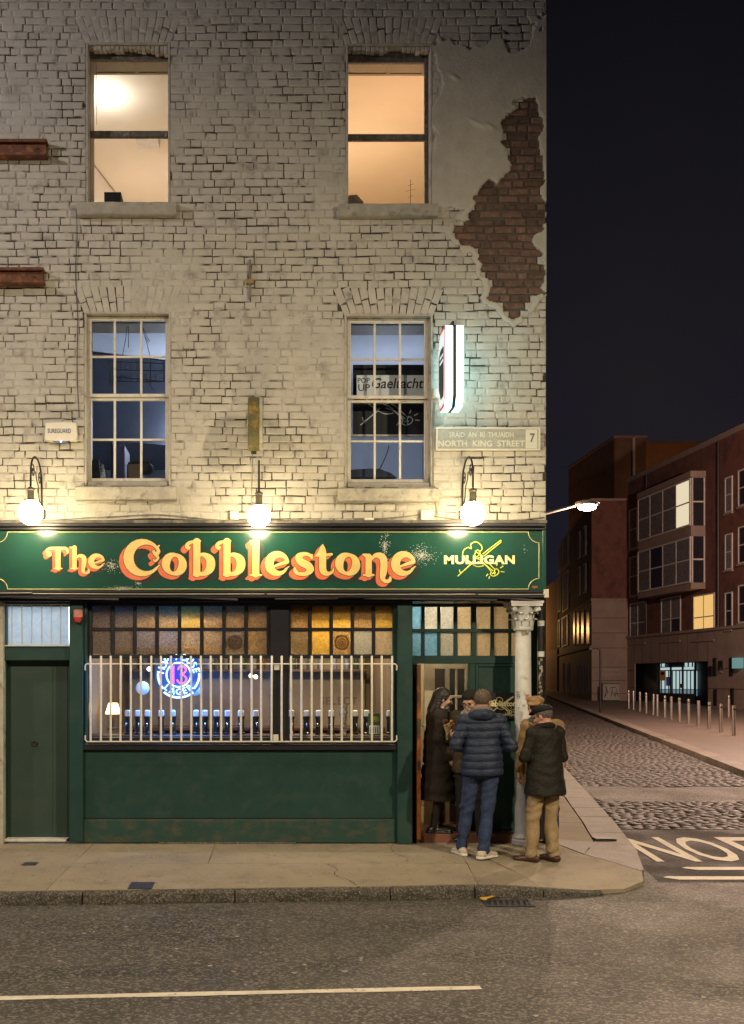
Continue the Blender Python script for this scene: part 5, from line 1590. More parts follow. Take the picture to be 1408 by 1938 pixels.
dp = thing('downpipe', 'black downpipe plastered with stickers at the street corner of the pub', 'downpipe', (WX(1024, -.0), -.0, 0))
XD = WX(1023.5, .0)
MB().tube([(XD, .0, .05), (XD, .0, WZ(1131))], .031, 12).build('pipe', M['iron'], dp, smooth='auto')
for z_ in (1185, 1243, 1420):
    MB().lathe([(0, 0), (.04, 0), (.04, .06), (0, .06)], (XD, .0, WZ(z_)), 14).build('collar', M['column'] if z_ < 1250 else M['iron'], dp, 'auto')
for k in range(16):
    sticker(1023.5 + random.uniform(-3.4, 3.4), 1250 + k * 6.2 + random.uniform(-2, 2), random.uniform(.018, .034), random.uniform(.025, .05), stm[random.choice((0, 2, 2, 3, 1))], XD, .0, .031, dp)

# --- the pub's own board beside the door
pb = thing('pub_board', 'black board with white pub name and yellow fiddle beside the entrance', 'sign', (WX(935, EY - .04), EY - .04, WZ(1361, EY)))
mb = MB(); mb.pbox(908, 984, 1311, 1361, EY - .045, EY - .02, .003); mb.build('board', M['blackpaint'], pb)
X0, Z0 = W(918, 1352, EY - .05); X1, Z1 = W(968, 1318, EY - .05)
fiddle(X0 + .05, X1 + .02, Z0, Z1, EY - .049, .0042).build('fiddle_emblem', M['goldline'], pb)
X0, Z0 = W(912, 1337, EY - .05); X1, Z1 = W(984, 1326, EY - .05); text_fit('Cobblestone', X0, X1, Z0, Z1, EY - .054, .03).build('lettering', M['cream'], pb)
X0, Z0 = W(914, 1356, EY - .05); X1, Z1 = W(982, 1350, EY - .05); text_fit('cobblestonepub', X0, X1, Z0, Z1, EY - .048, .01).build('lettering', M['goldline'], pb)

# ================================================================== things fixed to the front
# --- globe lamps on gooseneck brackets
def globe_lamp(px, py, r_px, topy, wally, label):
    Y = -.58
    x, z_ = W(px, py, Y); k = (D0 + Y) / FPX; r = r_px * k
    t = thing('globe_lamp', label, 'wall lamp', (x, 0, z_), 0, 'globe lamps over the pub sign')
    MB().sphere((x, Y, z_), r, 28, 18).build('globe', M['globe'], t, True)
    MB().lathe([(0, r * .88), (.050, r * .88), (.052, r * .98), (.036, r * 1.02), (.036, r * 1.02 + .10), (.044, r * 1.02 + .105), (.044, r * 1.02 + .12), (.014, r * 1.02 + .14), (0, r * 1.02 + .14)], (x, Y, z_), 18).build('lamp_holder', M['brass'], t, 'auto')
    zt_ = WZ(topy, -.3); z0 = WZ(wally, -.02); zb = z_ + r * 1.02 + .13
    p = [(x, -.03, z0), (x, -.03, (z0 + zt_) / 2), (x, -.035, zt_ - .22)]
    for i in range(11):
        a = math.pi * i / 10
        p.append((x, -.035 - (abs(Y) - .035) / 2 * (1 - math.cos(a)), zt_ - .22 + .22 * math.sin(a)))
    p.append((x, Y, zb))
    MB().tube(p, .0105, 8).build('gooseneck', M['iron'], t, smooth=True)
    MB().cbox(x - .04, x + .04, -.03, .0, z0 - .05, z0 + .05, .006).build('wall_plate', M['iron'], t)
    def sc_(cy, cz, r0, turns, s0, sg):
        return [(x, cy + sg * (r0 * (1 - i / (turns * 12 + 2))) * math.cos(s0 + i * .52), cz + (r0 * (1 - i / (turns * 12 + 2))) * math.sin(s0 + i * .52)) for i in range(int(turns * 12))]
    mb = MB(); zz = zt_ - .2
    mb.tube(sc_(-.12, zz - .0, .075, 1.4, 1.2, 1), .0065, 6); mb.tube(sc_(Y + .11, zz + .02, .07, 1.4, 1.6, -1), .0065, 6)
    mb.tube(catmull([(x, -.05, zz - .30), (x, -.16, zz - .22), (x, -.2, zz - .1), (x, -.28, zz - .05), (x, -.34, zz + .04)], 5), .0065, 6)
    mb.tube(sc_(-.095, zz - .31, .05, 1.2, 0.2, 1), .0065, 6)
    mb.build('scrollwork', M['iron'], t, smooth=True)
    return t
globe_lamp(58, 970, 23.5, 866, 973, 'globe lamp on a black gooseneck under the alarm box')
globe_lamp(490, 977, 22, 874, 975, 'globe lamp with its bracket seen end-on above the sign middle')
globe_lamp(895, 972, 23, 866, 975, 'globe lamp on a black gooseneck under the street name plate')

# --- alarm box and red sounder
al = thing('alarm_box', 'cream alarm box lettered SUREGUARD with a blue light', 'alarm box', (WX(114, -.07), 0, WZ(836, -.07)))
X0, Z1 = W(84, 798, -.08); X1, Z0 = W(146, 834, -.08)
prof = [(X0, Z0 + .02), (X0 + .01, Z1 - .015), (X0 + .06, Z1 - .004), ((X0 + X1) / 2, Z1), (X1 - .06, Z1 - .004), (X1 - .01, Z1 - .015), (X1, Z0 + .02), (X1 - .03, Z0), (X0 + .03, Z0)]
mb = MB(); mb.prism(prof, -.08, .0, 'xz'); o = mb.build('casing', M['boxplastic'], al)
bv = o.modifiers.new('bevel', 'BEVEL'); bv.width = .008; bv.segments = 2; bv.limit_method = 'ANGLE'
X0t, Z1t = W(90, 811, -.085); X1t, Z0t = W(134, 819.5, -.085)
text_fit('SUREGUARD', X0t, X1t, Z0t, Z1t, -.083, .012).build('lettering', M['bluetext'], al)
mb = MB(); mb.prism([((X0 + X1) / 2 - .11, Z0 + .004), ((X0 + X1) / 2 + .11, Z0 + .004), ((X0 + X1) / 2 + .04, Z0 - .022), ((X0 + X1) / 2 - .04, Z0 - .022)], -.07, -.02, 'xz'); mb.build('strobe_lens', mat('navy_lens', (.02, .04, .12), None, 5, .2), al)
MB().sphere(((X0 + X1) / 2, -.075, Z0 - .008), .009, 10, 8).build('led', M['led'], al, True)
so = thing('fire_sounder', 'small red fire alarm sounder on the green pilaster', 'alarm', (WX(147, -.09), -.05, WZ(1178, -.09)))
x, z_ = W(147, 1162, -.11)
MB().cbox(x - .05, x + .05, -.115, -.05, z_ - .045, z_ + .05, .014).build('housing', mat('faded_red_label', (.55, .16, .12), (.6, .35, .3), 40, .5), so)
MB().lathe([(0, 0), (.026, .0), (.04, .02), (.044, .05), (0, .05)], (x, -.09, z_ - .092), 16).build('lens', M['redplastic'], so, 'auto')

# --- projecting light box
sg = thing('projecting_sign', 'glowing cyan-white hexagonal light box sign projecting from the wall', 'sign', (WX(858, -.52), -.3, WZ(770, -.5)))
X0s, X1s = WX(843, -.52), WX(877.5, -.52)
zA, zB, zC, zD = WZ(616, -.5), WZ(640, -.5), WZ(740, -.5), WZ(768, -.5)
Ys = [-.10, -.52]
ch = .12
prof = [(-.10, zB - .03), (-.10, zC + .02), (-.22, zD), (-.52 + ch * .6, zD), (-.52, zD + .11), (-.52, zA - .02), (-.50, zA), (-.22, zA)]
mb = MB(); mb.prism([(a, b) for a, b in prof], X0s, X1s, 'yz'); o = mb.build('box', M['signglow'], sg)
xm = (X0s + X1s) / 2; hw = .018
prof2 = [(a - (.004 if a < -.4 else 0), b + (.004 if b > zA - .05 else -.004 if b < zD + .15 else 0)) for a, b in prof]
mb = MB(); mb.prism([(a * 1.0 - .003 if a < -.3 else a, b) for a, b in prof2], xm - hw, xm + hw, 'yz'); mb.build('dark_band', M['signdark'], sg)
for xs_ in (X0s - .004,):
    inn = [(-.13, zB - .05), (-.13, zC + .04), (-.23, zD + .04), (-.44, zD + .04), (-.49, zD + .12), (-.49, zA - .04), (-.47, zA - .03), (-.23, zA - .03)]
    mb = MB(); mb.prism(prof, xs_, X0s - .0005, 'yz'); mb.build('red_rim', M['signred'], sg)
    mb = MB(); mb.prism(inn, xs_ - .003, xs_ - .0005, 'yz'); mb.build('white_field', M['signwhite'], sg)
    n2 = [(-.17, zB - .12), (-.17, zC + .10), (-.28, zD + .12), (-.44, zD + .12), (-.46, zD + .2), (-.46, zA - .22), (-.44, zA - .2), (-.28, zA - .2)]
    mb = MB(); mb.prism(n2, xs_ - .006, xs_ - .0035, 'yz'); mb.build('black_field', M['signdark'], sg)
    mb = MB()
    for zz in (zA - .30, zA - .36):
        mb.box(xs_ - .008, xs_ - .0062, -.44, -.24, zz, zz + .025)
    mb.build('white_stripes', M['signwhite'], sg)
mb = MB(); mb.tube([(xm, .0, zA + .12), (xm, -.14, zA + .10), (xm, -.44, zA + .06), (xm, -.45, zA - .01)], .013, 6); mb.tube([(xm, .0, zA + .03), (xm, -.45, zA + .06)], .009, 6); mb.cbox(xm - .04, xm + .04, -.02, .0, zA - .04, zA + .16, .004); mb.cbox(xm - .025, xm + .025, -.12, .0, zB - .05, zB + .02, .004); mb.cbox(xm - .025, xm + .025, -.12, .0, zC - .02, zC + .05, .004)
mb.build('bracket', M['iron'], sg)
jb = thing('junction_box', 'small white junction box on the wall by the glowing sign', 'junction box', (WX(826, -.05), 0, WZ(750, -.05)))
mb = MB(); mb.pbox(820, 834, 735, 752, -.06, .0, .006); mb.build('casing', M['boxplastic'], jb)
mb = MB(); p = [(824, 752), (822, 780), (819, 820), (821, 870), (820, 905), (824, 950), (828, 975)]
mb.tube([(W(a, b, -.02)[0], -.018, W(a, b, -.02)[1]) for a, b in p], .005, 5); mb.build('cable', M['cable'], jb, True)

# --- street name plate
sp = thing('street_name_plate', 'painted cast street name plate reading NORTH KING STREET in two languages', 'street sign', (WX(924, -.02), 0, WZ(850)))
mb = MB(); mb.pbox(827, 1021, 810, 851, -.028, .0, .003); mb.build('plate', M['plate'], sp)
mb = MB()
for a in ((825, 1023, 808.5, 811.5), (825, 1023, 849, 852), (825, 828.5, 811.5, 849), (1019.5, 1023, 811.5, 849)): mb.pbox(*a, -.037, -.0, .003)
mb.build('rim', M['plateletter'], sp)
for body, a, b, c, d, bo in (('SRÁID  AN  RÍ  THUAIDH', 850, 972, 815.5, 827.5, .016), ('NORTH  KING  STREET', 829.5, 993, 833.5, 845, .02)):
    X0, Z1 = W(a, c, -.03); X1, Z0 = W(b, d, -.03)
    text_fit(body, X0, X1, Z0, Z1, -.028, bo, depth=.006).build('lettering', M['plateletter'], sp)
mb = MB(); mb.pbox(995, 1017, 812.5, 848.5, -.032, -.02, .002); mb.build('number_tablet', M['plateletter'], sp)
X0, Z1 = W(1003, 820, -.034); X1, Z0 = W(1012.5, 837, -.034); text_fit('7', X0, X1, Z0, Z1, -.0335, .03).build('numeral', mat('grey_numeral', (.12, .13, .12), None, 4, .6), sp)

# --- oval sign seen almost edge-on, rusty beams, stub pipe, cables
ov = thing('oval_sign', 'mossy yellow-rimmed oval sign seen edge-on on the bare brickwork', 'sign', (WX(482, -.35), -.35, WZ(852, -.35)))
cx, cz = WX(480, -.42), WZ(800, -.42); hz_, hy_, th = .288, .26, .062
def ovp(f, n=36): return [(-.36 + hy_ * f * math.cos(a), cz + hz_ * f * math.sin(a)) for a in np.linspace(0, 2 * math.pi, n + 1)[:-1]]
mb = MB(); mb.prism(ovp(1.0), cx - th, cx + th, 'yz'); o = mb.build('rim', M['olive'], ov)
bv = o.modifiers.new('bevel', 'BEVEL'); bv.width = .014; bv.segments = 2; bv.limit_method = 'ANGLE'
mb = MB(); mb.prism(ovp(.97), cx + th, cx + th + .035, 'yz'); mb.build('bezel', mat('pale_bezel', (.50, .46, .36), (.35, .32, .25), 12, .6), ov)
mb = MB(); mb.prism(ovp(.88), cx + th + .035, cx + th + .04, 'yz'); mb.build('face', M['signdark'], ov)
mb = MB(); mb.tube([(cx, .0, cz + .18), (cx, -.2, cz + .18)], .014, 6); mb.tube([(cx, .0, cz - .18), (cx, -.2, cz - .18)], .014, 6); mb.cbox(cx - .03, cx + .03, -.015, 0, cz - .25, cz + .25, .004); mb.build('bracket', M['iron'], ov)
for k, (xe, ya, yb, lab) in enumerate(((88, 262, 293, 'upper rusty steel channel beam bolted to the wall, left of the lit window'), (82, 505, 535, 'lower rusty steel channel beam bolted to the wall'))):
    bm_ = thing('rusty_beam', lab, 'beam', (WX(xe, -.1), 0, WZ(yb)), 0, 'rusty beams on the brick wall')
    X1, Z1 = W(xe, ya, -.12); X0, Z0 = W(-330, yb, -.12)
    mb = MB(); mb.cbox(X0, X1, -.12, .0, Z1 - .035, Z1, .005); mb.cbox(X0, X1, -.12, .0, Z0, Z0 + .03, .005); mb.cbox(X0, X1 - .012, -.075, -.0, Z0 + .03, Z1 - .035, .004)
    mb.build('channel', M['rust'], bm_)
    for q in range(4):
        MB().lathe([(0, 0), (.014, 0), (.014, -.014), (0, -.014)], (X1 - .12 - q * .45, -.075, (Z0 + Z1) / 2), 6, 'y').build('bolt', M['rust'], bm_)
vp = thing('stub_pipe', 'short rusty stub pipe clipped to the wall above the oval sign', 'pipe', (WX(472, -.02), 0, WZ(562)))
mb = MB(); x, z0 = W(473, 566, -.025); _, z1 = W(473, 492, -.025); mb.tube([(x, -.025, z0), (x, -.025, z1)], .014, 8); mb.build('tube', mat('limewashed_pipe', (.22, .20, .15), (.12, .11, .085), 10, .75), vp, 'auto')
mb = MB(); mb.pbox(466, 480, 528, 536, -.04, .0, .003); mb.build('clip', mat('ochre_clip', (.34, .20, .05), (.2, .13, .05), 12, .7), vp)
def cable(pts, r, m, label, Y=-.02):
    p = [(W(a, b, Y)[0], Y - .006 * math.sin(i * 1.9), W(a, b, Y)[1]) for i, (a, b) in enumerate(pts)]
    o = MB().tube(catmull(p, 5), r, 6).build('cable', m, None, True)
    return tag(o, label, 'cable', 'cables strung along the brickwork')
cable([(-60, 992), (20, 985), (90, 985), (160, 980), (215, 978), (260, 975), (300, 974), (350, 978), (420, 985), (470, 984)], .007, M['cable'], 'grey cable arching over the sign below the left sash window')
cable([(-60, 995), (60, 990), (170, 988), (240, 984), (300, 982), (380, 986), (440, 990), (520, 990), (600, 988), (700, 986), (780, 990), (860, 990), (1030, 987)], .010, M['cabledark'], 'thick dark cable lying along the top of the green fascia')
cable([(500, 980), (560, 984), (640, 985), (690, 983), (740, 980), (780, 976), (800, 972)], .006, M['cable'], 'grey cable running to the box under the right sash window')
cable([(812, 975), (860, 982), (900, 983), (960, 985), (1030, 979)], .006, M['cable'], 'grey cable running past the right globe lamp to the corner')
cable([(144, 395), (146, 440), (143, 520), (147, 600), (146, 700), (150, 790)], .0045, M['cabledark'], 'thin vertical cable down the wall beside the left windows', -.012)
cable([(478, 858), (477, 905), (475, 960)], .005, M['cable'], 'thin cable dropping from the oval sign towards the fascia', -.012)
for px0, px1, py0, py1, lab in ((435, 452, 967, 983, 'square cream conduit box left of the middle globe lamp'), (690, 708, 980, 989, 'flat cream cable box on the fascia under the right sash window'), (797, 820, 965, 984, 'rounded cream conduit box right of the right sash window')):
    t = thing('conduit_box', lab, 'conduit box', (WX((px0 + px1) / 2), 0, WZ(py1)), 0, 'conduit boxes above the fascia')
    mb = MB(); mb.pbox(px0, px1, py0, py1, -.055, .0, .008); mb.build('casing', M['boxplastic'], t)
    mb = MB(); mb.pbox(px0 + 3, px1 - 3, py0 + 3, py1 - 3, -.058, -.05, .002); mb.build('lid', M['plateletter'], t)
# dark lead flashing capping the fascia
part('lead_flashing', mat('dull_lead', (.10, .095, .09), (.06, .056, .05), 9, .6, dirt=(.22, .19, .14), dscale=6, dlo=.5, dhi=.66), [(-40, 1036, 984, 990, -.12, .0)], .004, fas)

# ================================================================== small things on the ground
dg_ = thing('drain_grating', 'iron gully grating in the road against the kerb', 'drain', (*G(944, 1709), -.15))
gx0, gy0 = G(930, 1714); gx1, gy1 = G(985, 1703)
gx0, gx1 = gx0 - .02, gx0 + .34; gyA, gyB = gy0 - .03, gy0 + .17
mb = MB()
for a in ((gx0 - .03, gx1 + .03, gyA - .03, gyA), (gx0 - .03, gx1 + .03, gyB, gyB + .03), (gx0 - .03, gx0, gyA, gyB), (gx1, gx1 + .03, gyA, gyB)): mb.cbox(*a, -.16, -.139, .003)
mb.build('frame', M['steelcover'], dg_)
MB().box(gx0, gx1, gyA, gyB, -.156, -.1475).build('pit', M['outline'], dg_)
for i in range(7):
    x = gx0 + (gx1 - gx0) * (i + .2) / 7
    MB().add([(x, gyA, -.139), (x + .024, gyA, -.139), (x + .064, gyB, -.139), (x + .04, gyB, -.139), (x, gyA, -.15), (x + .024, gyA, -.15), (x + .064, gyB, -.15), (x + .04, gyB, -.15)],
             [(0, 1, 2, 3), (4, 7, 6, 5), (0, 4, 5, 1), (1, 5, 6, 2), (2, 6, 7, 3), (3, 7, 4, 0)]).build('bar', M['steelcover'], dg_)
x, y = G(922, 1704)
mb = MB(); pts = [(-.07, 0), (-.04, .035), (.0, .02), (.03, .05), (.06, .02), (.09, .03), (.075, -.01), (.05, -.03), (.0, -.025), (-.03, -.035)]
mb.add([(x + a, y + b, -.128 + .02 * math.sin(a * 40) + .012 * math.cos(b * 60)) for a, b in pts] + [(x + .01, y, -.118)], [(i, (i + 1) % 10, 10) for i in range(10)])
tag(mb.build('fallen_leaf', M['leaf']), 'yellow fallen leaf lying beside the gully grating', 'leaf')
for (a, b, c, d, nm, lab) in ((40, 71, 1634, 1639, 'stop_tap_cover', 'small dark stop tap cover on the footpath by the side door'), (241, 291, 1669, 1681, 'utility_cover', 'blue-grey iron utility cover near the kerb')):
    p0, p1, p2, p3 = G(a, d, -.02), G(b - 4, d, -.02), G(b, c, -.02), G(a + 6, c, -.02)
    t = thing(nm, lab, 'manhole cover', ((p0[0] + p2[0]) / 2, (p0[1] + p2[1]) / 2, -.03))
    mb = MB(); zz = pz(p0[0], (p0[1] + p2[1]) / 2) + .003
    x0, x1, y0, y1 = p0[0], p1[0], p0[1], p2[1]
    mb.cbox(x0, x1, y0, y1, zz - .01, zz + .004, .003); mb.build('frame', M['steelcover'], t)
    mb = MB()
    for i in range(5):
        for j in range(3):
            X = x0 + (x1 - x0) * (.14 + .72 * i / 4); Y = y0 + (y1 - y0) * (.2 + .6 * j / 2); q = (x1 - x0) * .05
            mb.cbox(X - q, X + q, Y - q * .7, Y + q * .7, zz + .004, zz + .007, .001)
    tb_ = mb.build('tread_studs', mat('worn_blue_iron', (.07, .09, .13), (.05, .055, .07), 20, .45, metal=.3), t); tag(tb_, kind='stuff')
x, y = G(1143, 1586, -.05)
t = thing('kerb_drain_cover', 'small rectangular iron drain cover in the corner pavement', 'manhole cover', (x, y, -.06))
zz = ground_z(.3) + .095
MB().cbox(x - .12, x + .12, y - .09, y + .09, zz - .02, zz + .004, .003).build('frame', M['steelcover'], t)
MB().cbox(x - .10, x + .10, y - .07, y + .07, zz + .004, zz + .006, .001).build('lid', M['iron'], t)

# ================================================================== the side street beyond
# --- lit street lamp on a wall bracket
LX, LY, LZ = 8.05, 13.5, 6.08
sl = thing('street_lamp', 'lit street lamp on a long bracket reaching over the cobbled street', 'street lamp', (3.24 + SD * LY, LY, 5.6))
mb = MB(); mb.tube(catmull([(3.24 + SD * LY, LY, 5.62), (6.7, LY, 5.80), (7.3, LY, 5.96), (7.75, LY, 6.08)], 5), .035, 8); mb.build('bracket', M['stainless'], sl, True)
MB().cbox(3.24 + SD * LY - .02, 3.24 + SD * LY + .03, LY - .1, LY + .1, 5.45, 5.8, .01).build('wall_plate', M['stainless'], sl)
MB().sphere((LX, LY, LZ + .05), .30, 18, 10, (1.0, .55, .30)).build('lamp_head', mat('grey_lamp_housing', (.32, .31, .30), None, 5, .4), sl, True)
MB().sphere((LX, LY, LZ - .03), .22, 18, 10, (1.0, .7, .42)).build('lens', emit_mat('sodium_lens', (1.0, .80, .56), 120), sl, True)
light('street_lamp_light', 'POINT', (LX, LY, LZ - .20), (1.0, .70, .47), 1500, .10)
light('plaza_lamp_light', 'POINT', (17.0, 19.0, 9.0), (1.0, .67, .50), 9500, .2)
light('courtyard_lamp_light', 'POINT', (34.0, 62.0, 13.5), (1.0, .52, .24), 450, .2)

# --- steel bollards
bmesh_ = MB().lathe([(0, 0), (.055, 0), (.055, .86), (.05, .885), (.0, .89)], (0, 0, 0), 16).mesh('bollard', smooth='auto'); bmesh_.materials.append(M['stainless'])
bring = MB().lathe([(0, .76), (.0575, .76), (.0575, .80), (0, .80)], (0, 0, 0), 16).mesh('band', smooth='auto'); bring.materials.append(M['iron'])
bpx = [1389, 1364.5, 1342, 1322, 1303, 1286, 1270, 1258, 1244, 1236, 1223, 1211, 1199, 1190]
ordn = ['nearest', 'second nearest', 'third nearest', 'fourth nearest', 'fifth nearest', 'sixth nearest', 'seventh nearest', 'seventh farthest', 'sixth farthest', 'fifth farthest', 'fourth farthest', 'third farthest', 'second farthest', 'farthest']
for i, px in enumerate(bpx):
    d = 7.93 / ((px - XV) / FPX - .203)
    X, Y = d * (px - XV) / FPX, d - D0
    t = thing('bollard', 'steel bollard, %s of the row beside the cobbled street' % ordn[i], 'bollard', (X, Y, ground_z(Y) + .10), 0, 'steel bollards along the footpath')
    share('post', bmesh_, t, (0, 0, 0), (random.uniform(-.015, .015), random.uniform(-.015, .015), 0)); share('band', bring, t, (0, 0, 0))
d = 2.038 / ((1358 - YV) / FPX + .012); X, Y = d * (1379 - XV) / FPX, d - D0
t = thing('bollard', 'lone steel bollard standing behind the row, near the building wall', 'bollard', (X, Y, ground_z(Y) + .10), 0, 'steel bollards along the footpath')
share('post', bmesh_, t, (0, 0, 0)); share('band', bring, t, (0, 0, 0))

# --- thin post with bent top, street cabinet
d = 2.038 / ((1349 - YV) / FPX + .012); X, Y = d * (1136 - XV) / FPX, d - D0; k = d / FPX
t = thing('sign_post', 'thin dark post with a bent top in front of the stone corner', 'post', (X, Y, ground_z(Y) + .1))
zt_ = HC - (1226 - YV) * k
MB().tube(catmull([(X, Y, ground_z(Y) + .1), (X, Y, 1.2), (X, Y, zt_ - .25), (X - .06, Y, zt_ - .05), (X - .25, Y, zt_), (X - .42, Y, zt_ - .03)], 5), .045, 8).build('post', M['iron'], t, True)
MB().cbox(X - .52, X - .34, Y - .06, Y + .06, zt_ - .1, zt_ + .02, .015).build('head', M['iron'], t)
d = 60.3; k = d / FPX; Y = d - D0; X0, X1 = (1141 - XV) * k, (1172 - XV) * k; zb = ground_z(Y) + .1; zt_ = HC - (1293 - YV) * k
t = thing('street_cabinet', 'pale utility cabinet scrawled with black graffiti against the stone wall', 'cabinet', ((X0 + X1) / 2, Y, zb))
MB().cbox(X0, X1, Y, Y + .4, zb + .06, zt_ - .05, .02).build('body', mat('pale_cabinet', (.34, .31, .27), (.27, .25, .22), 6, .5), t)
MB().cbox(X0 - .03, X1 + .03, Y - .03, Y + .43, zt_ - .05, zt_, .01).build('top', M['farpave'], t)
MB().box(X0 + .02, X1 - .02, Y + .02, Y + .38, zb, zb + .06).build('base', M['iron'], t)
mb = MB()
for s in ([(.1, .2), (.25, .8), (.12, .85), (.3, .5), (.15, .3)], [(.45, .75), (.8, .78)], [(.58, .78), (.5, .25)], [(.55, .5), (.75, .3)], [(.75, .25), (.82, .7), (.92, .25)], [(.7, .45), (.95, .42)]):
    mb.tube([(X0 + (X1 - X0) * a, Y - .004, zb + (zt_ - zb) * b) for a, b in s], .018, 4)
mb.build('graffiti', M['dark'], t)

# --- helper for far facades: local frame, x along the wall, -y outwards
def facade(name, label, org, ang, cat='building', group=None):
    t = thing(name, label, cat, (org[0], org[1], 0), ang, group)
    ORG[t.name] = Vector((0, 0, 0))        # parts are written in the local frame
    return t
brickm = mat('dark_red_brick', (.165, .066, .050), (.125, .050, .040), 2.2, .85, bump=.006, bscale=14, dirt=(.06, .03, .026), dscale=1.1, dlo=.5, dhi=.75)
stonem = mat('pinkish_stone_cladding', (.30, .22, .185), (.24, .175, .15), 1.4, .75, bump=.004, bscale=20)
framem = mat('pale_grey_window_frame', (.60, .55, .52), (.50, .46, .43), 6, .5)
curtm = mat('grey_curtain', (.20, .18, .19), (.09, .08, .085), 7, .8)
darkgl = mat('dark_window_glass', (.014, .014, .02), (.03, .028, .035), .8, .3, spec=.5)
litwarm = emit_mat('lit_curtain_glow', (1.0, .60, .20), .85)
litcream = emit_mat('lit_room_glow', (1.0, .86, .58), .80)

def win(parent, s0, s1, z0, z1, cols, rws, fm=framem, pm=None, proud=.05, fw=.07, pick=None, y0=0.0, sillz=True):
    w = bpy.data.objects.new('window', None); link(w, parent); w.empty_display_size = .1; w.location = (s0, 0, z0)
    ORG[w.name] = Vector((s0, 0, z0))
    if s1 < s0: s0, s1 = s1, s0
    mb = MB()
    mb.box(s0, s0 + fw, y0 - proud, y0 + .02, z0, z1); mb.box(s1 - fw, s1, y0 - proud, y0 + .02, z0, z1)
    mb.box(s0 + fw, s1 - fw, y0 - proud, y0 + .02, z1 - fw, z1); mb.box(s0 + fw, s1 - fw, y0 - proud, y0 + .02, z0, z0 + fw)
    mb.build('frame', fm, w)
    mb = MB()
    for i in range(1, cols):
        x = s0 + (s1 - s0) * i / cols; mb.box(x - fw * .4, x + fw * .4, y0 - proud * .8, y0 + .02, z0 + fw, z1 - fw)
    for j in range(1, rws):
        z_ = z0 + (z1 - z0) * j / rws; mb.box(s0 + fw, s1 - fw, y0 - proud * .7, y0 + .019, z_ - fw * .4, z_ + fw * .4)
    if cols > 1 or rws > 1: mb.build('glazing_bar', fm, w)
    for i in range(cols):
        for j in range(rws):
            a, b = s0 + (s1 - s0) * i / cols, s0 + (s1 - s0) * (i + 1) / cols; c, d_ = z0 + (z1 - z0) * j / rws, z0 + (z1 - z0) * (j + 1) / rws
            m = pick(i, j) if pick else (pm or random.choice((darkgl, darkgl, curtm)))
            MB().quad((a, y0 - .02, c), (b, y0 - .02, c), (b, y0 - .02, d_), (a, y0 - .02, d_)).build('pane', m, w)
    if sillz:
        MB().box(s0 - .05, s1 + .05, y0 - proud - .06, y0 + .02, z0 - .10, z0 - .005).build('sill', stonem, w)
    return w

# --- red brick apartment block on the right
def RB(px, py):
    q = (px - XV) / FPX; s = (61.6 * q - 22.3) / (.05 + .9987 * q); d = 61.6 - .9987 * s
    return s, HC - (py - YV) * d / FPX
ap = facade('apartment_building', 'dark red brick apartment block with stacked bay windows and stone ground floor', (22.3, 50.1), R(-87.13))
zS, zR = 3.82, 13.65
mb = MB(); mb.box(0, 32, 0, 9, zS + .55, zR); mb.build('wall', brickm, ap)
MB().box(-.1, 32.1, -.08, 9.1, zR, zR + .25).build('parapet', stonem, ap)
sO0, sO1 = RB(1203, 1300)[0], RB(1342, 1300)[0]; zO = RB(1270, 1252)[1] - .05
mb = MB(); mb.box(-.0, sO0, -.06, 9, -.3, zS + .45); mb.box(sO1, 32, -.06, 9, -.3, zS + .45); mb.box(sO0, sO1, -.06, 9, zO, zS + .45); mb.build('ground_floor_wall', stonem, ap)
MB().box(-.05, 32, -.14, .2, zS + .45, zS + .6).build('string_course', stonem, ap)
for z_ in (1.35, 2.35):
    mb = MB(); mb.box(0.02, sO0 - .02, -.066, -.06, z_, z_ + .03); mb.box(sO1 + .02, 20, -.066, -.06, z_, z_ + .03); mb.build('stone_joint', M['dark'], ap)
for px in (1189, 1196):
    pass
for i in range(9):
    s_ = sO0 + (sO1 - sO0) * i / 8
    MB().box(s_ - .012, s_ + .012, -.066, -.06, zO + .02, zS + .42).build('stone_joint', M['dark'], ap)
def wpx(pxl, pxr, yl_top, yl_bot, cols, rws, **kw):
    s0, zt = RB(pxl, yl_top); _, zb_ = RB(pxl, yl_bot); s1, _ = RB(pxr, yl_top)
    return win(ap, s0, s1, zb_, zt, cols, rws, **kw)
cpick = lambda i, j: curtm
wpx(1192, 1221, 966, 1042, 2, 2, pick=cpick); wpx(1192.5, 1221.5, 1055, 1130, 2, 2); wpx(1193, 1223, 1143, 1218, 2, 2, pick=lambda i, j: curtm if i == 0 else darkgl)
wpx(1252, 1289, 1133, 1214, 2, 2)
wpx(1313, 1353, 1128, 1212, 2, 2, pm=litwarm)
for (a, b, c) in ((905, 972, 1), (1012, 1080, 0), (1122, 1192, 0)):
    wpx(1373, 1387, a, b, 1, 2); wpx(1398, 1425, a - 14, b - 12, 1, 2)
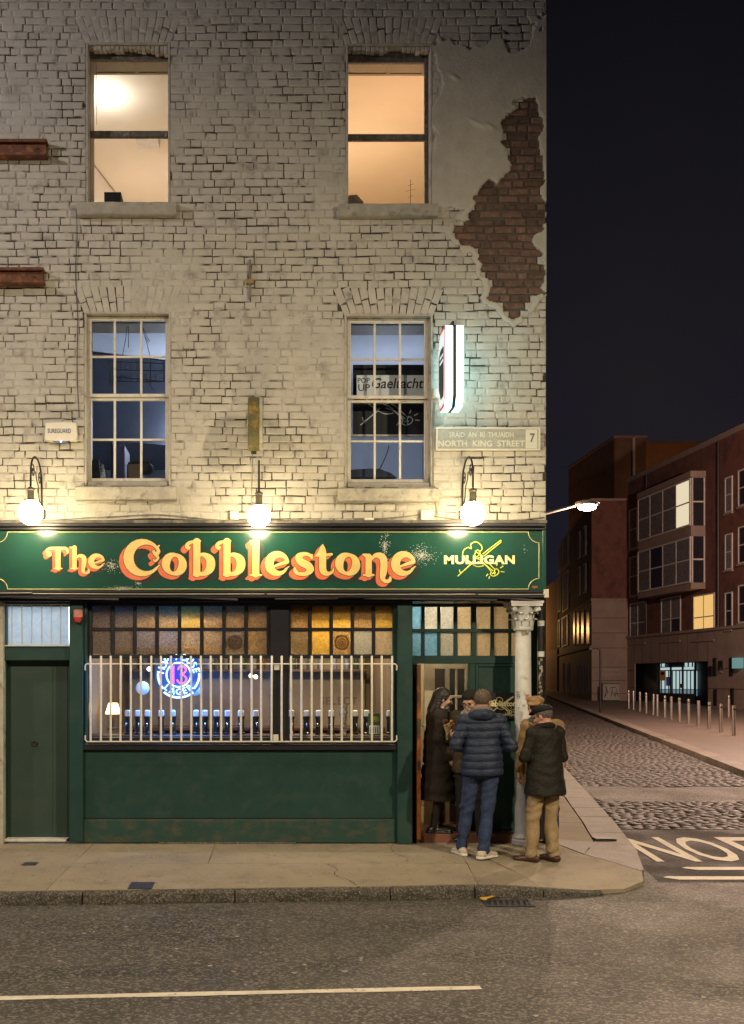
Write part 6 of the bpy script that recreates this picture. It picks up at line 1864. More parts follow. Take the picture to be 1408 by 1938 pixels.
# projecting bay, two storeys
sB0, zB1 = RB(1232, 946); sB1, _ = RB(1335, 946); _, zB1b = RB(1232, 1027); _, zB2 = RB(1232, 1043); _, zB2b = RB(1232, 1119)
bay = empty_b = bpy.data.objects.new('bay', None); link(bay, ap); ORG[bay.name] = Vector((0, 0, 0))
mb = MB(); mb.box(sB0, sB1, -.75, 0, zB2b - .42, zB2b - .12); mb.box(sB0, sB1, -.75, 0, zB2 + .0, zB1b); mb.box(sB0 - .05, sB1 + .05, -.8, 0, zB1 + .05, zB1 + .35); mb.box(sB0 + .02, sB1 - .02, -.70, 0, zB2b - .2, zB1 + .1); mb.build('bay_body', stonem, bay)
win(ap, sB0 + .03, sB1 - .03, zB1b + .02, zB1, 4, 2, y0=-.75, pick=lambda i, j: litcream if i == 3 and j >= 0 else curtm, sillz=False, fw=.09)
win(ap, sB0 + .03, sB1 - .03, zB2b - .1, zB2 - .04, 4, 2, y0=-.75, pick=lambda i, j: (curtm, darkgl, curtm, curtm)[i], sillz=False, fw=.09)
# side glazing of the bay
for za, zb_ in ((zB1b + .02, zB1), (zB2b - .1, zB2 - .04)):
    mb = MB(); mb.box(sB1 - .02, sB1 + .03, -.72, -.65, za, zb_); mb.box(sB1 - .02, sB1 + .03, -.1, -.03, za, zb_); mb.box(sB1 - .02, sB1 + .03, -.65, -.1, (za + zb_) / 2 - .04, (za + zb_) / 2 + .04); mb.build('bay_side_frame', framem, bay)
    MB().quad((sB1 + .005, -.65, za), (sB1 + .005, -.1, za), (sB1 + .005, -.1, zb_), (sB1 + .005, -.65, zb_)).build('bay_side_pane', darkgl, bay)
for px_ in (1226, 1362):
    s_, _ = RB(px_, 1000)
    MB().tube([(s_, -.08, zS + .6), (s_, -.08, zR - .1)], .06, 8).build('drainpipe', M['iron'], ap)
# recessed lit shopfront behind bars
gs = bpy.data.objects.new('shopfront', None); link(gs, ap); ORG[gs.name] = Vector((0, 0, 0))
mb = MB(); mb.box(sO0, sO1, 1.5, 1.6, -.2, zO); mb.box(sO0 - .05, sO0, 0, 1.6, -.2, zO); mb.box(sO1, sO1 + .05, 0, 1.6, -.2, zO); mb.box(sO0, sO1, 0, 1.6, zO, zO + .05); mb.build('recess', mat('black_recess', (.012, .016, .02), None, 4, .6), gs)
lit = emit_mat('cool_shop_light', (.70, .92, .92), .62)
litd = emit_mat('cool_shop_light_low', (.45, .68, .75), .32)
YG_ = 1.40
def RBd(px, py):   # shop glazing plane, 1.4 m behind the wall face
    ox, oy = 22.3 + 1.4 * .9987, 50.1 + 1.4 * .05
    q = (px - XV) / FPX; s = ((oy + D0) * q - ox) / (.05 + .9987 * q); d = oy + D0 - .9987 * s
    return s, HC - (py - YV) * d / FPX
def gl(a, b, c, d_, m, name='lit_pane'):
    s0, z1 = RBd(a, c); s1, _ = RBd(b, c); _, z0 = RBd(a, d_)
    MB().quad((s0, YG_, z0), (s1, YG_, z0), (s1, YG_, z1), (s0, YG_, z1)).build(name, m, gs)
for a, b in ((1213, 1219), (1220.5, 1225), (1239, 1244), (1246, 1251), (1253, 1258), (1296, 1301), (1304, 1309), (1312, 1317)): gl(a, b, 1254, 1262, lit)
gl(1237, 1318, 1264, 1268.5, lit); gl(1212, 1226, 1263, 1266, lit)
x = 1211.5
while x < 1318:
    if not (1226 < x < 1236):
        gl(x, x + 4.6, 1270, 1304, lit); gl(x, x + 4.6, 1305, 1317, litd)
    x += 6.9
def gbox(a, b, c, d_, m, name, y=YG_ - .05):
    s0, z1 = RBd(a, c); s1, _ = RBd(b, c); _, z0 = RBd(a, d_)
    MB().box(s0, s1, y - .02, y, z0, z1).build(name, m, gs)
gbox(1251, 1262, 1269, 1288, mat('orange_poster', (.55, .24, .06), (.4, .16, .04), 6, .6, emit=(.5, .2, .05), es=.12), 'poster', YG_ - .06)
gbox(1254, 1260, 1272, 1277, M['dark'], 'poster_print', YG_ - .085); gbox(1263, 1274, 1281, 1298, mat('blue_poster', (.08, .10, .25), (.16, .1, .16), 8, .6, emit=(.1, .1, .25), es=.12), 'poster', YG_ - .06); gbox(1288, 1293, 1294, 1302, mat('red_notice', (.5, .15, .12), None, 6, .6), 'poster', YG_ - .06)
mb = MB(); q0, q1 = RBd(1210, 1269)[0], RBd(1318, 1269)[0]; z0, z1 = RBd(1260, 1318)[1], RBd(1260, 1252)[1]
for i in range(6): mb.box(q0 + (q1 - q0) * i / 5 - .06, q0 + (q1 - q0) * i / 5 + .06, YG_ - .1, YG_ - .03, -.1, z1)
mb.box(q0, q1, YG_ - .09, YG_ - .035, .0, z0 + .2); mb.build('shop_frame', M['dark'], gs)
# wall vents and meter boxes
for px, py, w_, h_ in ((1348, 1270, .35, .5), (1356, 1262, .3, .9), (1367, 1260, .4, .5), (1367, 1268, .3, .3), (1387, 1262, .3, .9), (1357, 1320, .3, .8), (1389, 1318, .3, .8)):
    s, z_ = RB(px, py)
    MB().cbox(s - w_ / 2, s + w_ / 2, -.12, -.055, z_ - h_ / 2, z_ + h_ / 2, .02).build('wall_vent', M['iron'] if h_ > .4 else stonem, ap)
s, z_ = RB(1403, 1255)
MB().box(s - .3, s + .3, -.3, -.06, z_ - .25, z_ + .25).build('lit_sign_box', emit_mat('dim_teal_sign', (.4, .75, .7), .35), ap)

# --- stone-clad corner building, nearer the cobbled street
st = facade('stone_building', 'stone-clad corner building with tall narrow windows above the cobbled street', (20.1, 50.1), 0)
def pl(X, Y): return (X - 20.1, Y - 50.1)
foot = [pl(20.1, 50.1), pl(22.28, 50.1), pl(24.6, 73.2), pl(24.93, 73.2)]
foot = [foot[0], foot[1], pl(26.5, 73.2), foot[3]]
mb = MB(); mb.prism(foot, -.3, 6.6); mb.build('stone_wall', stonem, st)
mb = MB(); mb.prism(foot, 6.6, 12.6); mb.build('wall', brickm, st)
for z_, e in ((3.72, .12), (6.55, .06), (12.55, .12)):
    mb = MB(); mb.prism([(foot[0][0] - e, foot[0][1] - e), (foot[1][0] - .02, foot[1][1] - e), (foot[2][0], foot[2][1]), (foot[3][0] - e, foot[3][1])], z_, z_ + .14); mb.build('string_course', stonem, st)
for z_ in (.95, 1.75, 2.55, 4.6, 5.5):
    MB().box(.02, 2.1, -.008, .01, z_, z_ + .03).build('stone_joint', M['dark'], st)
for z_, w_ in ((2.35, 1.2), (2.05, 1.3)):
    MB().box(.45, .45 + w_, -.014, .01, z_, z_ + .12).build('faded_lettering', mat('faded_wall_paint', (.30, .24, .21), None, 5, .8), st)
sf = bpy.data.objects.new('street_front', None); link(sf, st); sf.rotation_euler = (0, 0, math.atan2(-.9787, -.2055)); ORG[sf.name] = Vector((0, 0, 0))
def SB(px, py):
    q = (px - XV) / FPX; s = (61.6 * q - 20.1) / (.9787 * q - .2055); d = 61.6 - .9787 * s
    return s, HC - (py - YV) * d / FPX
def swin(a, b, y0, y1, nm, m, fm=framem, proud=.05):
    s0, z1 = SB(a, y0); s1, _ = SB(b, y0); _, z0 = SB(a, y1)
    mb = MB(); mb.box(min(s0, s1), max(s0, s1), -proud, .02, z0, z1); f = mb.build(nm, fm, sf)
    mb = MB(); w_ = abs(s1 - s0) * .14; mb.box(min(s0, s1) + w_, max(s0, s1) - w_, -proud - .012, -proud + .005, z0 + .1, z1 - .1); mb.build('window_glass', m, sf)
for a, b in ((1093, 1098), (1101, 1106), (1109.5, 1115)): swin(a, b, 1256, 1312, 'window_frame', darkgl, fm=mat('pale_stone_reveal', (.46, .36, .31), None, 5, .7))
for a, b in ((1086, 1090), (1093, 1098), (1101, 1107), (1111, 1118)): swin(a, b, 1158, 1222, 'window_frame', darkgl, fm=stonem)
for a, b, y0, y1 in ((1058, 1064, 1040, 1085), (1067, 1078, 1025, 1080), (1058, 1064, 1095, 1160), (1067, 1078, 1090, 1160), (1058, 1062, 1175, 1225), (1066, 1077, 1170, 1225), (1096, 1100, 1010, 1060), (1106, 1111, 1000, 1055), (1096, 1100, 1075, 1130), (1106, 1111, 1070, 1125)):
    swin(a, b, y0, y1, 'window_frame', curtm, proud=.12)
for a, b, y0, y1 in ((1066, 1069, 1255, 1310), (1074, 1079, 1255, 1312)): swin(a, b, y0, y1, 'window_frame', darkgl, fm=stonem)

# --- far brick building, orange in lamplight, and the tall block behind
fb = thing('far_brick_building', 'far narrow brick building glowing orange at the bend of the street', 'building', (24.9, 73.3, 0)); ORG[fb.name] = Vector((0, 0, 0)); fb.location = (0, 0, 0)
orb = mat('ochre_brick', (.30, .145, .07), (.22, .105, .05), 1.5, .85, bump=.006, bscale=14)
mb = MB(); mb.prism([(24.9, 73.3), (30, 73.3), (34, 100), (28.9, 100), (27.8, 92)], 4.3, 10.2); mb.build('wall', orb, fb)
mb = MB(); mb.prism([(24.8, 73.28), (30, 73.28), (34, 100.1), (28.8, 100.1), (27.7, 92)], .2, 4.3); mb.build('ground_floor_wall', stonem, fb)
def FB(px):
    q = (px - XV) / FPX; s = (61.6 * q - 20.1) / (.9787 * q - .2055); return 20.1 - .2055 * s - .05, 50.1 - .9787 * s
for a, b, y0, y1, nm in ((1033, 1036, 1185, 1215, 'window'), (1042, 1046, 1180, 1215, 'window'), (1050, 1054, 1175, 1212, 'window'), (1035, 1041, 1258, 1305, 'shop_window'), (1046, 1055, 1255, 1308, 'shop_window')):
    A, B = FB(a), FB(b); k = (A[1] + D0) / FPX; z1, z0 = HC - (y0 - YV) * k, HC - (y1 - YV) * k
    n_ = (-.9787 * .1, .2055 * .1)
    mb = MB(); mb.add([(A[0], A[1], z0), (B[0], B[1], z0), (B[0], B[1], z1), (A[0], A[1], z1), (A[0] + n_[0], A[1] + n_[1], z0), (B[0] + n_[0], B[1] + n_[1], z0), (B[0] + n_[0], B[1] + n_[1], z1), (A[0] + n_[0], A[1] + n_[1], z1)], [(0, 1, 2, 3), (4, 7, 6, 5), (0, 4, 5, 1), (1, 5, 6, 2), (2, 6, 7, 3), (3, 7, 4, 0)])
    mb.build(nm, darkgl if 'shop' not in nm else framem, fb)
light('bend_lamp_light', 'POINT', (23.0, 86.0, 6.5), (1.0, .50, .16), 900, .2)
tw = thing('tall_block', 'tall plain brown block rising behind the apartment roof', 'building', (0, 0, 0))
twm = mat('lamplit_render', (.42, .22, .10), (.34, .17, .075), 1.2, .85)  # orange lamplight on this face is put into the render colour
mb = MB(); mb.box(28.4, 30.9, 70, 82, 0, 21.0); mb.build('stair_tower', mat('brown_render_dark', (.20, .115, .075), (.15, .085, .06), 1.2, .85), tw)
mb = MB(); mb.box(30.9, 37.5, 71, 82, 0, 20.8); mb.build('wall', twm, tw)
mb = MB(); mb.box(28.3, 31.0, 69.9, 82, 21.0, 21.2); mb.box(31.0, 37.6, 70.9, 82, 20.8, 21.0); mb.build('coping', stonem, tw)
MB().tube([(29.9, 69.9, 21), (29.9, 69.9, 12)], .12, 8).build('downpipe', framem, tw)

# ================================================================== people
def _rot(yaw=0, pitch=0, roll=0):
    return np.array((Matrix.Rotation(R(yaw), 3, 'Z') @ Matrix.Rotation(R(pitch), 3, 'X') @ Matrix.Rotation(R(roll), 3, 'Y')))

class Field:
    """signed distance volume, grown from round cones and ellipsoids that blend into one skin"""
    def __init__(s, lo, hi, h):
        s.h = h; s.lo = np.array(lo, float)
        s.n = np.maximum(2, np.ceil((np.array(hi, float) - s.lo) / h).astype(int) + 1)
        s.d = np.full(tuple(s.n), .20)
        s.ax = [s.lo[i] + h * np.arange(s.n[i]) for i in range(3)]
    def _sub(s, lo, hi):
        a = np.clip(np.floor((lo - s.lo) / s.h).astype(int), 0, s.n - 1); b = np.clip(np.ceil((hi - s.lo) / s.h).astype(int) + 1, 1, s.n)
        sl = tuple(slice(int(p), int(max(q, p + 1))) for p, q in zip(a, b))
        P = np.stack(np.meshgrid(*[s.ax[i][sl[i]] for i in range(3)], indexing='ij'), -1)
        return sl, P
    def _mix(s, sl, d, k, sub=False):
        o = s.d[sl]
        if sub:
            d = -d
            t = np.clip(.5 - .5 * (o - d) / k, 0, 1); s.d[sl] = o * (1 - t) + d * t + k * t * (1 - t)
            return
        t = np.clip(.5 + .5 * (o - d) / k, 0, 1)
        s.d[sl] = o * (1 - t) + d * t - k * t * (1 - t)
    def rc(s, a, b, ra, rb, k=.02):
        a, b = np.array(a, float), np.array(b, float); m = max(ra, rb) + .07
        sl, P = s._sub(np.minimum(a, b) - m, np.maximum(a, b) + m)
        u = b - a; t = np.clip(((P - a) @ u) / (u @ u + 1e-9), 0, 1)
        d = np.linalg.norm(P - a - t[..., None] * u, axis=-1) - (ra + (rb - ra) * t)
        s._mix(sl, d, k); return s
    def el(s, c, r, k=.02, M3=None, sub=False):
        c, r = np.array(c, float), np.array(r, float); m = max(r) + .07
        sl, P = s._sub(c - m, c + m)
        q = P - c
        if M3 is not None: q = q @ M3
        l = np.linalg.norm(q / r, axis=-1); g = np.linalg.norm(q / (r * r), axis=-1) + 1e-9
        s._mix(sl, l * (l - 1) / g, k, sub); return s
    def cut(s, n, c, k=.01):
        n = np.array(n, float); n /= np.linalg.norm(n)
        P = np.stack(np.meshgrid(*s.ax, indexing='ij'), -1)
        s.d = np.maximum(s.d, P @ n - c); return s
    def wave(s, fn):
        P = np.meshgrid(*s.ax, indexing='ij'); s.d = s.d + fn(*P); return s
    def mesh(s):
        d = s.d.copy()
        for ax in range(3):
            for e in (0, -1):
                i = [slice(None)] * 3; i[ax] = e; d[tuple(i)] = np.maximum(d[tuple(i)], 1e-3)
        ins = d < 0
        n0, n1, n2 = d.shape
        cs = np.zeros((n0 - 1, n1 - 1, n2 - 1, 3)); cnt = np.zeros((n0 - 1, n1 - 1, n2 - 1))
        def sh(a, o): return a[o[0]:o[0] + n0 - 1, o[1]:o[1] + n1 - 1, o[2]:o[2] + n2 - 1]
        for ax in range(3):
            o1, o2 = [i for i in range(3) if i != ax]
            for p in (0, 1):
                for q in (0, 1):
                    A = [0, 0, 0]; A[o1] = p; A[o2] = q; B = list(A); B[ax] = 1
                    a, b = sh(d, A), sh(d, B); m = (a < 0) != (b < 0)
                    t = np.where(m, a / np.where(m, a - b, 1), 0)
                    for i in range(3):
                        cs[..., i] += np.where(m, A[i] + (t if i == ax else 0), 0)
                    cnt += m
        act = cnt > 0
        ids = np.full(act.shape, -1); ids[act] = np.arange(act.sum())
        base = np.stack(np.nonzero(act), -1)
        V = s.lo + s.h * (base + cs[act] / cnt[act][:, None])
        F = []
        for ax in range(3):
            o1, o2 = (ax + 1) % 3, (ax + 2) % 3
            lo = [slice(1, None)] * 3; lo[ax] = slice(0, None)
            a = [slice(1, -1)] * 3; b = [slice(1, -1)] * 3; a[ax] = slice(0, -1); b[ax] = slice(1, None)
            ia, ib = ins[tuple(a)], ins[tuple(b)]
            m = ia != ib
            I = np.stack(np.nonzero(m), -1)
            if not len(I): continue
            c = I.copy(); c[:, o1] += 1; c[:, o2] += 1
            def cid(d1, d2):
                q = c.copy(); q[:, o1] += d1; q[:, o2] += d2; return ids[q[:, 0], q[:, 1], q[:, 2]]
            f = np.stack([cid(-1, -1), cid(0, -1), cid(0, 0), cid(-1, 0)], -1)
            flip = ib[m]
            f[flip] = f[flip][:, ::-1]
            F.append(f)
        F = np.concatenate(F)
        return V, F[(F >= 0).all(1)]

def merge(parts):
    V, F, n = [], [], 0
    for v, f in parts:
        V.append(v); F.append(f + n); n += len(v)
    return np.concatenate(V), np.concatenate(F)

def hand_mesh(wr, d, palm, s, side, curl=.55):
    """hand at the wrist: palm, four unequal bent fingers, thumb off the side"""
    d = np.array(d, float); d /= np.linalg.norm(d); nrm = np.array(palm, float); nrm -= d * (nrm @ d); nrm /= np.linalg.norm(nrm)
    t = np.cross(d, nrm) * side
    wr = np.array(wr, float)
    f = Field(wr - .17 * s, wr + .17 * s, .005)
    for o, L in ((-.024, .078), (-.008, .084), (.009, .082), (.025, .076)):
        f.rc(wr - d * .01, wr + (d * L + t * o) * s, .022 * s, .013 * s, .014)
    for o, L, r_ in ((-.029, .056, .0075), (-.010, .066, .0085), (.010, .070, .009), (.029, .064, .0085)):
        p = wr + (d * .082 + t * o) * s
        a1, a2 = curl * .7, curl * 1.6
        q = p + (d * math.cos(a1) + nrm * math.sin(a1)) * L * .5 * s
        e = q + (d * math.cos(a2) + nrm * math.sin(a2)) * L * .5 * s
        f.rc(p - d * .012, q, r_ * s, r_ * s * .95, .005); f.rc(q, e, r_ * s * .95, r_ * s * .75, .004)
    b = wr + (d * .025 + t * .026) * s; m = b + (d * .03 + t * .03 + nrm * .012) * s; e = m + (d * .032 + t * .006 + nrm * .014) * s
    f.rc(b, m, .014 * s, .011 * s, .008); f.rc(m, e, .011 * s, .008 * s, .005)
    return f.mesh()

SKIN = {}
def skin_mat(nm, c): return mat(nm, c, tuple(x * .86 for x in c), 30, .55, bump=.0006, bscale=300, spec=.35)
SKIN['pale'] = skin_mat('pale_skin', (.58, .36, .27)); SKIN['ruddy'] = skin_mat('ruddy_skin', (.55, .29, .20))
EYEM = mat('eye_dark', (.02, .016, .014), None, 5, .2); LIPM = mat('lip', (.34, .12, .10), None, 5, .5)

DEF = dict(pelvis=(0, 0, .96), waist=(0, .005, 1.10), chest=(0, 0, 1.30), neck=(0, .015, 1.475), head=(0, -.02, 1.635),
           shL=(.180, .01, 1.425), elL=(.235, .045, 1.15), wrL=(.235, -.04, .92), shR=(-.180, .01, 1.425), elR=(-.235, .045, 1.15), wrR=(-.235, -.04, .92),
           hipL=(.092, 0, .93), knL=(.105, -.015, .51), anL=(.112, .03, .095), hipR=(-.092, 0, .93), knR=(-.105, -.015, .51), anR=(-.112, .03, .095), ftL=8, ftR=-8, yaw=0, pitch=0, roll=0)

def person(label, loc, theta, H, pose, wear, skin='pale'):
    s = H / 1.75
    J = dict(DEF); J.update(pose)
    j = {k: (np.array(v, float) * s if isinstance(v, tuple) else v) for k, v in J.items()}
    root = thing('person', label, 'person', loc, R(theta)); ORG[root.name] = Vector((0, 0, 0))
    HR = _rot(J['yaw'], J['pitch'], J['roll']); hc = j['head']
    def hp(x, y, z): return hc + HR @ (np.array((x, y, z)) * s)
    allp = np.array([v for v in j.values() if isinstance(v, np.ndarray)])
    lo, hi = allp.min(0) - .22 * s, allp.max(0) + .22 * s
    lo[2] = -.02
    # ---- body: torso, limbs
    f = Field(lo, hi, .017 * s)
    f.el(j['pelvis'], np.array((.160, .115, .13)) * s, .03); f.el(j['waist'], np.array((.138, .10, .15)) * s, .05); f.el(j['chest'], np.array((.165, .112, .20)) * s, .06)
    f.rc(j['chest'] + (0, 0, .1 * s), j['neck'], .08 * s, .058 * s, .05); f.rc(j['neck'], hc + (0, .01, -.05 * s), .056 * s, .052 * s, .03)
    for q in 'LR':
        f.rc(j['chest'] + (0, 0, .09 * s), j['sh' + q], .075 * s, .058 * s, .04); f.rc(j['sh' + q], j['el' + q], .052 * s, .040 * s, .03); f.rc(j['el' + q], j['wr' + q], .040 * s, .027 * s, .02)
        f.rc(j['hip' + q], j['kn' + q], .085 * s, .055 * s, .04); f.rc(j['kn' + q], j['an' + q], .055 * s, .038 * s, .03)
        a = R(J['ft' + q]); fd = np.array((math.sin(a), -math.cos(a), 0))
        f.rc(j['an' + q] + (0, 0, -.055 * s), j['an' + q] + fd * .12 * s + (0, 0, -.072 * s), .026 * s, .014 * s, .02)
    parts = [f.mesh()]
    # ---- head with face
    f = Field(hc - .19 * s, hc + .19 * s, .006)
    S3 = lambda *r: np.array(r) * s
    f.el(hp(0, .014, .030), S3(.076, .094, .088), .02, HR); f.el(hp(0, -.024, -.042), S3(.058, .070, .076), .03, HR); f.el(hp(0, -.068, -.096), S3(.024, .022, .020), .025, HR)
    f.rc(hp(0, .02, -.05), hp(0, .028, -.16), .055 * s, .058 * s, .03)
    for sg_ in (-1, 1):
        f.el(hp(.031 * sg_, -.104, .006), S3(.017, .016, .011), .012, HR, sub=True)
        f.el(hp(.078 * sg_, .014, -.012), S3(.010, .021, .032), .008, HR); f.el(hp(.034 * sg_, -.083, .024), S3(.022, .011, .007), .012, HR); f.el(hp(.040 * sg_, -.070, -.034), S3(.022, .018, .018), .02, HR)
    f.rc(hp(0, -.090, .006), hp(0, -.112, -.034), .009 * s, .0135 * s, .012); f.el(hp(0, -.094, -.066), S3(.022, .011, .010), .010, HR)
    parts.append(f.mesh())
    # ---- hands
    for q, sd in (('L', 1), ('R', -1)):
        dv = j['wr' + q] - j['el' + q]
        palm = (-.8 * sd, -.3, .0) if abs(dv[2]) > .12 else (0, 0, -1) if J.get('palmdown') else (-.5 * sd, .2, .6)
        if wear.get('hands', True): parts.append(hand_mesh(j['wr' + q], dv, palm, s, -sd, J.get('curl', .6)))
    V, F = merge(parts)
    np_obj('body', V, F, SKIN[skin], root, True)
    mb = MB()
    for sg_ in (-1, 1): mb.sphere(tuple(hp(.031 * sg_, -.0865, .006)), .0105 * s, 10, 8)
    mb.build('eyes', EYEM, root, True, local=True)
    MB().sphere(tuple(hp(0, -.1035, -.066)), .017 * s, 10, 6, (1.0, .25, .28)).build('mouth', LIPM, root, True, local=True)
    # ---- clothing
    for c in wear['clothes']:
        kind = c['kind']; hh = c.get('h', .0095)
        f = Field(lo, hi, hh)
        if kind == 'trousers':
            g = c.get('g', .022)
            f.el(j['pelvis'] + (0, .012 * s, -.02 * s), np.array((.160 + g, .118 + g, .135)) * s, .03)
            for q in 'LR':
                f.rc(j['hip' + q], j['kn' + q], (.083 + g) * s, (.058 + g) * s, .03); f.rc(j['kn' + q], j['an' + q] + (0, 0, .01), (.056 + g) * s, (.046 + g * 1.1) * s, .03)
            f.cut((0, 0, 1), 1.10 * s); f.cut((0, 0, -1), -c.get('hem', .055) * s)
            am = c.get('fold', .006)
            f.wave(lambda x, y, z: am * np.sin(23 * x + 4 * np.sin(9 * z + x * 6) + 31 * z) * np.sin(19 * z + 11 * y + 2) * (.5 + .9 * np.exp(-((z - .14 * s) / .12) ** 2) + .6 * np.exp(-((z - .5 * s) / .1) ** 2)))
        if kind == 'coat':
            g = c.get('g', .03); hem = c['hem'] * s
            f.el(j['chest'], np.array((.172 + g, .118 + g, .205)) * s, .05); f.el(j['waist'], np.array((.150 + g, .112 + g, .18)) * s, .08)
            if hem < 1.0 * s:
                b = j['pelvis'].copy(); b[2] = max(hem - .02, .0)
                sp_ = c.get('flare', .02)
                zc = np.linspace(j['waist'][2], b[2], 5)
                for i_, zz in enumerate(zc):
                    t_ = i_ / 4
                    f.el((j['pelvis'][0] * (1 - t_) + t_ * c.get('hx', j['pelvis'][0]), j['pelvis'][1] + .005, zz), np.array((.165 + g + sp_ * t_, .122 + g + sp_ * t_, .17)) * s, .06)
            f.rc(j['chest'] + (0, .01, .10 * s), j['neck'] + (0, .012, -.01), (.09 + g * .6) * s, (.062 + g * .4) * s, .05)
            for q in 'LR':
                f.rc(j['chest'] + (0, 0, .09 * s), j['sh' + q], (.080 + g * .7) * s, (.062 + g * .8) * s, .05)
                f.rc(j['sh' + q], j['el' + q], (.058 + g * .6) * s, (.048 + g * .6) * s, .012); f.rc(j['el' + q], j['wr' + q] + (j['wr' + q] - j['el' + q]) * -.03, (.048 + g * .6) * s, (.038 + g * .5) * s, .012)
            f.cut((0, 0, -1), -hem)
            if c.get('quilt'):
                p_ = c['quilt']
                f.wave(lambda x, y, z: -.015 * np.abs(np.sin(math.pi * (z + .012 * np.sin(6 * x + 1) + .012 * np.abs(x)) / p_)) ** .42 + .009 + .002 * np.sin(60 * x + 9 * np.sin(40 * z)) * np.sin(50 * z))
            else:
                am = c.get('fold', .007)
                f.wave(lambda x, y, z: am * (.8 * np.sin(10 * x + 21 * z + 3.2 * np.sin(7 * z - 6 * x) + 5 * y) * np.sin(24 * z - 10 * x + 2.4 * np.sin(13 * x)) + .5 * np.sin(31 * x - 9 * z + 2 * np.sin(19 * z)) * np.sin(12 * z + 3 * y)) )
        if kind == 'shoes':
            f = Field(lo * np.array((1, 1.6, 1)), np.array((hi[0], hi[1], .32 * s)), .007)
            for q in 'LR':
                a = R(J['ft' + q]); fd = np.array((math.sin(a), -math.cos(a), 0)); an = j['an' + q]; g0 = np.array((an[0], an[1], .0))
                f.rc(g0 - fd * .055 * s + (0, 0, .040 * s), g0 + fd * .10 * s + (0, 0, .036 * s), .042 * s, .040 * s, .02); f.el(g0 + fd * .145 * s + (0, 0, .030 * s), np.array((.046, .062, .032)) * s, .02, _rot(J['ft' + q]))
                f.rc(g0 - fd * .02 * s + (0, 0, .05 * s), g0 + (0, 0, c.get('top', .11) * s), .044 * s, .046 * s, .02)
            f.cut((0, 0, -1), -.004)
        if kind == 'soles':
            f = Field(lo * np.array((1, 1.6, 1)), np.array((hi[0], hi[1], .08 * s)), .006)
            for q in 'LR':
                a = R(J['ft' + q]); fd = np.array((math.sin(a), -math.cos(a), 0)); an = j['an' + q]; g0 = np.array((an[0], an[1], .012 * s))
                f.rc(g0 - fd * .06 * s, g0 + fd * .08 * s, .044 * s, .048 * s, .02); f.el(g0 + fd * .15 * s, np.array((.048, .064, .03)) * s, .02, _rot(J['ft' + q]))
            f.cut((0, 0, 1), c.get('t', .03) * s); f.cut((0, 0, -1), -.001)
        if kind == 'collar':
            f = Field(j['neck'] - .28 * s, j['neck'] + .28 * s, .008); cz_ = c.get('z', .0)
            r0, rr_ = c.get('ring', .085), c.get('r', .032)
            for i_ in range(14):
                a = 2 * math.pi * i_ / 14; a2 = 2 * math.pi * (i_ + 1) / 14
                pt = lambda t_: j['neck'] + np.array((math.cos(t_) * r0, math.sin(t_) * r0 * 1.02 + c.get('back', .0) * max(0, math.sin(t_)), cz_ + c.get('tilt', .025) * math.sin(t_))) * s
                f.rc(pt(a), pt(a2), rr_ * s * (1 + c.get('bulge', 0) * max(0, math.sin(a))), rr_ * s * (1 + c.get('bulge', 0) * max(0, math.sin(a2))), .02)
            f.wave(lambda x, y, z: .004 * np.sin(40 * x + 30 * y) * np.sin(55 * z))
        if kind == 'hair':
            f = Field(hc - .30 * s, hc + .19 * s, .006)
            g = c.get('g', .012)
            f.el(hp(0, .020, .034), S3(.078 + g, .094 + g, .090 + g), .02, HR)
            # face opening and hairline
            P = np.stack(np.meshgrid(*f.ax, indexing='ij'), -1); q = ((P - hc) @ HR) / s
            front = np.maximum(-(q[..., 1] + .055 + .45 * (q[..., 2] - .045)), -(q[..., 2] - c.get('nape', -.06)))
            f.d = np.maximum(f.d, front * s)
            if c.get('long'):
                for a, b, r1, r2 in (((-.055, .045, .03), (-.075, .055, -.15), .034, .030), ((.055, .045, .03), (.075, .055, -.15), .034, .030), ((0, .085, .03), (0, .125, -.21), .05, .05), ((-.045, .08, .0), (-.055, .11, -.19), .045, .04), ((.045, .08, .0), (.055, .11, -.19), .045, .04)):
                    f.rc(hp(*a), hp(*b), r1 * s, r2 * s, .03)
            hs_ = .35 if c.get('long') else 1.0
            f.wave(lambda x, y, z: hs_ * .005 * np.sin(150 * x + (4 if hs_ < 1 else 20) * np.sin((8 if hs_ < 1 else 30) * z)) * np.sin(130 * y + 24 * z) + .003 * np.sin(260 * x + 9 * z) * np.sin(210 * z))
        if kind == 'flatcap':
            f = Field(hc - .24 * s, hc + .24 * s, .006)
            f.el(hp(0, .012, .082), S3(.098, .118, .046), .02, HR @ _rot(0, -8)); f.el(hp(0, .02, .055), S3(.089, .105, .032), .02, HR)
            f.el(hp(0, -.088, .066), S3(.078, .068, .017), .02, HR @ _rot(0, 12))
            f.wave(lambda x, y, z: .0015 * np.sin(70 * x) * np.sin(80 * y))
        if kind == 'beanie':
            f = Field(hc - .24 * s, hc + .24 * s, .007)
            f.el(hp(0, .016, .060), S3(.090, .106, .080), .02, HR)
            P = np.stack(np.meshgrid(*f.ax, indexing='ij'), -1); q = ((P - hc) @ HR) / s
            f.d = np.maximum(f.d, -(q[..., 2] - .035 + .25 * (q[..., 1])) * s)
            f.rc(hp(-.088, .0, .045), hp(.088, .0, .045), .012 * s, .012 * s, .01)
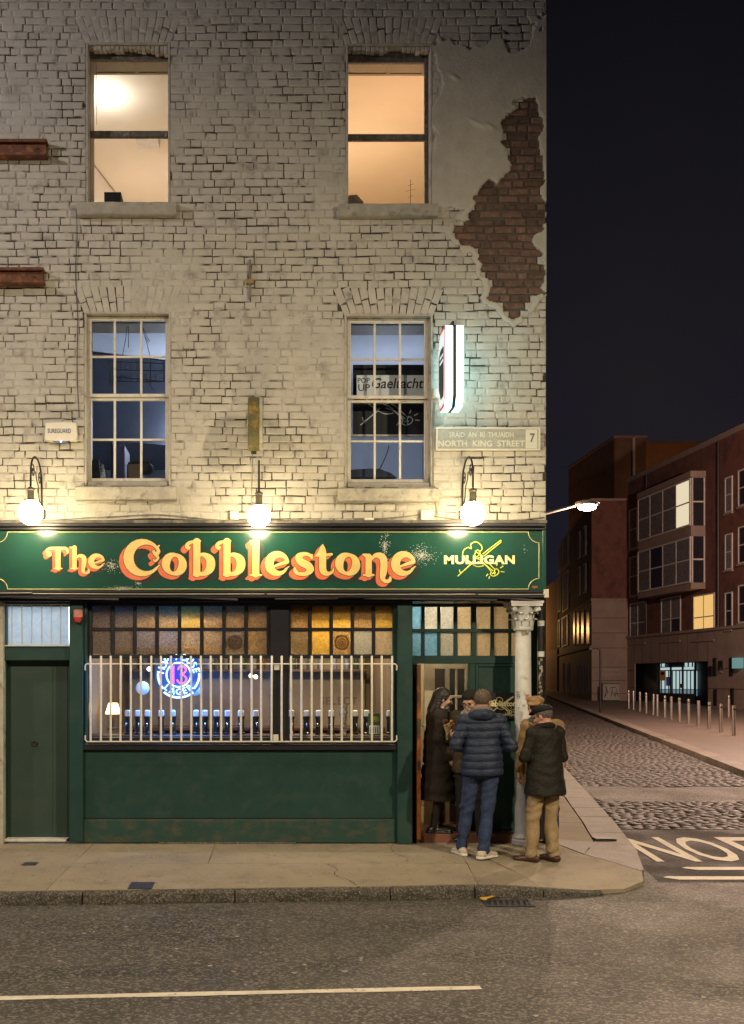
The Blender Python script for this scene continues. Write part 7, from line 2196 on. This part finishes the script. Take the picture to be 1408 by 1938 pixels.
        if kind == 'scarf':
            f = Field(j['neck'] - .32 * s, j['neck'] + .25 * s, .008)
            for i_ in range(12):
                pt = lambda t_: j['neck'] + np.array((math.cos(t_) * .078, math.sin(t_) * .082, .0 + .02 * math.sin(t_))) * s
                f.rc(pt(2 * math.pi * i_ / 12), pt(2 * math.pi * (i_ + 1) / 12), .04 * s, .04 * s, .02)
            f.rc(j['neck'] + np.array((.03, -.10, -.01)) * s, j['neck'] + np.array((.05, -.165, -.22)) * s, .045 * s, .04 * s, .02)
            f.wave(lambda x, y, z: .005 * np.sin(45 * x + 20 * z) * np.sin(38 * z + 12 * y))
        V, F = f.mesh()
        if len(F): np_obj(c['name'], V, F, c['mat'], root, True)
    return root, j, hp, s

def fabric(name, c, c2=None, rough=.85, bump=.002, bs=220, **k): return mat(name, c, c2 or tuple(x * .75 for x in c), 14, rough, bump=bump, bscale=bs, spec=.25, **k)
navy = fabric('navy_nylon', (.019, .028, .054), (.028, .038, .068), .40, .006, 60)
denim = fabric('blue_denim', (.040, .060, .125), (.022, .035, .075), bump=.014, bs=26); dkdenim = fabric('dark_denim', (.03, .05, .10)); khaki = fabric('khaki_cotton', (.36, .26, .14), (.28, .20, .105), bump=.014, bs=24)
blackw = fabric('black_wool', (.012, .011, .011), (.018, .016, .015)); brownblack = fabric('brown_black_wool', (.022, .017, .013), (.030, .023, .018), bump=.012, bs=26)
wax = fabric('waxed_olive_cotton', (.019, .017, .012), (.012, .011, .008), .6, .014, 24); cord = fabric('dark_cord', (.014, .011, .010))
tan = fabric('tan_wool', (.30, .19, .09), (.23, .14, .065), bump=.012, bs=24); tweed = fabric('tan_tweed', (.33, .20, .09), (.22, .13, .06)); brownleather = mat('brown_leather', (.07, .03, .018), (.045, .02, .013), 20, .4); blackleather = mat('black_leather', (.012, .012, .013), None, 20, .35)
white_shoe = mat('off_white_trainer', (.55, .50, .42), (.42, .34, .26), 18, .6); sole = mat('white_rubber_sole', (.66, .63, .56), None, 9, .6)
hairbrown = mat('short_brown_hair', (.15, .105, .07), (.05, .034, .024), 90, .6, bump=.004, bscale=180); hairdark = mat('dark_long_hair', (.012, .010, .010), (.02, .017, .016), 60, .4, bump=.004, bscale=120); hairgrey = mat('grey_brown_hair', (.14, .11, .085), (.08, .06, .05), 60, .6, bump=.003, bscale=180)
check_sc = mat('green_check_scarf', (.07, .095, .075), (.02, .025, .025), 30, .9, bump=.003, bscale=120); patt_sc = mat('speckled_scarf', (.5, .48, .5), (.02, .02, .04), 55, .9, bump=.003, bscale=100); fleece = fabric('grey_fleece_lining', (.20, .165, .14), (.15, .12, .10), bump=.004, bs=120)

# --- man in the navy quilted jacket, back to the viewer
r, j, hp, s = person('man in a navy quilted jacket and jeans seen from behind, wearing glasses', (2.355, -.76, pz(2.3, -.76) + .002), 172, 1.75,
    dict(head=(-.015, -.075, 1.62), neck=(0, -.02, 1.47), chest=(0, -.01, 1.30), elL=(.275, .06, 1.17), wrL=(.15, -.20, 1.10), elR=(-.30, .05, 1.16), wrR=(-.12, -.21, 1.12), shL=(.175, .0, 1.42), shR=(-.175, .0, 1.42),
         knL=(.150, -.05, .51), anL=(.205, -.07, .09), knR=(-.055, .03, .51), anR=(-.01, .12, .09), ftL=20, ftR=-42, pitch=14, yaw=-22, curl=.9),
    dict(clothes=[dict(kind='coat', name='quilted_jacket', mat=navy, g=.020, hem=.86, flare=.018, quilt=.078, h=.0075), dict(kind='collar', name='hood', mat=navy, ring=.10, r=.042, back=.03, bulge=.35, tilt=.015, z=.005),
                  dict(kind='collar', name='fleece_collar', mat=fleece, ring=.084, r=.030, z=.052, back=.02), dict(kind='trousers', name='jeans', mat=denim, g=.012, hem=.045, fold=.009), dict(kind='shoes', name='trainers', mat=white_shoe, top=.09), dict(kind='soles', name='trainer_soles', mat=sole),
                  dict(kind='hair', name='hair', mat=hairbrown, g=.010, nape=-.055)]), 'ruddy')
mb = MB()
for sg_ in (-1, 1):
    mb.tube([tuple(hp(.079 * sg_, .0, .012)), tuple(hp(.072 * sg_, -.085, .012)), tuple(hp(.055 * sg_, -.108, .010))], .0022, 5)
    mb.tube([tuple(hp(.031 * sg_ + .024 * math.cos(a), -.112, .006 + .018 * math.sin(a))) for a in np.linspace(0, 6.28, 13)[:-1]], .002, 5, closed=True)
mb.build('glasses', M['iron'], r, True, local=True)

# --- woman in the long dark coat standing in the doorway
r, j, hp, s = person('woman with long dark hair in a long dark coat standing in the doorway', (2.06, .20, .10), 92, 1.64,
    dict(head=(0, -.07, 1.625), neck=(0, -.025, 1.475), chest=(0, -.005, 1.30), elR=(-.225, .03, 1.16), wrR=(-.205, -.10, .93), elL=(.22, .05, 1.15), wrL=(.16, -.14, 1.02), knL=(.09, -.03, .51), knR=(-.09, .01, .51), anL=(.09, -.05, .10), anR=(-.09, .05, .10), ftL=6, ftR=-6, pitch=13, yaw=-6),
    dict(clothes=[dict(kind='coat', name='long_coat', mat=brownblack, g=.034, hem=.40, flare=.075, fold=.006), dict(kind='collar', name='coat_collar', mat=brownblack, ring=.085, r=.034, tilt=.03), dict(kind='trousers', name='tights', mat=fabric('dark_tights', (.05, .035, .03)), g=.0, hem=.1, fold=.001),
                  dict(kind='shoes', name='boots', mat=blackleather, top=.24), dict(kind='soles', name='boot_soles', mat=M['iron'], t=.045), dict(kind='hair', name='hair', mat=hairdark, g=.014, nape=-.13, long=True)]), 'pale')
# pale blue face mask pulled to the chin
f = Field(np.array(hp(0, -.08, -.09)) - .1, np.array(hp(0, -.08, -.09)) + .1, .005); f.el(hp(0, -.066, -.098), np.array((.040, .034, .026)) * s, .01); V, F = f.mesh()
np_obj('chin_mask', V, F, mat('pale_blue_mask', (.42, .56, .66), None, 9, .8), r, True)

# --- man in the dark knitted hat, half hidden in the doorway
r, j, hp, s = person('man in a black hat and glasses half hidden behind the navy jacket', (2.40, -.02, .03), -22, 1.70,
    dict(head=(0, -.085, 1.62), neck=(0, -.03, 1.47), elR=(-.27, -.03, 1.17), wrR=(-.17, -.24, 1.22), elL=(.25, .0, 1.16), wrL=(.12, -.24, 1.12), pitch=24, yaw=-14, curl=1.0, ftL=10, ftR=-14),
    dict(clothes=[dict(kind='coat', name='coat', mat=fabric('dark_brown_coat', (.075, .055, .028), (.03, .024, .016)), g=.03, hem=.80, flare=.02), dict(kind='scarf', name='scarf', mat=patt_sc), dict(kind='trousers', name='trousers', mat=blackw, g=.018), dict(kind='shoes', name='shoes', mat=blackleather),
                  dict(kind='beanie', name='hat', mat=blackw), dict(kind='hair', name='hair', mat=hairdark, g=.004, nape=-.04)]), 'pale')
mb = MB()
for sg_ in (-1, 1):
    mb.tube([tuple(hp(.031 * sg_ + .025 * math.cos(a), -.112, .006 + .019 * math.sin(a))) for a in np.linspace(0, 6.28, 13)[:-1]], .003, 5, closed=True)
    mb.tube([tuple(hp(.056 * sg_, -.11, .010)), tuple(hp(.079 * sg_, .0, .012))], .0025, 5)
mb.build('glasses', M['iron'], r, True, local=True)
W3 = r.matrix_basis @ Vector(j['wrR'])
bq = thing('flower_bunch', 'small brown and yellow bunch held up between the doorway people', 'bouquet', (WX(846, -.14), -.14, WZ(1392, -.14)))
bx, bz = WX(848, -.14), WZ(1378, -.14)
MB().lathe([(0, -.13), (.014, -.13), (.03, -.04), (.055, .03), (.05, .04), (0, .03)], (bx, -.14, bz), 12).build('paper_wrap', mat('kraft_paper', (.36, .27, .12), (.28, .2, .08), 20, .8), bq, 'auto')
for i in range(14):
    a = i * 2.4; rr_ = .012 + .042 * math.sqrt(i / 14)
    MB().sphere((bx + rr_ * math.cos(a), -.14 + rr_ * math.sin(a), bz + .05 + .03 * math.sin(i * 1.7)), .019, 8, 6, (1, 1, .8)).build('bloom', (M['rust'], mat('dry_bloom', (.24, .12, .07), None, 9, .8), M['leaf'])[i % 3], bq, True)

# --- man in the tan flat cap facing the viewer
r, j, hp, s = person('man in a tan flat cap, tan coat and green scarf facing the street', (3.085, -.40, pz(3.03, -.4) + .002), -16, 1.665,
    dict(head=(-.075, -.05, 1.63), neck=(-.035, -.01, 1.475), elR=(-.225, .03, 1.16), wrR=(-.245, -.06, .90), elL=(.225, .05, 1.15), wrL=(.22, -.13, 1.0), shL=(.165, .01, 1.415), shR=(-.165, .01, 1.415), pitch=10, yaw=-10, knL=(.11, -.02, .51), anL=(.115, .0, .09), anR=(-.115, .03, .09)),
    dict(clothes=[dict(kind='coat', name='coat', mat=tan, g=.022, hem=.72, flare=.02), dict(kind='collar', name='coat_collar', mat=tan, ring=.10, r=.026, z=-.02), dict(kind='scarf', name='scarf', mat=check_sc), dict(kind='trousers', name='jeans', mat=dkdenim, g=.018), dict(kind='shoes', name='boots', mat=blackleather, top=.14),
                  dict(kind='flatcap', name='flat_cap', mat=tweed), dict(kind='hair', name='hair', mat=hairgrey, g=.004, nape=-.04)]), 'ruddy')

# --- man in the black flat cap and waxed jacket, back to the viewer
r, j, hp, s = person('man in a black flat cap, dark waxed jacket and khaki trousers seen from behind', (2.975, -.90, pz(2.9, -.9) + .002), 203, 1.63,
    dict(head=(-.015, -.055, 1.605), neck=(0, -.015, 1.475), chest=(0, .0, 1.30), shL=(.165, .01, 1.425), shR=(-.165, .01, 1.425), elL=(.245, -.02, 1.16), wrL=(.13, -.22, 1.13), elR=(-.215, .03, 1.15), wrR=(-.13, -.22, 1.10), pitch=16, yaw=22, knL=(.135, -.03, .51), anL=(.185, .0, .09), knR=(-.075, .0, .51), anR=(-.06, .07, .09), ftL=38, ftR=5, curl=.9),
    dict(clothes=[dict(kind='coat', name='waxed_jacket', mat=wax, g=.024, hem=.74, flare=.050, fold=.0045, h=.0085), dict(kind='collar', name='cord_collar', mat=cord, ring=.085, r=.034, z=.01, tilt=.02), dict(kind='trousers', name='khaki_trousers', mat=khaki, g=.020, hem=.035, fold=.010), dict(kind='shoes', name='shoes', mat=brownleather, top=.08),
                  dict(kind='flatcap', name='flat_cap', mat=blackw), dict(kind='hair', name='hair', mat=hairgrey, g=.006, nape=-.06)]), 'ruddy')
